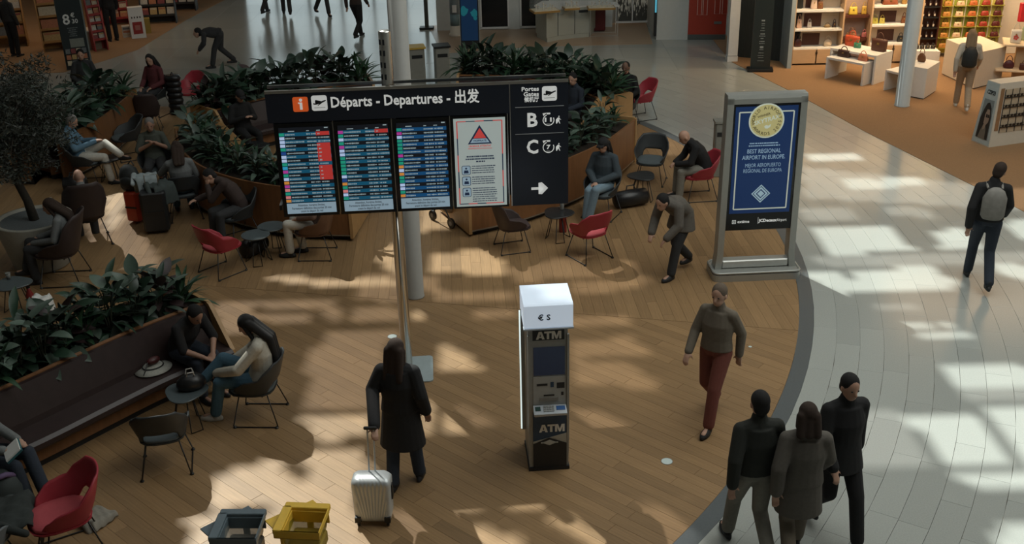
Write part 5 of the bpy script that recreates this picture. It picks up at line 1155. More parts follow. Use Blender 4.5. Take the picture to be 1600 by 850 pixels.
def local(t_loc, rz, p, zb=0.0): v = Vector((p[0] - t_loc[0], p[1] - t_loc[1], 0)); c, s_ = math.cos(-rz), math.sin(-rz); return (c * v.x - s_ * v.y, s_ * v.x + c * v.y, p[2] - zb)
def seat_of(c): return (c.location.x, c.location.y), c.rotation_euler.z
# woman in black with the suitcase
L1 = G2(634, 757); rz1 = face(0.14, 1.0)
grip = suit.matrix_world @ Vector((0, 0, 0)); gw = Vector((sp_.x + 0.012, sp_.y + 0.10, 0.945)); gl = local(L1, rz1, gw); 
person('woman seen from behind in a long black coat, pulling a silver suitcase', L1, rz1, dict(WALKP, kl=(-.10, -.02, .50), al=(-.105, -.12, .10), kr=(.10, .10, .51), ar=(.13, .12, .09), wl=(gl[0] + .02, gl[1] + .06, 1.02), el=(-.26, -.06, 1.20), er=(.24, -.06, 1.15), wr=(.26, .04, .92)),
       KBLK, KNAVY, SHB, 'long', HBRN, coat=(KBLK, .50, .07), look=(.25, 1, -.1), height=1.67, vox=.009, eyes=False)
# girl in the cream hoodie
c, r_ = seat_of(CH[0]); person('girl in a cream hoodie and blue jeans, one foot raised, looking down', c, r_, dict(SIT, kr=(.07, .38, .72), ar=(.00, .60, .50), fr=(-.1, 1, .15), kl=(-.10, .40, .50), al=(-.09, .50, .09), wr=(.06, .40, .60), wl=(-.02, .44, .58), er=(.24, .10, .76), el=(-.24, .12, .74), hea=(0, .03, 1.18)), (KCRM, .026), KDEN, SHW, 'verylong', HBLK, look=(0, 1, -.55), vox=.009)
# man bent forward at the end of the brown bench
person('man in black bending forward at the end of the brown leather bench', (-3.92, 11.46), face(.80, -.60), dict(SIT, che=(0, .08, .82), wai=(0, -.02, .68), sho=(0, .16, .95), nec=(0, .22, 1.00), hea=(0, .30, 1.08), sl=(-.18, .16, .93), sr=(.18, .16, .93), el=(-.22, .28, .70), er=(.22, .28, .70), wl=(-.08, .42, .60), wr=(.08, .44, .60)), KBLK, KNAVY, SHB, 'short', HBLK, look=(0, 1, -.7), sleeve=.3, tone=1)
# reader on the bench at the left edge
pr = at(-22, 712, 0.55); RL = (pr.x, pr.y); person('person in dark jeans on the bench at the left edge, holding a book', RL, face(.93, -.30), dict(SIT, kr=(.10, .44, .56), ar=(.10, .52, .12), kl=(-.08, .46, .62), al=(.02, .66, .26), wl=(-.10, .34, .74), wr=(.10, .34, .74)), KGRY, KNAVY, SHB, 'short', HBRN, look=(0, 1, -.5))
# the seating round the tree and luggage
c, r_ = seat_of(CH[2]); person('woman with a dark ponytail in grey, seated against the big tree pot', c, r_, dict(SIT, hea=(0, .02, 1.16), wl=(-.05, .34, .62), wr=(.10, .30, .66), kl=(-.10, .42, .54), kr=(.06, .44, .60), ar=(-.05, .52, .22)), KGRY, KCHAR, SHB, 'long', HBRN, look=(0, 1, -.3), tone=0)
c, r_ = seat_of(ch_brown); person('bald man whose head shows above a brown lounge chair', c, r_, dict(SIT, hea=(0, .02, 1.18), nec=(0, -.05, 1.07)), KGRY, KCHAR, SHB, None, None, tone=0, eyes=True, z=-.085)
c, r_ = seat_of(CH[4]); person('man in white trousers and a blue shirt, legs crossed, reading his phone', c, r_, dict(SIT, che=(0, -.16, .86), sho=(0, -.18, 1.01), nec=(0, -.15, 1.07), hea=(0, -.08, 1.17), sl=(-.165, -.18, .98), sr=(.165, -.18, .98), kl=(-.02, .42, .74), al=(.18, .72, .56), fl=(.3, 1, .1), kr=(.12, .40, .52), ar=(.12, .46, .09), wl=(-.06, .24, .80), wr=(.06, .26, .80)), KBLUE, KWHT, SHB, 'short', HGRY, look=(.1, 1, -.5))
c, r_ = seat_of(CH[19]); person('person in an ochre jacket seen from behind at the far left', c, r_, dict(SIT, er=(.30, .12, .78), wr=(.32, .38, .72)), KOCH, KGRY, SHB, 'short', HBLK, eyes=False)
person('woman with long black hair in dark red plaid, facing the ochre jacket', G2(246, 178), face(-.35, -.9), dict(SIT), KPLAID, KCHAR, SHB, 'long', HBLK, look=(-.4, 1, -.3)); cx = put(ch_black, 'black lounge chair holding the woman in dark red plaid', G2(246, 178), face(-.35, -.9)); CH.append(cx)
c, r_ = seat_of(CH[5]); person('grey-haired man in an olive tee, hands together at his chest', c, r_, dict(SIT, wl=(-.03, .12, .92), wr=(.03, .14, .90), el=(-.26, .0, .76), er=(.26, .0, .76)), KOLV, KCHAR, SHB, 'short', HGRY, sleeve=.25, look=(0, 1, -.25), tone=1)
c, r_ = seat_of(CH[6]); person('person in a grey tee and blue jeans seen from behind by the luggage', c, r_, dict(SIT, el=(-.30, .08, .78), wl=(-.30, .30, .68)), KGRY, KDEN, SHB, 'bob', HBRN, sleeve=.3, eyes=False, look=(-.2, 1, -.4))
c, r_ = seat_of(CH[7]); person('man in dark brown leaning over, asleep with his head on his hand', c, r_, dict(SIT, wai=(-.02, -.02, .68), che=(.06, .04, .83), sho=(.14, .12, .95), nec=(.18, .18, .99), hea=(.24, .26, 1.05), sl=(-.02, .18, .98), sr=(.28, .04, .88), el=(.10, .36, .72), wl=(.20, .34, .92), er=(.42, .22, .70), wr=(.40, .46, .68)), KBRN, KCHAR, SHW, 'short', HBLK, look=(.2, 1, -.7), sleeve=1.0, tone=0)
c, r_ = seat_of(w_ch); person('man in cream trousers and a tan jacket, head hidden by the departures board', c, r_, dict(SIT, kl=(-.11, .40, .55), al=(-.09, .40, .10), kr=(.12, .34, .56), ar=(.10, .24, .10)), KTAN, KWHT, SHB, 'short', HBRN)
c, r_ = seat_of(CH[15]); person('woman in a dark cap and denim jacket with light blue jeans, hands in her lap', c, r_, dict(SIT, kl=(-.05, .40, .58), al=(.04, .46, .12), kr=(.08, .38, .54), ar=(.10, .44, .09), wl=(-.03, .22, .66), wr=(.04, .24, .66)), (cloth('dark_denim_jacket', (0.045, 0.062, 0.075)), .024), KLDEN, SHB, 'bob', HBLK, cap=KBLK, look=(.05, 1, -.3), vox=.0105)
c, r_ = seat_of(CH[12]); person('bald man in black leaning forward in a red lounge chair', c, r_, dict(SIT, wai=(0, -.02, .68), che=(0, .07, .83), sho=(0, .16, .96), nec=(0, .22, 1.01), hea=(0, .30, 1.09), sl=(-.18, .14, .95), sr=(.18, .14, .95), el=(-.22, .24, .70), er=(.22, .24, .70), wl=(-.06, .42, .64), wr=(.06, .42, .64)), (KBLK, .024), KBEIG, SHB, None, None, look=(0, 1, -.55))
c, r_ = seat_of(CH[-2]); person('bald man half hidden by the plants beside the empty red chair', c, r_, dict(SIT, hea=(0, -.02, 1.21)), KCHAR, KCHAR, SHB, None, None, tone=2)
pb_ = at(383, 206, 0.5); person('person in black on the far left bench, holding a pink phone', (pb_.x, pb_.y), face(.6, -.8), dict(SIT, wl=(-.04, .20, .84), wr=(.05, .20, .84)), KBLK, KBLK, SHB, None, None, cap=KBLK, look=(0, 1, -.5))
pb_ = at(893, 178, 0.5); person('man in dark blue on the bench behind the gate panel', (pb_.x, pb_.y), face(-.75, -.65), dict(SIT), KNAVY, KCHAR, SHB, 'short', HBLK, look=(-.3, 1, -.2))
person('dark-haired person half hidden behind the far left planter', G2(141, 168), face(.3, -.95), dict(SIT), KCHAR, KCHAR, SHB, 'short', HBLK); cx = put(ch_black, 'black lounge chair behind the far left planter', G2(141, 168), face(.3, -.95)); CH.append(cx)
# passers-by
STOOP = dict(WALKP, wai=(0, .04, 1.08), che=(0, .16, 1.18), sho=(0, .30, 1.24), nec=(0, .36, 1.26), hea=(0, .46, 1.30), sl=(-.18, .29, 1.22), sr=(.18, .29, 1.22), el=(-.24, .34, .96), er=(.24, .34, .96), wl=(-.16, .50, .78), wr=(.16, .50, .78))
person('stooping passer-by in a grey-brown coat near the empty charcoal chair', G2(1062, 426), face(-.75, -.6), STOOP, KGBR, KCHAR, SHB, 'short', HBLK, coat=(KGBR, .72, .06), look=(0, 1, -.4), height=1.6)
person('man in a dark jacket and jeans with a backpack walking on the stone floor', G2(1526, 446), face(.25, .95), dict(WALKP, hea=(.04, .03, 1.62)), (KBLK, .026), KNAVY, SHB, 'short', HBRN, look=(.4, 1, -.1), height=1.80, eyes=False)
person('walker all in black on the stone floor at the lower edge', G2(1298, 832), face(.25, -.95), dict(WALKP), KBLK, KBLK, SHB, 'short', HBLK, coat=(KBLK, .78, .05), height=1.72, vox=.0105)
person('walker in a dark jacket and grey-beige trousers at the lower edge', G2(1168, 868), face(-.15, 1), dict(WALKP), (cloth('dark_green_jacket', (0.022, 0.024, 0.020)), .026), KBEIG, SHB, 'short', HBLK, height=1.74, vox=.0105, eyes=False)
person('walker in a grey-brown coat beside the dark jacket at the lower edge', G2(1238, 880), face(.05, 1), dict(WALKP, kr=WALKP['kl'][:0] + (.09, .20, .53), ar=(.09, .30, .10), kl=(-.09, .03, .50), al=(-.09, -.30, .17)), KGBR, KTAUP, SHB, 'bob', HBRN, coat=(KGBR, .60, .05), height=1.68, vox=.0105, eyes=False)
person('walker in rust-red trousers on the oak floor', G2(1112, 655), face(-.55, -.8), dict(WALKP), KTAUP, KREDB, SHB, 'short', cloth('taupe_hair', (0.12, 0.09, 0.065)), height=1.66, vox=.0105)
person('shopper in pale clothes with a black backpack in the bag shop', G2(1501, 172), face(.3, .95), dict(WALKP), KCRM, cloth('sand_cloth', (0.34, 0.27, 0.19)), SHW, 'long', cloth('fair_hair', (0.24, 0.17, 0.10)), height=1.68, eyes=False)
person('stooping person in dark grey on the far stone floor', G2(350, 104), face(-.9, -.2), dict(STOOP, wai=(0, .08, .96), che=(0, .26, 1.0), sho=(0, .44, 1.0), nec=(0, .50, 1.0), hea=(0, .60, 1.0), sl=(-.18, .43, .98), sr=(.18, .43, .98), el=(-.2, .46, .72), er=(.2, .46, .72), wl=(-.1, .6, .55), wr=(.1, .6, .55)), KCHAR, KCHAR, SHB, 'short', HBLK, height=1.55)
person('person in dark brown walking at the top edge, left of the white column', G2(560, 60), face(.4, .9), dict(WALKP), KBRN, KBLK, SHB, 'short', HBLK, eyes=False)
for lab, px, py, m, d in (('distant traveller in dark grey at the top edge, leftmost of three', 414, 22, KCHAR, (.3, .9)), ('distant traveller in brown at the top edge, middle of three', 449, 24, KBRN, (-.2, .9)), ('distant traveller in blue-grey at the top edge, rightmost of three', 504, 24, KNAVY, (.5, -.8))):
    person(lab, G2(px, py), face(*d), dict(WALKP), m, KCHAR, SHB, 'short', HBLK, vox=.016)
person('shopper in black standing among the news stands', G2(178, 64), face(-.6, .8), dict(STAND), KBLK, KBLK, SHB, 'short', HBLK, eyes=False)
person('shopper in dark clothes behind the newspaper racks at the top left corner', G2(26, 88), face(.4, .9), dict(STAND), KCHAR, KBLK, SHB, 'short', HBLK, eyes=False)

# ------------------------------------------------------------------ bag shop on the right
def on_y(px, py, Y):
    d = _fw * F_PX + CR * (px - 800) - CU * (py - 425); t = Y / d.y; p = Vector((0, 0, EYE)) + d * t; return p.x, p.z
OAKV = mat('light_oak_veneer', (0.50, 0.34, 0.20), rough=0.5, var=0.12, scale=6, stretch=(1, 1, 8))
DKWD = mat('dark_wood_board', (0.075, 0.022, 0.012), rough=0.5, var=0.25, scale=8, stretch=(8, 1, 1))
BACKC = mat('cream_back', (0.62, 0.52, 0.40), rough=0.8, var=0.06)
def shelf_unit(label, x0, x1, Y, zs, boards, cup=0.40, top=2.4, back=BACKC):
    t = thing('shelf_unit', label, 'shelf', ((x0 + x1) / 2, Y, 0)); w_ = x1 - x0; b = MB()
    for x in (-w_ / 2 + .02, w_ / 2 - .02): b = MB(); b.box((x, .2, top / 2), (.04, .4, top)); b.build('side_panel', OAKV, t)
    b = MB(); b.box((0, .385, top / 2), (w_ - .08, .02, top)); b.build('back_panel', back, t)
    for z in zs: b = MB(); b.box((0, .2, z - .02), (w_ - .08, .38, .04)); b.build('shelf_board', WHITE, t)
    for k in range(2):
        b = MB(); b.box((-w_ / 4 + .01 + k * (w_ / 2 - .02), .0, cup / 2 + .02), (w_ / 2 - .05, .02, cup - .06)); d = b.build('cupboard_door', OAKV, t); b = MB(); b.box((-.02 if k == 0 else .02, -.014, cup - .1), (.012, .012, .06)); b.build('handle', BLACK, d)
    for xa, xb, za, zb_ in boards: b = MB(); b.box(((xa + xb) / 2 - (x0 + x1) / 2, .37, (za + zb_) / 2), (xb - xa, .012, zb_ - za)); b.build('display_board', DKWD, t)
    return t
YS = 26.5
X = lambda px, py=50: on_y(px, py, YS)[0]
bds = lambda lst: [(on_y(a, c, YS + .37)[0], on_y(b_, c, YS + .37)[0], on_y(a, d, YS + .37)[1], on_y(a, c, YS + .37)[1]) for a, b_, c, d in lst]
shelf_unit('lit cream shelf unit with dark boards, left of the bag shop', 6.99, 8.22, YS, (0.42, 0.88, 1.34, 1.8), bds([(1254, 1281, 52, 71), (1257, 1284, 21, 42), (1260, 1283, -10, 14)]))
shelf_unit('lit cream shelf unit with dark boards, just left of the blue-grey column', 8.86, 10.12, YS, (0.49, 0.95, 1.41, 1.87), bds([(1371, 1397, 46, 66), (1375, 1401, 17, 37), (1378, 1404, -10, 9)]), 0.46)
t = thing('wall_niche', 'beige display niche with two dark shelves between the shelf units', 'shelf', (8.54, YS + .1, 0))
b = MB(); b.box((0, .3, 1.2), (.62, .02, 2.4)); b.build('back_panel', mat('pinkish_back', (0.42, 0.31, 0.25), rough=0.8), t)
for z in (0.62, 1.18): b = MB(); b.box((0, .15, z - .03), (.62, .28, .06)); b.build('shelf_board', DKWD, t)
def bagmat(c): return mat('bag_%02x%02x%02x' % tuple(int(v * 255) for v in c), c, rough=0.45, var=0.1)
def handbag(label, x, y, z, w_, h, c, rz=0.0, style='trapeze', hc=None, group='handbags on display', hh=None, dep=None):
    t = thing('handbag', label, 'handbag', (x, y, z), rz, group); m = bagmat(c); dp = dep or w_ * .42; b = MB()
    if style == 'dome': b.rings([[Vector((math.cos(a) * w_ / 2 * s_, math.sin(a) * dp / 2 * s_, zz)) for a in [2 * math.pi * j / 14 for j in range(14)]] for zz, s_ in ((0.001, .8), (h * .25, 1), (h * .6, .92), (h * .9, .55), (h, .2))])
    else:
        tp = .78 if style == 'trapeze' else 1.12 if style == 'tote' else 1.0
        b.rings([[Vector((px * w_ / 2 * s_, py * dp / 2 * s2, zz)) for px, py in ((-1, -.7), (-.85, -1), (.85, -1), (1, -.7), (1, .7), (.85, 1), (-.85, 1), (-1, .7))] for zz, s_, s2 in ((0.001, .94, .94), (h * .12, 1, 1), (h * .8, 1 + (tp - 1) * .8, .7), (h, tp, .45))])
    b.build('bag_body', m, t, True)
    k = hh or h * .55; n = 9; pts = [(math.cos(math.pi * j / (n - 1)) * w_ * .27, 0, h * .96 + math.sin(math.pi * j / (n - 1)) * k) for j in range(n)]
    b = MB(); b.tube(pts, max(.008, w_ * .035), 6); b.build('handle', bagmat(hc) if hc else m, t, True)
    if style != 'dome':
        b = MB(); b.box((0, -dp * .46, h * .62), (w_ * .16, .012, h * .16)); b.build('clasp', mat('gold_clasp', (0.5, 0.36, 0.12), rough=0.3, metal=0.9), t)
    return t
PXM = 64.0
def shelf_bag(label, px, py, wpx, hpx, c, Y=YS + .2, style='trapeze', z=None, **k):
    x, zz = on_y(px, py, Y); handbag(label, x, Y, z if z is not None else zz, wpx / PXM, hpx / PXM * 1.05 * .68, c, style=style, **k)
shelf_bag('dark red-brown dome handbag on the lowest shelf of the left unit', 1246, 74, 13, 18, (.07, .02, .015), style='dome', z=.421)
shelf_bag('cream dome handbag on the lowest shelf of the left unit', 1293, 71, 14, 15, (.62, .50, .36), style='dome', z=.421)
shelf_bag('pale pink tall handbag on the middle shelf of the left unit', 1248, 46, 8, 20, (.55, .36, .27), z=.881)
shelf_bag('small silver evening bag on the middle shelf of the left unit', 1264, 46, 7, 13, (.45, .42, .40), z=.881)
shelf_bag('small tan half-moon handbag on the middle shelf of the left unit', 1292, 45, 11, 7, (.20, .13, .05), style='dome', z=.881)
shelf_bag('tiny black handbag on the middle shelf of the left unit', 1303, 43, 6, 12, (.03, .015, .012), z=.881)
shelf_bag('white and tan handbag on the upper shelf of the left unit', 1271, 16, 10, 22, (.60, .45, .36), z=1.341)
shelf_bag('brown leather handbag on the upper shelf of the left unit', 1281, 15, 9, 16, (.17, .065, .02), z=1.341)
for lab, px, py, w_, h, c, z in (('yellow handbag on the upper shelf of the niche', 1332, 26, 14, 17, (.62, .47, .06), 1.181), ('narrow mustard handbag on the upper shelf of the niche', 1349, 26, 8, 18, (.50, .32, .05), 1.181), ('brown handbag on the lower shelf of the niche', 1332, 62, 10, 14, (.20, .08, .03), .621), ('pink handbag on the lower shelf of the niche', 1349, 61, 8, 11, (.45, .14, .14), .621)): shelf_bag(lab, px, py, w_, h, c, YS + .22, z=z)
for lab, px, py, w_, h, c, z in (('yellow-green handbag, left one of a pair right of the niche', 1366, 41, 10, 13, (.42, .38, .06), .951), ('yellow-green handbag, right one of a pair right of the niche', 1377, 41, 9, 12, (.52, .45, .09), .951), ('brown handbag with a tall handle beside the column', 1411, 39, 8, 15, (.18, .06, .02), .951), ('wide brown handbag on the upper shelf beside the column', 1390, 10, 24, 14, (.20, .055, .02), 1.411), ('mustard handbag on the upper shelf beside the column', 1412, 10, 8, 14, (.30, .17, .04), 1.411), ('black handbag on the lowest shelf beside the column', 1406, 66, 10, 13, (.02, .018, .016), .491)): shelf_bag(lab, px, py, w_, h, c, z=z)
def u_table(label, fl, fr, back, h, th=.045):
    """table of three boards: fl, fr: front corners on the floor; back: depth vector"""
    fl, fr = Vector((fl[0], fl[1], 0)), Vector((fr[0], fr[1], 0)); d = (fr - fl); L = d.length; rz = math.atan2(d.y, d.x); t = thing('display_table', label, 'table', fl, rz, 'white display tables')
    for x in (th / 2, L - th / 2): b = MB(); b.box((x, back / 2, (h - th) / 2), (th, back, h - th)); b.build('side_panel', WHITE, t)
    b = MB(); b.box((L / 2, back / 2, h - th / 2), (L, back, th)); b.build('table_top', WHITE, t); return t, rz
tA, rA = u_table('low white display table with a coral handbag, front one of the nested pair', (7.48, 25.2), (8.14, 24.44), .5, .52)
tB, rB = u_table('higher white display table with red and brown totes, rear one of the nested pair', (7.62, 25.42), (8.42, 24.53), .72, .68)
tC, rC = u_table('low white display table half hidden by the column', (8.51, 24.08), (8.86, 23.56), .75, .47)
def on_table(t, u, v, h): p = Matrix.Rotation(t.rotation_euler.z, 3, 'Z') @ Vector((u, v, 0)) + t.location; return p.x, p.y, h + .001
for lab, t, u, v, h, w_, hh_, c, st in (('red-orange tote on the higher display table', tB, .25, .50, .68, .32, .24, (.55, .085, .03), 'tote'), ('brown tote behind the red-orange one', tB, .13, .62, .68, .2, .26, (.22, .09, .035), 'tote'), ('small green box bag on the higher display table', tB, .46, .40, .68, .16, .12, (.06, .27, .15), 'box'), ('large dark brown basket tote on the higher display table', tB, .98, .46, .68, .34, .28, (.10, .035, .02), 'tote'),
    ('dark brown flat bag on the low display table', tA, .28, .28, .52, .30, .16, (.045, .02, .015), 'box'), ('coral handbag on the low display table', tA, .80, .26, .52, .24, .15, (.55, .19, .10), 'trapeze'), ('tan pointed handbag on the table left of the column', tC, .22, .3, .47, .13, .17, (.27, .14, .05), 'trapeze')):
    x, y, z = on_table(t, u, v, h); handbag(lab, x, y, z, w_, hh_, c, t.rotation_euler.z + (.2 if 'small' in lab else 0), st)
def plinth(label, pts, h, m=WHITE):
    c = sum((Vector(p) for p in pts), Vector((0, 0))) / len(pts); t = thing('display_plinth', label, 'plinth', (c.x, c.y, 0), 0, 'display plinths'); b = MB(); q = orient([Vector(p) - c for p in pts]); b.prism(q, 0.03, h); b.build('block', m, t); b = MB(); b.prism([p * .95 for p in q], 0, .03); b.build('foot', BLACK, t); return t
plinth('white display plinth right of the column with a brown handbag', [(8.80, 23.55), (9.12, 23.22), (9.62, 23.85), (9.30, 24.2)], .69)
handbag('brown handbag on the plinth right of the column', 9.2, 23.85, .691, .2, .2, (.14, .055, .02), -.8, 'dome')
plinth('large white display plinth behind the pale shopper', [(10.30, 25.35), (10.50, 23.96), (11.35, 24.5), (11.2, 25.6)], .84, CREAM)
plinth('low white display bench under the dark shelves', [(9.62, 25.9), (10.36, 25.75), (10.42, 26.4), (9.7, 26.5)], .45)
for k in range(5): handbag('small black clutch on the low white bench, %s from the left' % ('first', 'second', 'third', 'fourth', 'fifth')[k], 9.76 + k * .13, 26.05, .451, .11, .09, (.02, .018, .018), 0, 'box', group='black clutches on the low bench')
# green wall of bags
GW = 27.05; t = thing('bag_wall', 'yellow-green bag wall in five vertical strips at the back of the shop', 'display', (11.5, GW, 0))
for k in range(5): b = MB(); b.box((10.88 + k * .315 - 11.5, .04, 1.35), (.295, .04, 2.5)); b.build('strip_panel', mat('lime_panel_%d' % k, [(.40, .33, .03), (.26, .30, .04), (.22, .27, .03), (.30, .30, .03), (.50, .46, .10)][k], rough=0.6), t)
for k in range(6): b = MB(); b.box((10.72 + k * .315 - 11.5, .02, 1.35), (.016, .07, 2.5)); b.build('divider', CREAM, t)
for k in range(5):
    for r_ in range(5): b = MB(); b.box((10.88 + k * .315 - 11.5, -.045, .235 + r_ * .26), (.28, .13, .01)); b.build('ledge', mat('lime_ledge', (.34, .32, .05), rough=0.5), t)
CN = ('tan', 'cream', 'orange', 'dark red', 'maroon'); CCs = ((.45, .20, .04), (.62, .44, .28), (.45, .12, .03), (.30, .035, .02), (.085, .012, .012)); RN = ('lowest', 'second', 'third', 'fourth', 'top')
for k in range(5):
    for r_ in range(5): handbag('%s loop-handled handbag on the lime wall, %s row' % (CN[k], RN[r_]), 10.88 + k * .315, GW - .05, .241 + r_ * .26, .20, .115, CCs[k], 0, 'trapeze', hc=(.10, .02, .015), group='handbags on the lime wall', hh=.11, dep=.08)
t = thing('dark_shelf_unit', 'dark shelf unit of small bottles left of the lime wall', 'shelf', (10.42, 26.95, 0)); b = MB(); b.box((0, .1, 1.2), (.5, .04, 2.4)); b.build('back_panel', DKWD, t)
for x in (-.25, .25): b = MB(); b.box((x, 0, 1.2), (.03, .2, 2.4)); b.build('side_panel', DKWD, t)
for r_ in range(5): b = MB(); b.box((0, 0, .5 + r_ * .26), (.48, .18, .02)); b.build('shelf_board', BLACK, t)
for r_ in range(4):
    for k in range(3):
        o = thing('bottle', 'small dark bottle on the dark shelf unit, %s row, %s from the left' % (('lowest', 'second', 'third', 'top')[r_], ('first', 'second', 'third')[k]), 'bottle', (10.28 + k * .14, 26.95, .511 + r_ * .26), 0, 'bottles on the dark shelf unit'); b = MB(); b.lathe([(.03, 0), (.035, .01), (.035, .1), (.012, .13), (.012, .17)], 10); b.build('glass', mat('dark_bottle', (.05, .03, .025), rough=.2), o, True); b = MB(); b.box((0, -.034, .055), (.035, .006, .05)); b.build('sticker', CREAM, o)
# wooden island with two tiers
t = thing('display_island', 'two-tier pale wooden display island at the right edge', 'display', (11.75, 24.45, 0), R(-20))
for z, s_ in ((0.36, 1.15), (0.92, 0.95)): b = MB(); b.rbox((0, 0, z), (s_, s_ * .8, .045), .02); b.build('tier', mat('pale_tier', (.66, .54, .38), rough=.5), t)
b = MB(); b.box((0, 0, .45), (.34, .3, .9)); b.build('pedestal', OAKV, t); b = MB(); b.rbox((0, 0, .02), (.8, .6, .04), .02); b.build('foot', OAKV, t)
for lab, dx, dy, z, w_, h, c, st in (('white shopper bag with a red flower on the upper island tier', -.24, -.16, .943, .22, .30, (.66, .62, .54), 'box'), ('grey handbag on the upper island tier', .20, -.18, .943, .26, .20, (.14, .15, .15), 'trapeze'), ('pale green rucksack on the upper island tier', .02, .18, .943, .25, .30, (.30, .36, .22), 'box'), ('dark maroon handbag on the lower island tier', -.30, -.26, .383, .24, .19, (.07, .012, .018), 'dome'), ('glossy dark brown handbag on the lower island tier', .03, -.33, .383, .22, .15, (.06, .015, .012), 'box'), ('black handbag on the lower island tier', .36, -.27, .383, .26, .24, (.02, .02, .02), 'trapeze')):
    p = Matrix.Rotation(R(-20), 3, 'Z') @ Vector((dx, dy, 0)); o = handbag(lab, 11.75 + p.x, 24.45 + p.y, z, w_, h, c, R(-20), st)
    if 'flower' in lab:
        for k in range(5): b = MB(); a = k * 1.257; b.ell((math.cos(a) * .035, -.052, .13 + math.sin(a) * .035), (.024, .004, .024), None, 8, 6); b.build('flower_print', mat('flower_red', (.5, .07, .06), rough=.6), o)
b = MB(); t = thing('red_shopper_bag', 'red bag hanging at the top right corner', 'handbag', (12.55, 26.2, 1.25)); b.rbox((0, 0, 0), (.5, .12, .45), .03); b.build('bag_body', bagmat((.45, .02, .03)), t); b = MB(); b.tube([(-.12, 0, .22), (-.08, 0, .5), (.08, 0, .5), (.12, 0, .22)], .012); b.build('handle', bagmat((.45, .02, .03)), t)
# sunglasses stand
A_, B_, C_ = Vector((9.02, 20.30)), Vector((9.18, 19.85)), Vector((10.75, 20.35))
d1, d2 = (A_ - B_), (C_ - B_).normalized(); D_ = A_ + d2 * 1.66; HS = 1.22
t = thing('sunglasses_stand', 'white tapered sunglasses stand with a portrait poster at the right edge', 'stand', (B_.x, B_.y, 0), math.atan2(d2.y, d2.x))
Mi = Matrix.Rotation(-math.atan2(d2.y, d2.x), 3, 'Z'); L2 = lambda p, z: Mi @ Vector((p.x - B_.x, p.y - B_.y, 0)) + Vector((0, 0, z))
a0, b0, c0, e0 = [L2(p, 0) for p in (A_, B_, C_, D_)]; cen = (a0 + b0 + c0 + e0) / 4
sh_ = lambda p, z, k=.10: Vector((p.x + (k if p.x < .8 else -k), p.y * (1 - .34) + .34 * cen.y, z))
b = MB(); b.rings([[b0, c0, e0, a0], [sh_(b0, HS), sh_(c0, HS), sh_(e0, HS), sh_(a0, HS)]]); b.build('stand_body', CREAM, t)
# end face frame: left side quad a0-b0 going up
bl, br, tl, tr = a0, b0, sh_(a0, HS), sh_(b0, HS); nrm = ((br - bl).cross(tl - bl)).normalized()
EF = lambda u, v: bl.lerp(br, u).lerp(tl.lerp(tr, u), v) + nrm * .004
def facequad(name, u0, v0, u1, v1, m, par, lift=0.0):
    q = [EF(u0, v0), EF(u1, v0), EF(u1, v1), EF(u0, v1)]; b_ = MB(); b_.rings([[p + nrm * lift for p in q], [p + nrm * (lift + .003) for p in q]]); return b_.build(name, m, par)
end = facequad('end_panel', .02, .02, .98, .99, mat('pale_blue_panel', (.42, .47, .46), rough=.6), t)
ph = facequad('portrait_poster', .16, .10, .86, .72, mat('poster_grey', (.20, .23, .23), rough=.5), end, .004)
PD, PF = mat('poster_dark', (.022, .02, .018), rough=.5), mat('poster_face', (.30, .22, .165), rough=.5)
def facepoly(pts, m, name, lift):
    b_ = MB(); q = [EF(.16 + .70 * u, .10 + .62 * v) for u, v in pts]; b_.rings([[p + nrm * lift for p in q], [p + nrm * (lift + .002) for p in q]]); return b_.build(name, m, ph)
facepoly([(.05, .0), (.95, .0), (.95, .55), (.86, .80), (.62, .93), (.38, .90), (.2, .74), (.05, .5)], PD, 'hair_print', .008)
facepoly([(.42, .40), (.60, .33), (.80, .45), (.84, .62), (.74, .76), (.54, .76), (.42, .62)], PF, 'face_print', .011)
facepoly([(.52, .56), (.66, .55), (.66, .63), (.52, .64)], PD, 'glasses_print', .014); facepoly([(.69, .55), (.83, .56), (.82, .64), (.69, .63)], PD, 'glasses_print', .014)
facepoly([(.2, .0), (.75, .0), (.72, .25), (.6, .38), (.44, .34), (.3, .2)], mat('poster_coat', (.16, .14, .11), rough=.5), 'coat_print', .0115)
facepoly([(.46, .22), (.62, .28), (.64, .40), (.54, .44), (.44, .34)], PF, 'hand_print', .0135)
ux = (br - bl).normalized(); uz = (tl - bl); uz = (uz - ux * uz.dot(ux)).normalized()
o_ = EF(.52, .83) + nrm * .008; text_mesh('CZIPIZI', .105, DKICON, 'lettering', end, Matrix(((ux.x, uz.x, nrm.x, o_.x), (ux.y, uz.y, nrm.y, o_.y), (ux.z, uz.z, nrm.z, o_.z), (0, 0, 0, 1))), 'CENTER', .003, .001, sx=.62)
fbl, fbr, ftl, ftr = b0, c0, sh_(b0, HS), sh_(c0, HS); fn = ((fbr - fbl).cross(ftl - fbl)).normalized()
FF = lambda u, v, l=0.0: fbl.lerp(fbr, u).lerp(ftl.lerp(ftr, u), v) + fn * l
def frontquad(name, u0, v0, u1, v1, m, par, l0, l1): b_ = MB(); q = [(u0, v0), (u1, v0), (u1, v1), (u0, v1)]; b_.rings([[FF(u, v, l0) for u, v in q], [FF(u, v, l1) for u, v in q]]); return b_.build(name, m, par)
frontquad('mirror', .03, .26, .085, .92, mat('warm_mirror', (.45, .30, .18), rough=.15, metal=.6), t, .002, .008)
rk = frontquad('rack_panel', .10, .22, .98, .90, mat('rack_cream', (.50, .40, .28), rough=.6), t, .002, .008)
for k in range(9): frontquad('rack_bar', .10 + k * .11 - .003, .22, .10 + k * .11 + .003, .90, BLACK, rk, .008, .02)
LENS = mat('dark_lens', (.02, .015, .012), rough=.1)
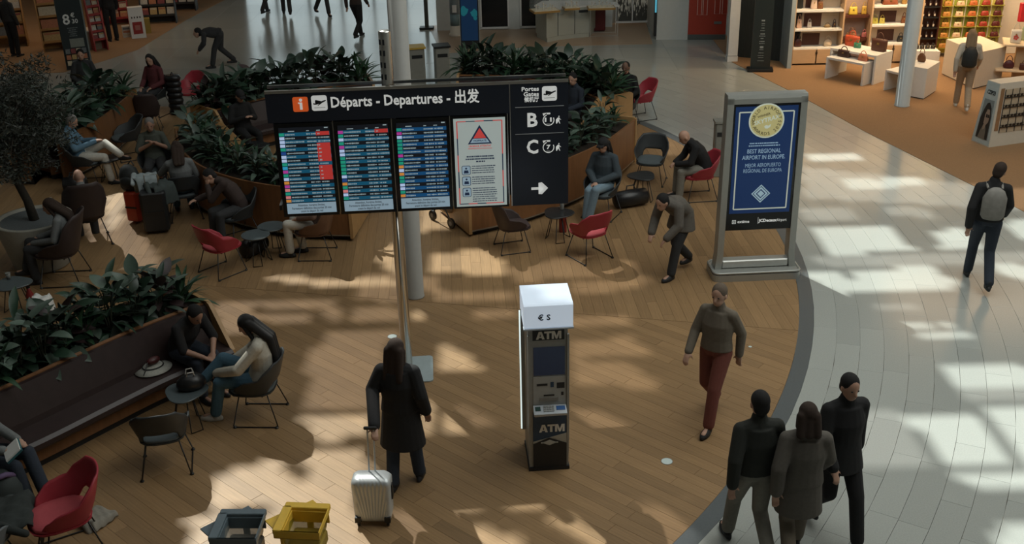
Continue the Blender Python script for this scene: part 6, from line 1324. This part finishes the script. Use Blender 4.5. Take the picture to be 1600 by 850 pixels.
nS = 0; WR = t.matrix_world
rzS = math.atan2(d2.y, d2.x); RS = Matrix.Rotation(rzS, 3, 'Z')
for r_ in range(4):
    v = .82 - r_ * .155; frontquad('shelf_strip', .10, v - .055, .98, v - .045, BLACK, rk, .008, .03)
    for k in range(7):
        p = FF(.155 + k * .11, v - .02, .03); wp = RS @ p + Vector((B_.x, B_.y, 0)); s_ = thing('sunglasses', 'dark sunglasses on the white stand, %s row, %s column' % (('top', 'second', 'third', 'bottom')[r_], ('first', 'second', 'third', 'fourth', 'fifth', 'sixth', 'seventh')[k]), 'sunglasses', wp, rzS, 'sunglasses on the white stand')
        for x in (-.036, .036): b = MB(); b.ell((x, -.004, 0), (.031, .006, .024), None, 10, 6); b.build('lens', LENS, s_, True)
        b = MB(); b.tube([(-.068, .05, .01), (-.068, -.002, .012), (0, -.008, .012), (.068, -.002, .012), (.068, .05, .01)], .004, 5); b.build('glasses_frame', BLACK, s_)
# black directory totem
tb_ = at(1187, 110); t = thing('directory_totem', 'slim black directory totem with small white print at the corner of the bag shop', 'sign', (tb_.x, tb_.y, 0), R(-8)); b = MB(); b.prism(rounded(.62, .42, .05), 0, .05); b.build('base_plate', BLACK, t); b = MB(); b.rings([[Vector((x * w_, y, z)) for x, y in ((-1, -.05), (1, -.05), (1, .05), (-1, .05))] for z, w_ in ((.05, .235), (2.3, .215))]); pn = b.build('panel', mat('totem_black', (.018, .026, .026), rough=.35), t)
mk = MB(); rs2 = random.Random(4)
for k, (z, w_, h_) in enumerate(((1.22, .08, .035), (1.15, .06, .016), (1.11, .08, .01), (1.04, .06, .014), (.98, .1, .01), (.90, .09, .02), (.85, .14, .012), (.79, .07, .02), (.72, .11, .016), (.67, .12, .01), (.58, .07, .05), (.52, .08, .012), (.44, .12, .008), (.38, .14, .008), (.33, .12, .01), (.25, .14, .008))):
    x = -w_ / 2
    while x < w_ / 2: q = rs2.uniform(.008, .02); mk.box((x, -.053, z), (q * .8, .004, h_)); x += q
tag(mk.build('small_print', mat('totem_print', (.35, .40, .40), rough=.6), pn), kind='stuff')

# ------------------------------------------------------------------ far side: counters, kiosk, screen totem, sign post
CTR = mat('pale_counter', (.40, .42, .37), rough=.55, var=.05); GOLDT = mat('gold_tray', (.38, .22, .06), rough=.4, metal=.3); LITP = mat('lit_display_cloth', (.78, .70, .52), rough=.8)
q = [at(837, 58), at(854, 67), at(872, 63), at(898, 60), at(922, 58), at(930, 50), at(850, 50)]; q = [p.to_2d() for p in q]; c = q[1]
t = thing('jewellery_counter', 'pale angled jewellery counter with glass cases, in front of the dark windows', 'counter', (c.x, c.y, 0)); pl = orient([p - c for p in q]); cn = sum(pl, Vector((0, 0))) / len(pl)
b = MB(); b.prism([cn + (p - cn) * .96 for p in pl], 0, .12); b.build('plinth', CTR, t); b = MB(); b.prism(pl, .125, .84); bd = b.build('body', CTR, t); b = MB(); b.prism([cn + (p - cn) * 1.04 for p in pl], .84, .88); b.build('worktop', WHITE, t)
for a_, z_ in ((at(872, 63), .5), (at(898, 60), .5)): p = a_.to_2d() - c; b = MB(); b.box((p.x, p.y - .005, .48), (.012, .02, .70)); b.build('door_joint', DKICON, bd)
b = MB(); p = at(908, 59).to_2d() - c; b.box((p.x, p.y - .012, .73), (.36, .02, .07), R(8)); b.build('drawer_slot', DKICON, bd)
GLS = bpy.data.materials.new('case_glass'); GLS.use_nodes = True; _p = GLS.node_tree.nodes['Principled BSDF']; _p.inputs['Alpha'].default_value = .05; _p.inputs['Roughness'].default_value = .05; _p.inputs['Base Color'].default_value = (.8, .9, .9, 1)
def glass_case(label, px, py, z, w_, d_, h, rz, n):
    p = at(px, py, z); t = thing('glass_case', label, 'display case', (p.x, p.y, z), rz, 'jewellery cases'); b = MB(); b.box((0, 0, .025), (w_, d_, .05)); b.build('tray', GOLDT, t); b = MB(); b.box((0, 0, .054), (w_ * .92, d_ * .92, .008)); b.build('display_cloth', LITP, t)
    for x in (-1, 1):
        b = MB(); b.box((x * w_ * .49, 0, .06 + h / 2), (.006, d_ * .97, h)); b.build('glass_pane', GLS, t); b = MB(); b.box((0, x * d_ * .485, .06 + h / 2), (w_ * .97, .006, h)); b.build('glass_pane', GLS, t)
    b = MB(); b.box((0, 0, .063 + h), (w_, d_, .008)); b.build('glass_pane', GLS, t)
    for i in range(n):
        x = -w_ * .34 + w_ * .68 * i / max(1, n - 1); o = thing('jewel_stand', 'pale jewellery stand, %s from left in the %s' % (('first', 'second', 'third', 'fourth', 'fifth', 'sixth')[i], 'left glass case' if 'left end' in label else 'middle glass case' if 'middle' in label else 'glass case on the thin-legged table'), 'jewellery stand', Matrix.Rotation(rz, 3, 'Z') @ Vector((x, (-.05, .06)[i % 2], 0)) + Vector((p.x, p.y, z + .059)), 0, 'jewellery stands'); b = MB(); hh = (.16, .1, .2, .13)[i % 4]; b.lathe([(.035, 0), (.035, .01), (.012, .02), (.02, hh * .8), (.004, hh)], 10); b.build('bust', mat('pale_bust', (.62, .58, .50), rough=.6), o, True); b = MB(); b.tube([(.02 * math.cos(a), .02 * math.sin(a), hh * .72) for a in [k * .785 for k in range(8)]], .004, 5, True); b.build('necklace', GOLDT, o)
glass_case('glass jewellery case at the left end of the counter', 851, 18, .88, .72, .5, .36, R(14), 6)
glass_case('glass jewellery case in the middle of the counter', 892, 14, .88, .42, .36, .3, R(10), 5)
tt = at(942, 55); t = thing('case_table', 'thin-legged table carrying a glass jewellery case', 'table', (tt.x, tt.y, 0), R(2)); b = MB(); b.box((0, 0, .84), (.82, .5, .04)); b.build('table_top', WHITE, t)
for x in (-.38, .38):
    for y in (-.22, .22): b = MB(); b.box((x, y, .41), (.018, .018, .82)); b.build('leg', STEEL, t)
b = MB(); b.box((0, -.22, .03), (.78, .015, .015)); b.box((0, .22, .03), (.78, .015, .015)); b.build('stretcher', STEEL, t)
glass_case('glass jewellery case on the thin-legged table', 939, 13.5, .861, .74, .42, .3, R(2), 6)
t = thing('red_stool', 'dark red upholstered cube behind the thin-legged table', 'stool', (2.55, 31.0, 0)); b = MB(); b.rbox((0, 0, .34), (.5, .3, .62), .03); b.build('cushion', bagmat((.13, .012, .014)), t); b = MB(); b.box((0, 0, .015), (.46, .26, .03)); b.build('foot', BLACK, t)
kp = at(712, 56); t = thing('product_kiosk', 'round white product kiosk beside the screen totem', 'kiosk', (kp.x, kp.y, 0)); b = MB(); b.lathe([(.19, 0), (.19, .06), (.15, .08), (.14, .3)], 20); b.build('base', CREAM, t, True); b = MB(); b.lathe([(.14, .3), (.14, .62)], 20); b.build('lower_band', mat('pale_teal_band', (.16, .24, .26), rough=.4), t, True)
b = MB(); b.lathe([(.142, .62), (.142, 1.35), (.16, 1.4), (.16, 1.7)], 20); b.build('case', mat('pale_blue_case', (.26, .32, .36), rough=.3), t, True); b = MB(); b.box((0, -.13, .78), (.12, .06, .2)); b.build('white_product', WHITE, t)
for x in (-.06, 0, .06): b = MB(); b.box((x, -.14, 1.18), (.02, .02, .16)); b.build('dark_bottle', DKICON, t)
sp2 = at(735, 76); t = thing('screen_totem', 'tall blue screen totem with teal sea creatures behind the far planter', 'sign', (sp2.x, sp2.y, 0), R(2)); b = MB(); b.box((0, 0, 1.1), (.50, .10, 2.2)); b.build('case', BLACK, t); b = MB(); b.box((0, -.052, 1.18), (.44, .008, 1.9)); sc_ = b.build('screen', EM('screen_deep_blue', (.004, .02, .055), .5), t)
for x, z, r_ in ((-.15, 1.02, .12), (.14, .95, .10), (-.08, 1.5, .14), (.12, 1.62, .1), (.16, .82, .05)):
    poly = [(x + r_ * (1 + .18 * math.sin(5 * a)) * math.cos(a), z + r_ * (1 + .18 * math.cos(4 * a)) * math.sin(a)) for a in [k * .349 for k in range(18)]]; tri_shape([[(max(-.215, min(.215, p_)), q_) for p_, q_ in poly]], Matrix.Translation((0, -.057, 0)) @ UPRIGHT, EM('sea_teal', (.008, .10, .12), .6), 'sea_creature', sc_)
for x in (-.255, .255): b = MB(); b.box((x, 0, 1.1), (.012, .11, 2.2)); b.build('edge_trim', ALU, t)
gp = at(667, 45); t = thing('sign_post', 'square steel sign post on a dark base plate by the white wall', 'post', (gp.x, gp.y, 0)); b = MB(); b.box((0, 0, 1.3), (.10, .10, 2.6)); b.build('post', mat('bronze_post', (.10, .095, .08), rough=.4, metal=.5), t); b = MB(); b.rbox((0, 0, .03), (.42, .3, .06), .03); b.build('base_plate', BLACK, t); b = MB(); b.box((.056, 0, 1.3), (.012, .09, 2.6)); b.build('light_edge', STEEL, t)

# ------------------------------------------------------------------ news stand on the left
ORW = mat('orange_shelf', (.42, .22, .07), rough=.6, var=.15); REDS = mat('red_shelf', (.30, .03, .028), rough=.5); RACKD = mat('dark_rack', (.03, .03, .03), rough=.6)
PAPERS = [mat('print_%d' % k, c, rough=.7, var=.45, scale=40) for k, c in enumerate(((.50, .42, .30), (.42, .16, .08), (.16, .17, .17), (.45, .30, .12), (.22, .05, .05), (.50, .46, .40)))]
rp_ = random.Random(9); ORD = ('first', 'second', 'third', 'fourth', 'fifth', 'sixth', 'seventh', 'eighth')
def rack(label, px, py, rz, w_, tiers, cols, frame, dz=.30, z0=.25, item='magazine', dep=.2, where='rack'):
    p = at(px, py); t = thing('magazine_rack', label, 'rack', (p.x, p.y, 0), rz); H_ = z0 + tiers * dz
    for x in (-w_ / 2, w_ / 2): b = MB(); b.rings([[Vector((x + e, y, z)) for y, z in ((-dep, 0), (dep, 0), (dep, H_), (dep - .06, H_), (-dep, z0 * .8))] for e in (-.015, .015)]); b.build('side_panel', frame, t)
    b = MB(); b.box((0, dep - .01, H_ / 2), (w_, .02, H_)); b.build('back_panel', frame, t)
    for k in range(tiers):
        y = -dep + .06 + (2 * dep - .1) * k / max(1, tiers); z = z0 + k * dz; b = MB(); b.box((0, y + .03, z - .01), (w_ - .03, .09, .02)); b.build('shelf_board', frame, t); b = MB(); b.box((0, y - .012, z + .02), (w_ - .03, .008, .05)); b.build('lip', frame, t)
        for c_ in range(cols):
            x = -w_ / 2 + w_ * (c_ + .5) / cols; q_ = Matrix.Rotation(rz, 3, 'Z') @ Vector((x, y + .035, 0)); o = thing(item, '%s on the %s, %s tier, %s from the left' % (item, where, ORD[k], ORD[c_]), item, (p.x + q_.x, p.y + q_.y, z + .001), rz, item + 's on the ' + where)
            m = MB(); hh = dz * .80; ww = w_ / cols * .82; M = Matrix.Rotation(R(-14), 3, 'X'); m.box(M @ Vector((0, 0, hh / 2)), (ww, .012, hh), rot=M); m.build('pages', PAPERS[rp_.randrange(6)], o); m = MB(); m.box(M @ Vector((0, -.007, hh * .84)), (ww * .9, .003, hh * .2), rot=M); m.build('masthead', PAPERS[rp_.randrange(6)], o)
    return t
rack('orange-lit newspaper rack at the top left corner', 12, 72, R(20), 1.1, 4, 3, ORW, .34, .3, 'newspaper', .3, 'corner rack')
rack('narrow orange newspaper rack left of the price totem', 86, 78, R(24), .55, 4, 1, ORW, .33, .25, 'newspaper', .22, 'narrow orange rack')
rack('red card rack beside the price totem', 157, 78, R(36), .34, 6, 2, REDS, .22, .30, 'card', .16, 'red card rack')
rack('red book shelf right of the shopper in black', 183, 38, R(14), .75, 4, 3, REDS, .26, .2, 'book', .2, 'red book shelf')
rack('dim book rack with a dark foot behind the poster box', 250, 36, R(10), 1.0, 4, 4, RACKD, .3, .25, 'book', .2, 'dim book rack')
rack('dark rack at the outer edge of the news stand', 288, 16, R(4), .8, 4, 3, RACKD, .3, .25, 'magazine', .2, 'dark outer rack')
ps = at(124, 107); t = thing('price_totem', 'tall dark price totem reading 8 euros 30 above rows of books', 'sign', (ps.x, ps.y, 0), R(24)); b = MB(); b.box((0, 0, 1.15), (.60, .16, 2.3)); cs = b.build('case', mat('dark_teal_totem', (.014, .022, .024), rough=.5), t); b = MB(); b.box((.315, 0, 1.15), (.035, .2, 2.3)); b.build('light_edge', mat('grey_edge', (.16, .18, .17), rough=.5), t)
PWH = mat('white_price_print', (.70, .71, .69), rough=.6)
text_mesh('8', .36, PWH, 'lettering', cs, upright(-.10, -.083, 1.27), 'CENTER', .006); text_mesh('€', .15, PWH, 'lettering', cs, upright(.07, -.083, 1.37), 'CENTER', .002); text_mesh('30', .15, PWH, 'lettering', cs, upright(.10, -.083, 1.22), 'CENTER', .002)
mk = MB()
for z, w_ in ((1.06, .26), (1.01, .2), (.96, .24), (.91, .16), (.86, .22)):
    x = -w_ / 2 + .03
    while x < w_ / 2: q = rs2.uniform(.015, .035); mk.box((x, -.083, z), (q * .8, .004, .022)); x += q
tag(mk.build('small_print', mat('totem_print_grey', (.16, .18, .18), rough=.6), cs), kind='stuff'); b = MB(); b.box((.06, -.085, .68), (.34, .008, .22)); b.build('pale_flyer', mat('pale_flyer', (.20, .21, .18), rough=.7), cs)
for r_ in range(3):
    b = MB(); b.box((0, -.12, .12 + r_ * .15), (.54, .08, .012)); b.build('ledge', RACKD, t)
    for c_ in range(4): q_ = Matrix.Rotation(R(24), 3, 'Z') @ Vector((-.2 + c_ * .13, -.12, 0)); o = thing('book', 'dim book on the price totem, %s ledge, %s from the left' % (ORD[r_], ORD[c_]), 'book', (ps.x + q_.x, ps.y + q_.y, .127 + r_ * .15), R(24), 'books on the price totem'); m = MB(); m.box((0, 0, .06), (.11, .03, .12)); m.build('cover', PAPERS[(r_ + c_ * 2) % 6], o)
lt = at(147, 76); t = thing('low_counter', 'low beige counter between the price totem and the card rack', 'counter', (lt.x, lt.y, 0), R(24)); b = MB(); b.box((0, .1, .25), (.42, .5, .5)); b.build('body', mat('beige_counter', (.22, .17, .12), rough=.6), t); b = MB(); b.box((0, .1, .52), (.46, .54, .04)); b.build('worktop', CREAM, t)
pp = at(218, 60); t = thing('poster_box', 'white poster box with a red square at the front of the news stand', 'sign', (pp.x, pp.y, 0), R(22)); b = MB(); b.box((0, .12, .44), (.40, .24, .88)); bx_ = b.build('box', WHITE, t); b = MB(); b.box((.0, -.004, .30), (.26, .01, .34)); rdp = b.build('red_square', REDS, bx_); b = MB(); b.box((0, -.011, .31), (.14, .006, .14)); b.build('pale_mark', mat('pale_red', (.4, .16, .14), rough=.6), rdp)
mk = MB()
for k in range(4): mk.box((-.12 + k * .075, -.003, .60), (.03, .008, .05))
tag(mk.build('small_print', DKICON, bx_), kind='stuff')
p = at(199, 58); t = thing('card_box', 'white box of cards left of the poster box', 'box', (p.x, p.y, 0), R(22)); b = MB(); b.box((0, .05, .16), (.22, .22, .32)); b.build('box', PAPERS[5], t)
for k in range(3): b = MB(); b.box((0, -.064, .08 + k * .09), (.18, .01, .06)); b.build('card_row', PAPERS[k], t)
p = at(232, 52); t = thing('yellow_box', 'yellow box beside the white poster box', 'box', (p.x, p.y, 0), R(22)); b = MB(); b.box((0, .05, .21), (.17, .2, .42)); b.build('box', mat('mustard_box', (.28, .19, .03), rough=.6), t); b = MB(); b.box((0, .05, .425), (.18, .21, .02)); b.build('lid', mat('mustard_lid', (.32, .22, .04), rough=.6), t)

# ------------------------------------------------------------------ bags and small things around the seats
LEAB = mat('black_leather', (.012, .012, .013), rough=.35, var=.2, bump=.2)
p = at(300, 606, 0.45); t = thing('handbag', 'black leather handbag with pale straps on the slate side table', 'handbag', (p.x, p.y, .451), .4); b = MB(); b.rings([[Vector((math.cos(a) * .17 * s_, math.sin(a) * .12 * s_, z)) for a in [2 * math.pi * j / 16 for j in range(16)]] for z, s_ in ((0, .8), (.05, 1.0), (.11, .92), (.16, .6), (.175, .25))]); b.build('bag_body', LEAB, t, True)
for s_ in (-1, 1): b = MB(); b.tube([(-.05, s_ * .03, .15), (-.03, s_ * .05, .22), (.03, s_ * .05, .22), (.05, s_ * .03, .15)], .008); b.build('strap', mat('pale_strap', (.42, .40, .36), rough=.6), t)
p = at(240, 577, .44); t = thing('sun_hat', 'round pale sun hat lying on the brown leather bench', 'hat', (p.x, p.y, .44), .7); b = MB(); b.lathe([(.215, 0), (.22, .012), (.14, .03), (.10, .07), (.04, .085)], 28, sx=1.0, sy=.82); b.build('brim', mat('pale_straw', (.40, .40, .36), rough=.8, var=.3, scale=40), t, True); b = MB(); b.tube([(.12 * math.cos(a), .098 * math.sin(a), .05) for a in [k * .314 for k in range(20)]], .009, 6, True); b.build('hat_band', BLACK, t)
p = at(240, 568, .53); t = thing('small_pouch', 'small dark red and black pouch lying on the sun hat', 'bag', (p.x, p.y, .525), .9); b = MB(); b.ell((0, 0, .045), (.09, .05, .045), None, 14, 8); b.build('pouch', mat('dark_red_leather', (.06, .012, .012), rough=.4), t, True); b = MB(); b.tube([(-.07, 0, .06), (-.15, -.06, .01), (-.2, -.08, -.04)], .007); b.build('strap', BLACK, t)
p = at(20, 702, .78); t = thing('open_book', 'teal and white book held by the reader at the left edge', 'book', (p.x, p.y, .76), R(-60)); M = Matrix.Rotation(R(35), 3, 'X'); b = MB(); b.box((0, 0, .0), (.24, .18, .02), rot=M); b.build('cover', mat('teal_cover', (.03, .13, .15), rough=.5), t); b = MB(); b.box(M @ Vector((0, 0, .018)), (.225, .17, .015), rot=M); b.build('pages', WHITE, t)
# luggage by the grey-haired man
RC = mat('orange_red_case', (.42, .045, .02), rough=.4)
def trolley(label, px, py, rz, w_, d_, h, m, handle=True):
    p = at(px, py); t = thing('trolley_case', label, 'suitcase', (p.x, p.y, 0), rz); b = MB(); b.rbox((0, 0, .05 + h / 2), (w_, d_, h), .04); b.build('shell', m, t)
    for x in (-1, 1): b = MB(); b.tube([(x * w_ * .36 - .012, 0, .026), (x * w_ * .36 + .012, 0, .026)], .026, 10); b.build('wheel', BLACK, t)
    if handle: b = MB(); b.tube([(-.1, d_ * .3, h), (-.1, d_ * .3, h + .3), (.1, d_ * .3, h + .3), (.1, d_ * .3, h)], .009); b.build('telescopic_handle', STEEL, t)
    b = MB(); b.box((0, -d_ / 2 - .003, .05 + h * .5), (w_ * .8, .008, h * .06)); b.build('zip_band', BLACK, t); return t
trolley('orange-red trolley case beside the grey-haired man', 218, 345, R(-15), .26, .34, .50, RC)
trolley('tall black trolley case in front of the orange-red one', 248, 362, R(10), .40, .27, .66, mat('black_case', (.014, .015, .016), rough=.5))
p = at(214, 344); t = thing('backpack', 'black backpack standing on the orange-red trolley case', 'backpack', (p.x, p.y, .56), R(-10)); b = MB(); b.rings([[Vector((math.cos(a) * .17 * s_, math.sin(a) * .13 * s_, z)) for a in [2 * math.pi * j / 14 for j in range(14)]] for z, s_ in ((0, .85), (.05, 1.0), (.25, 1.0), (.36, .8), (.42, .35))]); b.build('bag_body', mat('black_nylon', (.018, .022, .022), rough=.7), t, True); b = MB(); b.tube([(-.06, .10, .38), (0, .13, .45), (.06, .10, .38)], .012); b.build('grab_loop', BLACK, t); b = MB(); b.ell((0, -.11, .15), (.12, .05, .11), None, 12, 8); b.build('front_pocket', mat('black_nylon', (.018, .022, .022), rough=.7), t, True)
def drape(label, name, cat, px, py, z, w_, d_, drop, m, rz, amp=.025, seed=1):
    p = at(px, py, z); t = thing(name, label, cat, (p.x, p.y, z), rz); rd = random.Random(seed); n = 12; vs, fs = [], []
    for s_ in (0, 1):
        for i in range(n + 1):
            for j in range(n + 1):
                u, v = i / n * 2 - 1, j / n * 2 - 1; e = max(0, abs(u) - .55) / .45; zz = -drop * e ** 1.3 + amp * math.sin(u * 7 + v * 4 + seed) * math.cos(v * 6 - seed); vs.append((u * w_ / 2 * (1 - .25 * e), v * d_ / 2 * (1 + .12 * math.sin(3 * u + seed)), zz + .02 - s_ * .014))
    k = (n + 1) ** 2; ix = lambda s_, i, j: s_ * k + i * (n + 1) + j
    for i in range(n):
        for j in range(n): fs.append((ix(0, i, j), ix(0, i + 1, j), ix(0, i + 1, j + 1), ix(0, i, j + 1))); fs.append((ix(1, i, j + 1), ix(1, i + 1, j + 1), ix(1, i + 1, j), ix(1, i, j)))
    for i in range(n):
        for a, c in ((0, 1), (n, -1)): fs.append((ix(1, i, a), ix(1, i + 1, a), ix(0, i + 1, a), ix(0, i, a)) if c > 0 else (ix(0, i, a), ix(0, i + 1, a), ix(1, i + 1, a), ix(1, i, a))); fs.append((ix(0, a, i), ix(0, a, i + 1), ix(1, a, i + 1), ix(1, a, i)) if c > 0 else (ix(1, a, i), ix(1, a, i + 1), ix(0, a, i + 1), ix(0, a, i)))
    MB().add(vs, fs).build('cloth', m, t, True); b = MB(); b.capsule((-w_ * .2, -d_ * .4, .02), .05, (w_ * .2, -d_ * .62, -.06), .035, 10); b.build('sleeve', m, t, True); return t
drape('pale grey jacket draped over the backpack and cases', 'jacket', 'jacket', 226, 276, .86, .50, .36, .30, mat('pale_grey_jacket', (.25, .29, .30), rough=.9, var=.2, scale=12), R(-60), seed=2)
drape('dark grey-green coat heaped over the tall black case', 'coat', 'coat', 248, 288, .76, .52, .40, .32, mat('dark_green_coat', (.045, .058, .055), rough=.9, var=.2, scale=12), R(-40), seed=4)
# at the front red chair
p = at(24, 812, .0); t = thing('backpack', 'dark backpack with purple trim beside the nearest red chair', 'backpack', (p.x - .05, p.y, .0), R(30)); b = MB(); b.rings([[Vector((math.cos(a) * .20 * s_, math.sin(a) * .16 * s_, z)) for a in [2 * math.pi * j / 16 for j in range(16)]] for z, s_ in ((.001, .9), (.08, 1.05), (.40, 1.0), (.52, .75), (.58, .3))]); b.build('bag_body', mat('slate_nylon', (.035, .045, .045), rough=.7), t, True)
b = MB(); b.tube([(-.13, -.05, .50), (-.05, -.12, .58), (.06, -.10, .58), (.14, -.02, .50)], .028, 8); b.build('purple_strap', mat('purple_webbing', (.13, .085, .18), rough=.7), t, True); b = MB(); b.ell((.02, -.15, .24), (.13, .05, .15), None, 12, 8); b.build('front_pocket', mat('slate_nylon', (.035, .045, .045), rough=.7), t, True)
drape('dark coat heaped on the backpack beside the nearest red chair', 'coat', 'coat', 18, 800, .52, .6, .5, .34, mat('charcoal_wool', (.030, .036, .034), rough=.95, var=.3, scale=10), R(20), .035, 7)
drape('beige coat with its sleeve trailing on the oak floor by the nearest red chair', 'coat', 'coat', 150, 806, .06, .40, .26, .05, mat('beige_wool', (.26, .24, .20), rough=.95, var=.2, scale=10), R(-30), .02, 5)
# other bags
def duffel(label, px, py, w_, m, rz, name='duffel_bag'):
    p = at(px, py); t = thing(name, label, 'bag', (p.x, p.y, 0), rz); b = MB(); b.rings([[Vector((x, math.cos(a) * .15 * s_, .15 + math.sin(a) * .149 * s_)) for a in [2 * math.pi * j / 14 for j in range(14)]] for x, s_ in ((-w_ / 2, .5), (-w_ * .45, .9), (0, 1.0), (w_ * .45, .9), (w_ / 2, .5))]); b.build('bag_body', m, t, True); b = MB(); b.tube([(-.09, 0, .28), (-.06, .03, .36), (.06, .03, .36), (.09, 0, .28)], .012); b.build('handle', BLACK, t); return t
duffel('black duffel bag on the floor right of the woman in the cap', 985, 322, .62, LEAB, R(20)); duffel('black bag under the round grey table', 398, 397, .46, LEAB, R(60)); duffel('black bag on the floor under the man in white trousers', 120, 300, .42, LEAB, R(10))
p = at(278, 178); t = thing('backpack', 'black quilted backpack standing beside the ochre jacket', 'backpack', (p.x, p.y, .0), R(-20)); b = MB()
for k in range(7): b.rings([[Vector((math.cos(a) * .19 * s_, math.sin(a) * .15 * s_, z)) for a in [2 * math.pi * j / 14 for j in range(14)]] for z, s_ in ((k * .125, .85), (k * .125 + .06, 1.0), (k * .125 + .124, .85))])
b.build('bag_body', LEAB, t, True); b = MB(); b.tube([(-.05, 0, .86), (0, 0, .94), (.05, 0, .86)], .012); b.build('grab_loop', BLACK, t)
def on_back(label, px, py, rz, z, m, s_=1.0):
    p = at(px, py); p = p + Matrix.Rotation(rz, 3, 'Z') @ Vector((0, -.215, 0)); t = thing('backpack', label, 'backpack', (p.x, p.y, z - .2), rz); b = MB(); b.rings([[Vector((math.cos(a) * .155 * k * s_, math.sin(a) * .10 * k * s_, zz * s_)) for a in [2 * math.pi * j / 14 for j in range(14)]] for zz, k in ((0, .8), (.05, 1.0), (.30, 1.0), (.40, .7), (.44, .3))]); b.build('bag_body', m, t, True)
    for x in (-.09, .09): b = MB(); b.tube([(x * s_, .08, .40 * s_), (x * s_ * 1.1, .20, .44 * s_), (x * s_ * 1.2, .26, .30 * s_)], .016, 6); b.build('shoulder_strap', m, t)
    return t
on_back('pale grey backpack on the back of the man in jeans', 1526, 446, face(.25, .95), 1.30, mat('pale_grey_pack', (.22, .21, .19), rough=.8, var=.3)); on_back('black backpack worn by the pale shopper in the bag shop', 1501, 172, face(.3, .95), 1.18, mat('black_nylon', (.018, .022, .022), rough=.7), .95)
p = at(878, 327, .45); t = thing('bottle', 'small clear bottle on the black side table by the woman in jeans', 'bottle', (p.x, p.y, .451)); b = MB(); b.lathe([(.03, 0), (.034, .01), (.034, .13), (.014, .17), (.014, .19)], 14); b.build('bottle_body', CLEARB, t, True); b = MB(); b.lathe([(.016, .19), (.016, .205)], 10); b.build('cap', WHITE, t)
p = at(868, 364); t = thing('red_bag', 'small red bag standing under the black side table', 'bag', (p.x + .12, p.y + .05, 0)); b = MB(); b.rbox((0, 0, .13), (.12, .10, .26), .02); b.build('bag_body', bagmat((.26, .03, .02)), t); b = MB(); b.tube([(-.03, 0, .25), (0, 0, .32), (.03, 0, .25)], .006); b.build('handle', BLACK, t)
for k, (px, py, lab) in enumerate(((79, 318, 'white paper cup, left one on the table behind the tree pot'), (112, 320, 'white paper cup, right one on the table behind the tree pot'), (14, 436, 'small glass tumbler on the left edge table'))):
    z_ = .461 if k < 2 else .451; p = at(px, py, z_); t = thing('cup', lab, 'cup', (p.x, p.y, z_)); b = MB(); b.lathe([(.026, 0), (.034, .09), (.030, .09), (.024, .006)], 14); b.build('cup_wall', WHITE if k < 2 else CLEARB, t, True); b = MB(); b.lathe([(.036, .088), (.036, .095), (.01, .098)], 14); b.build('lid', WHITE if k < 2 else CLEARB, t)
drape('white cloth bag with a red bottle behind the front planter plants', 'cloth_bag', 'bag', 62, 470, .34, .42, .3, .30, WHITE, R(10), .03, 3)
p = at(52, 486); t = thing('bottle', 'dark red bottle beside the white cloth bag', 'bottle', (p.x, p.y, 0)); b = MB(); b.lathe([(.05, 0), (.055, .02), (.055, .26), (.025, .33), (.025, .36)], 14); b.build('bottle_body', bagmat((.22, .02, .02)), t, True); b = MB(); b.lathe([(.028, .36), (.028, .385)], 10); b.build('cap', BLACK, t)
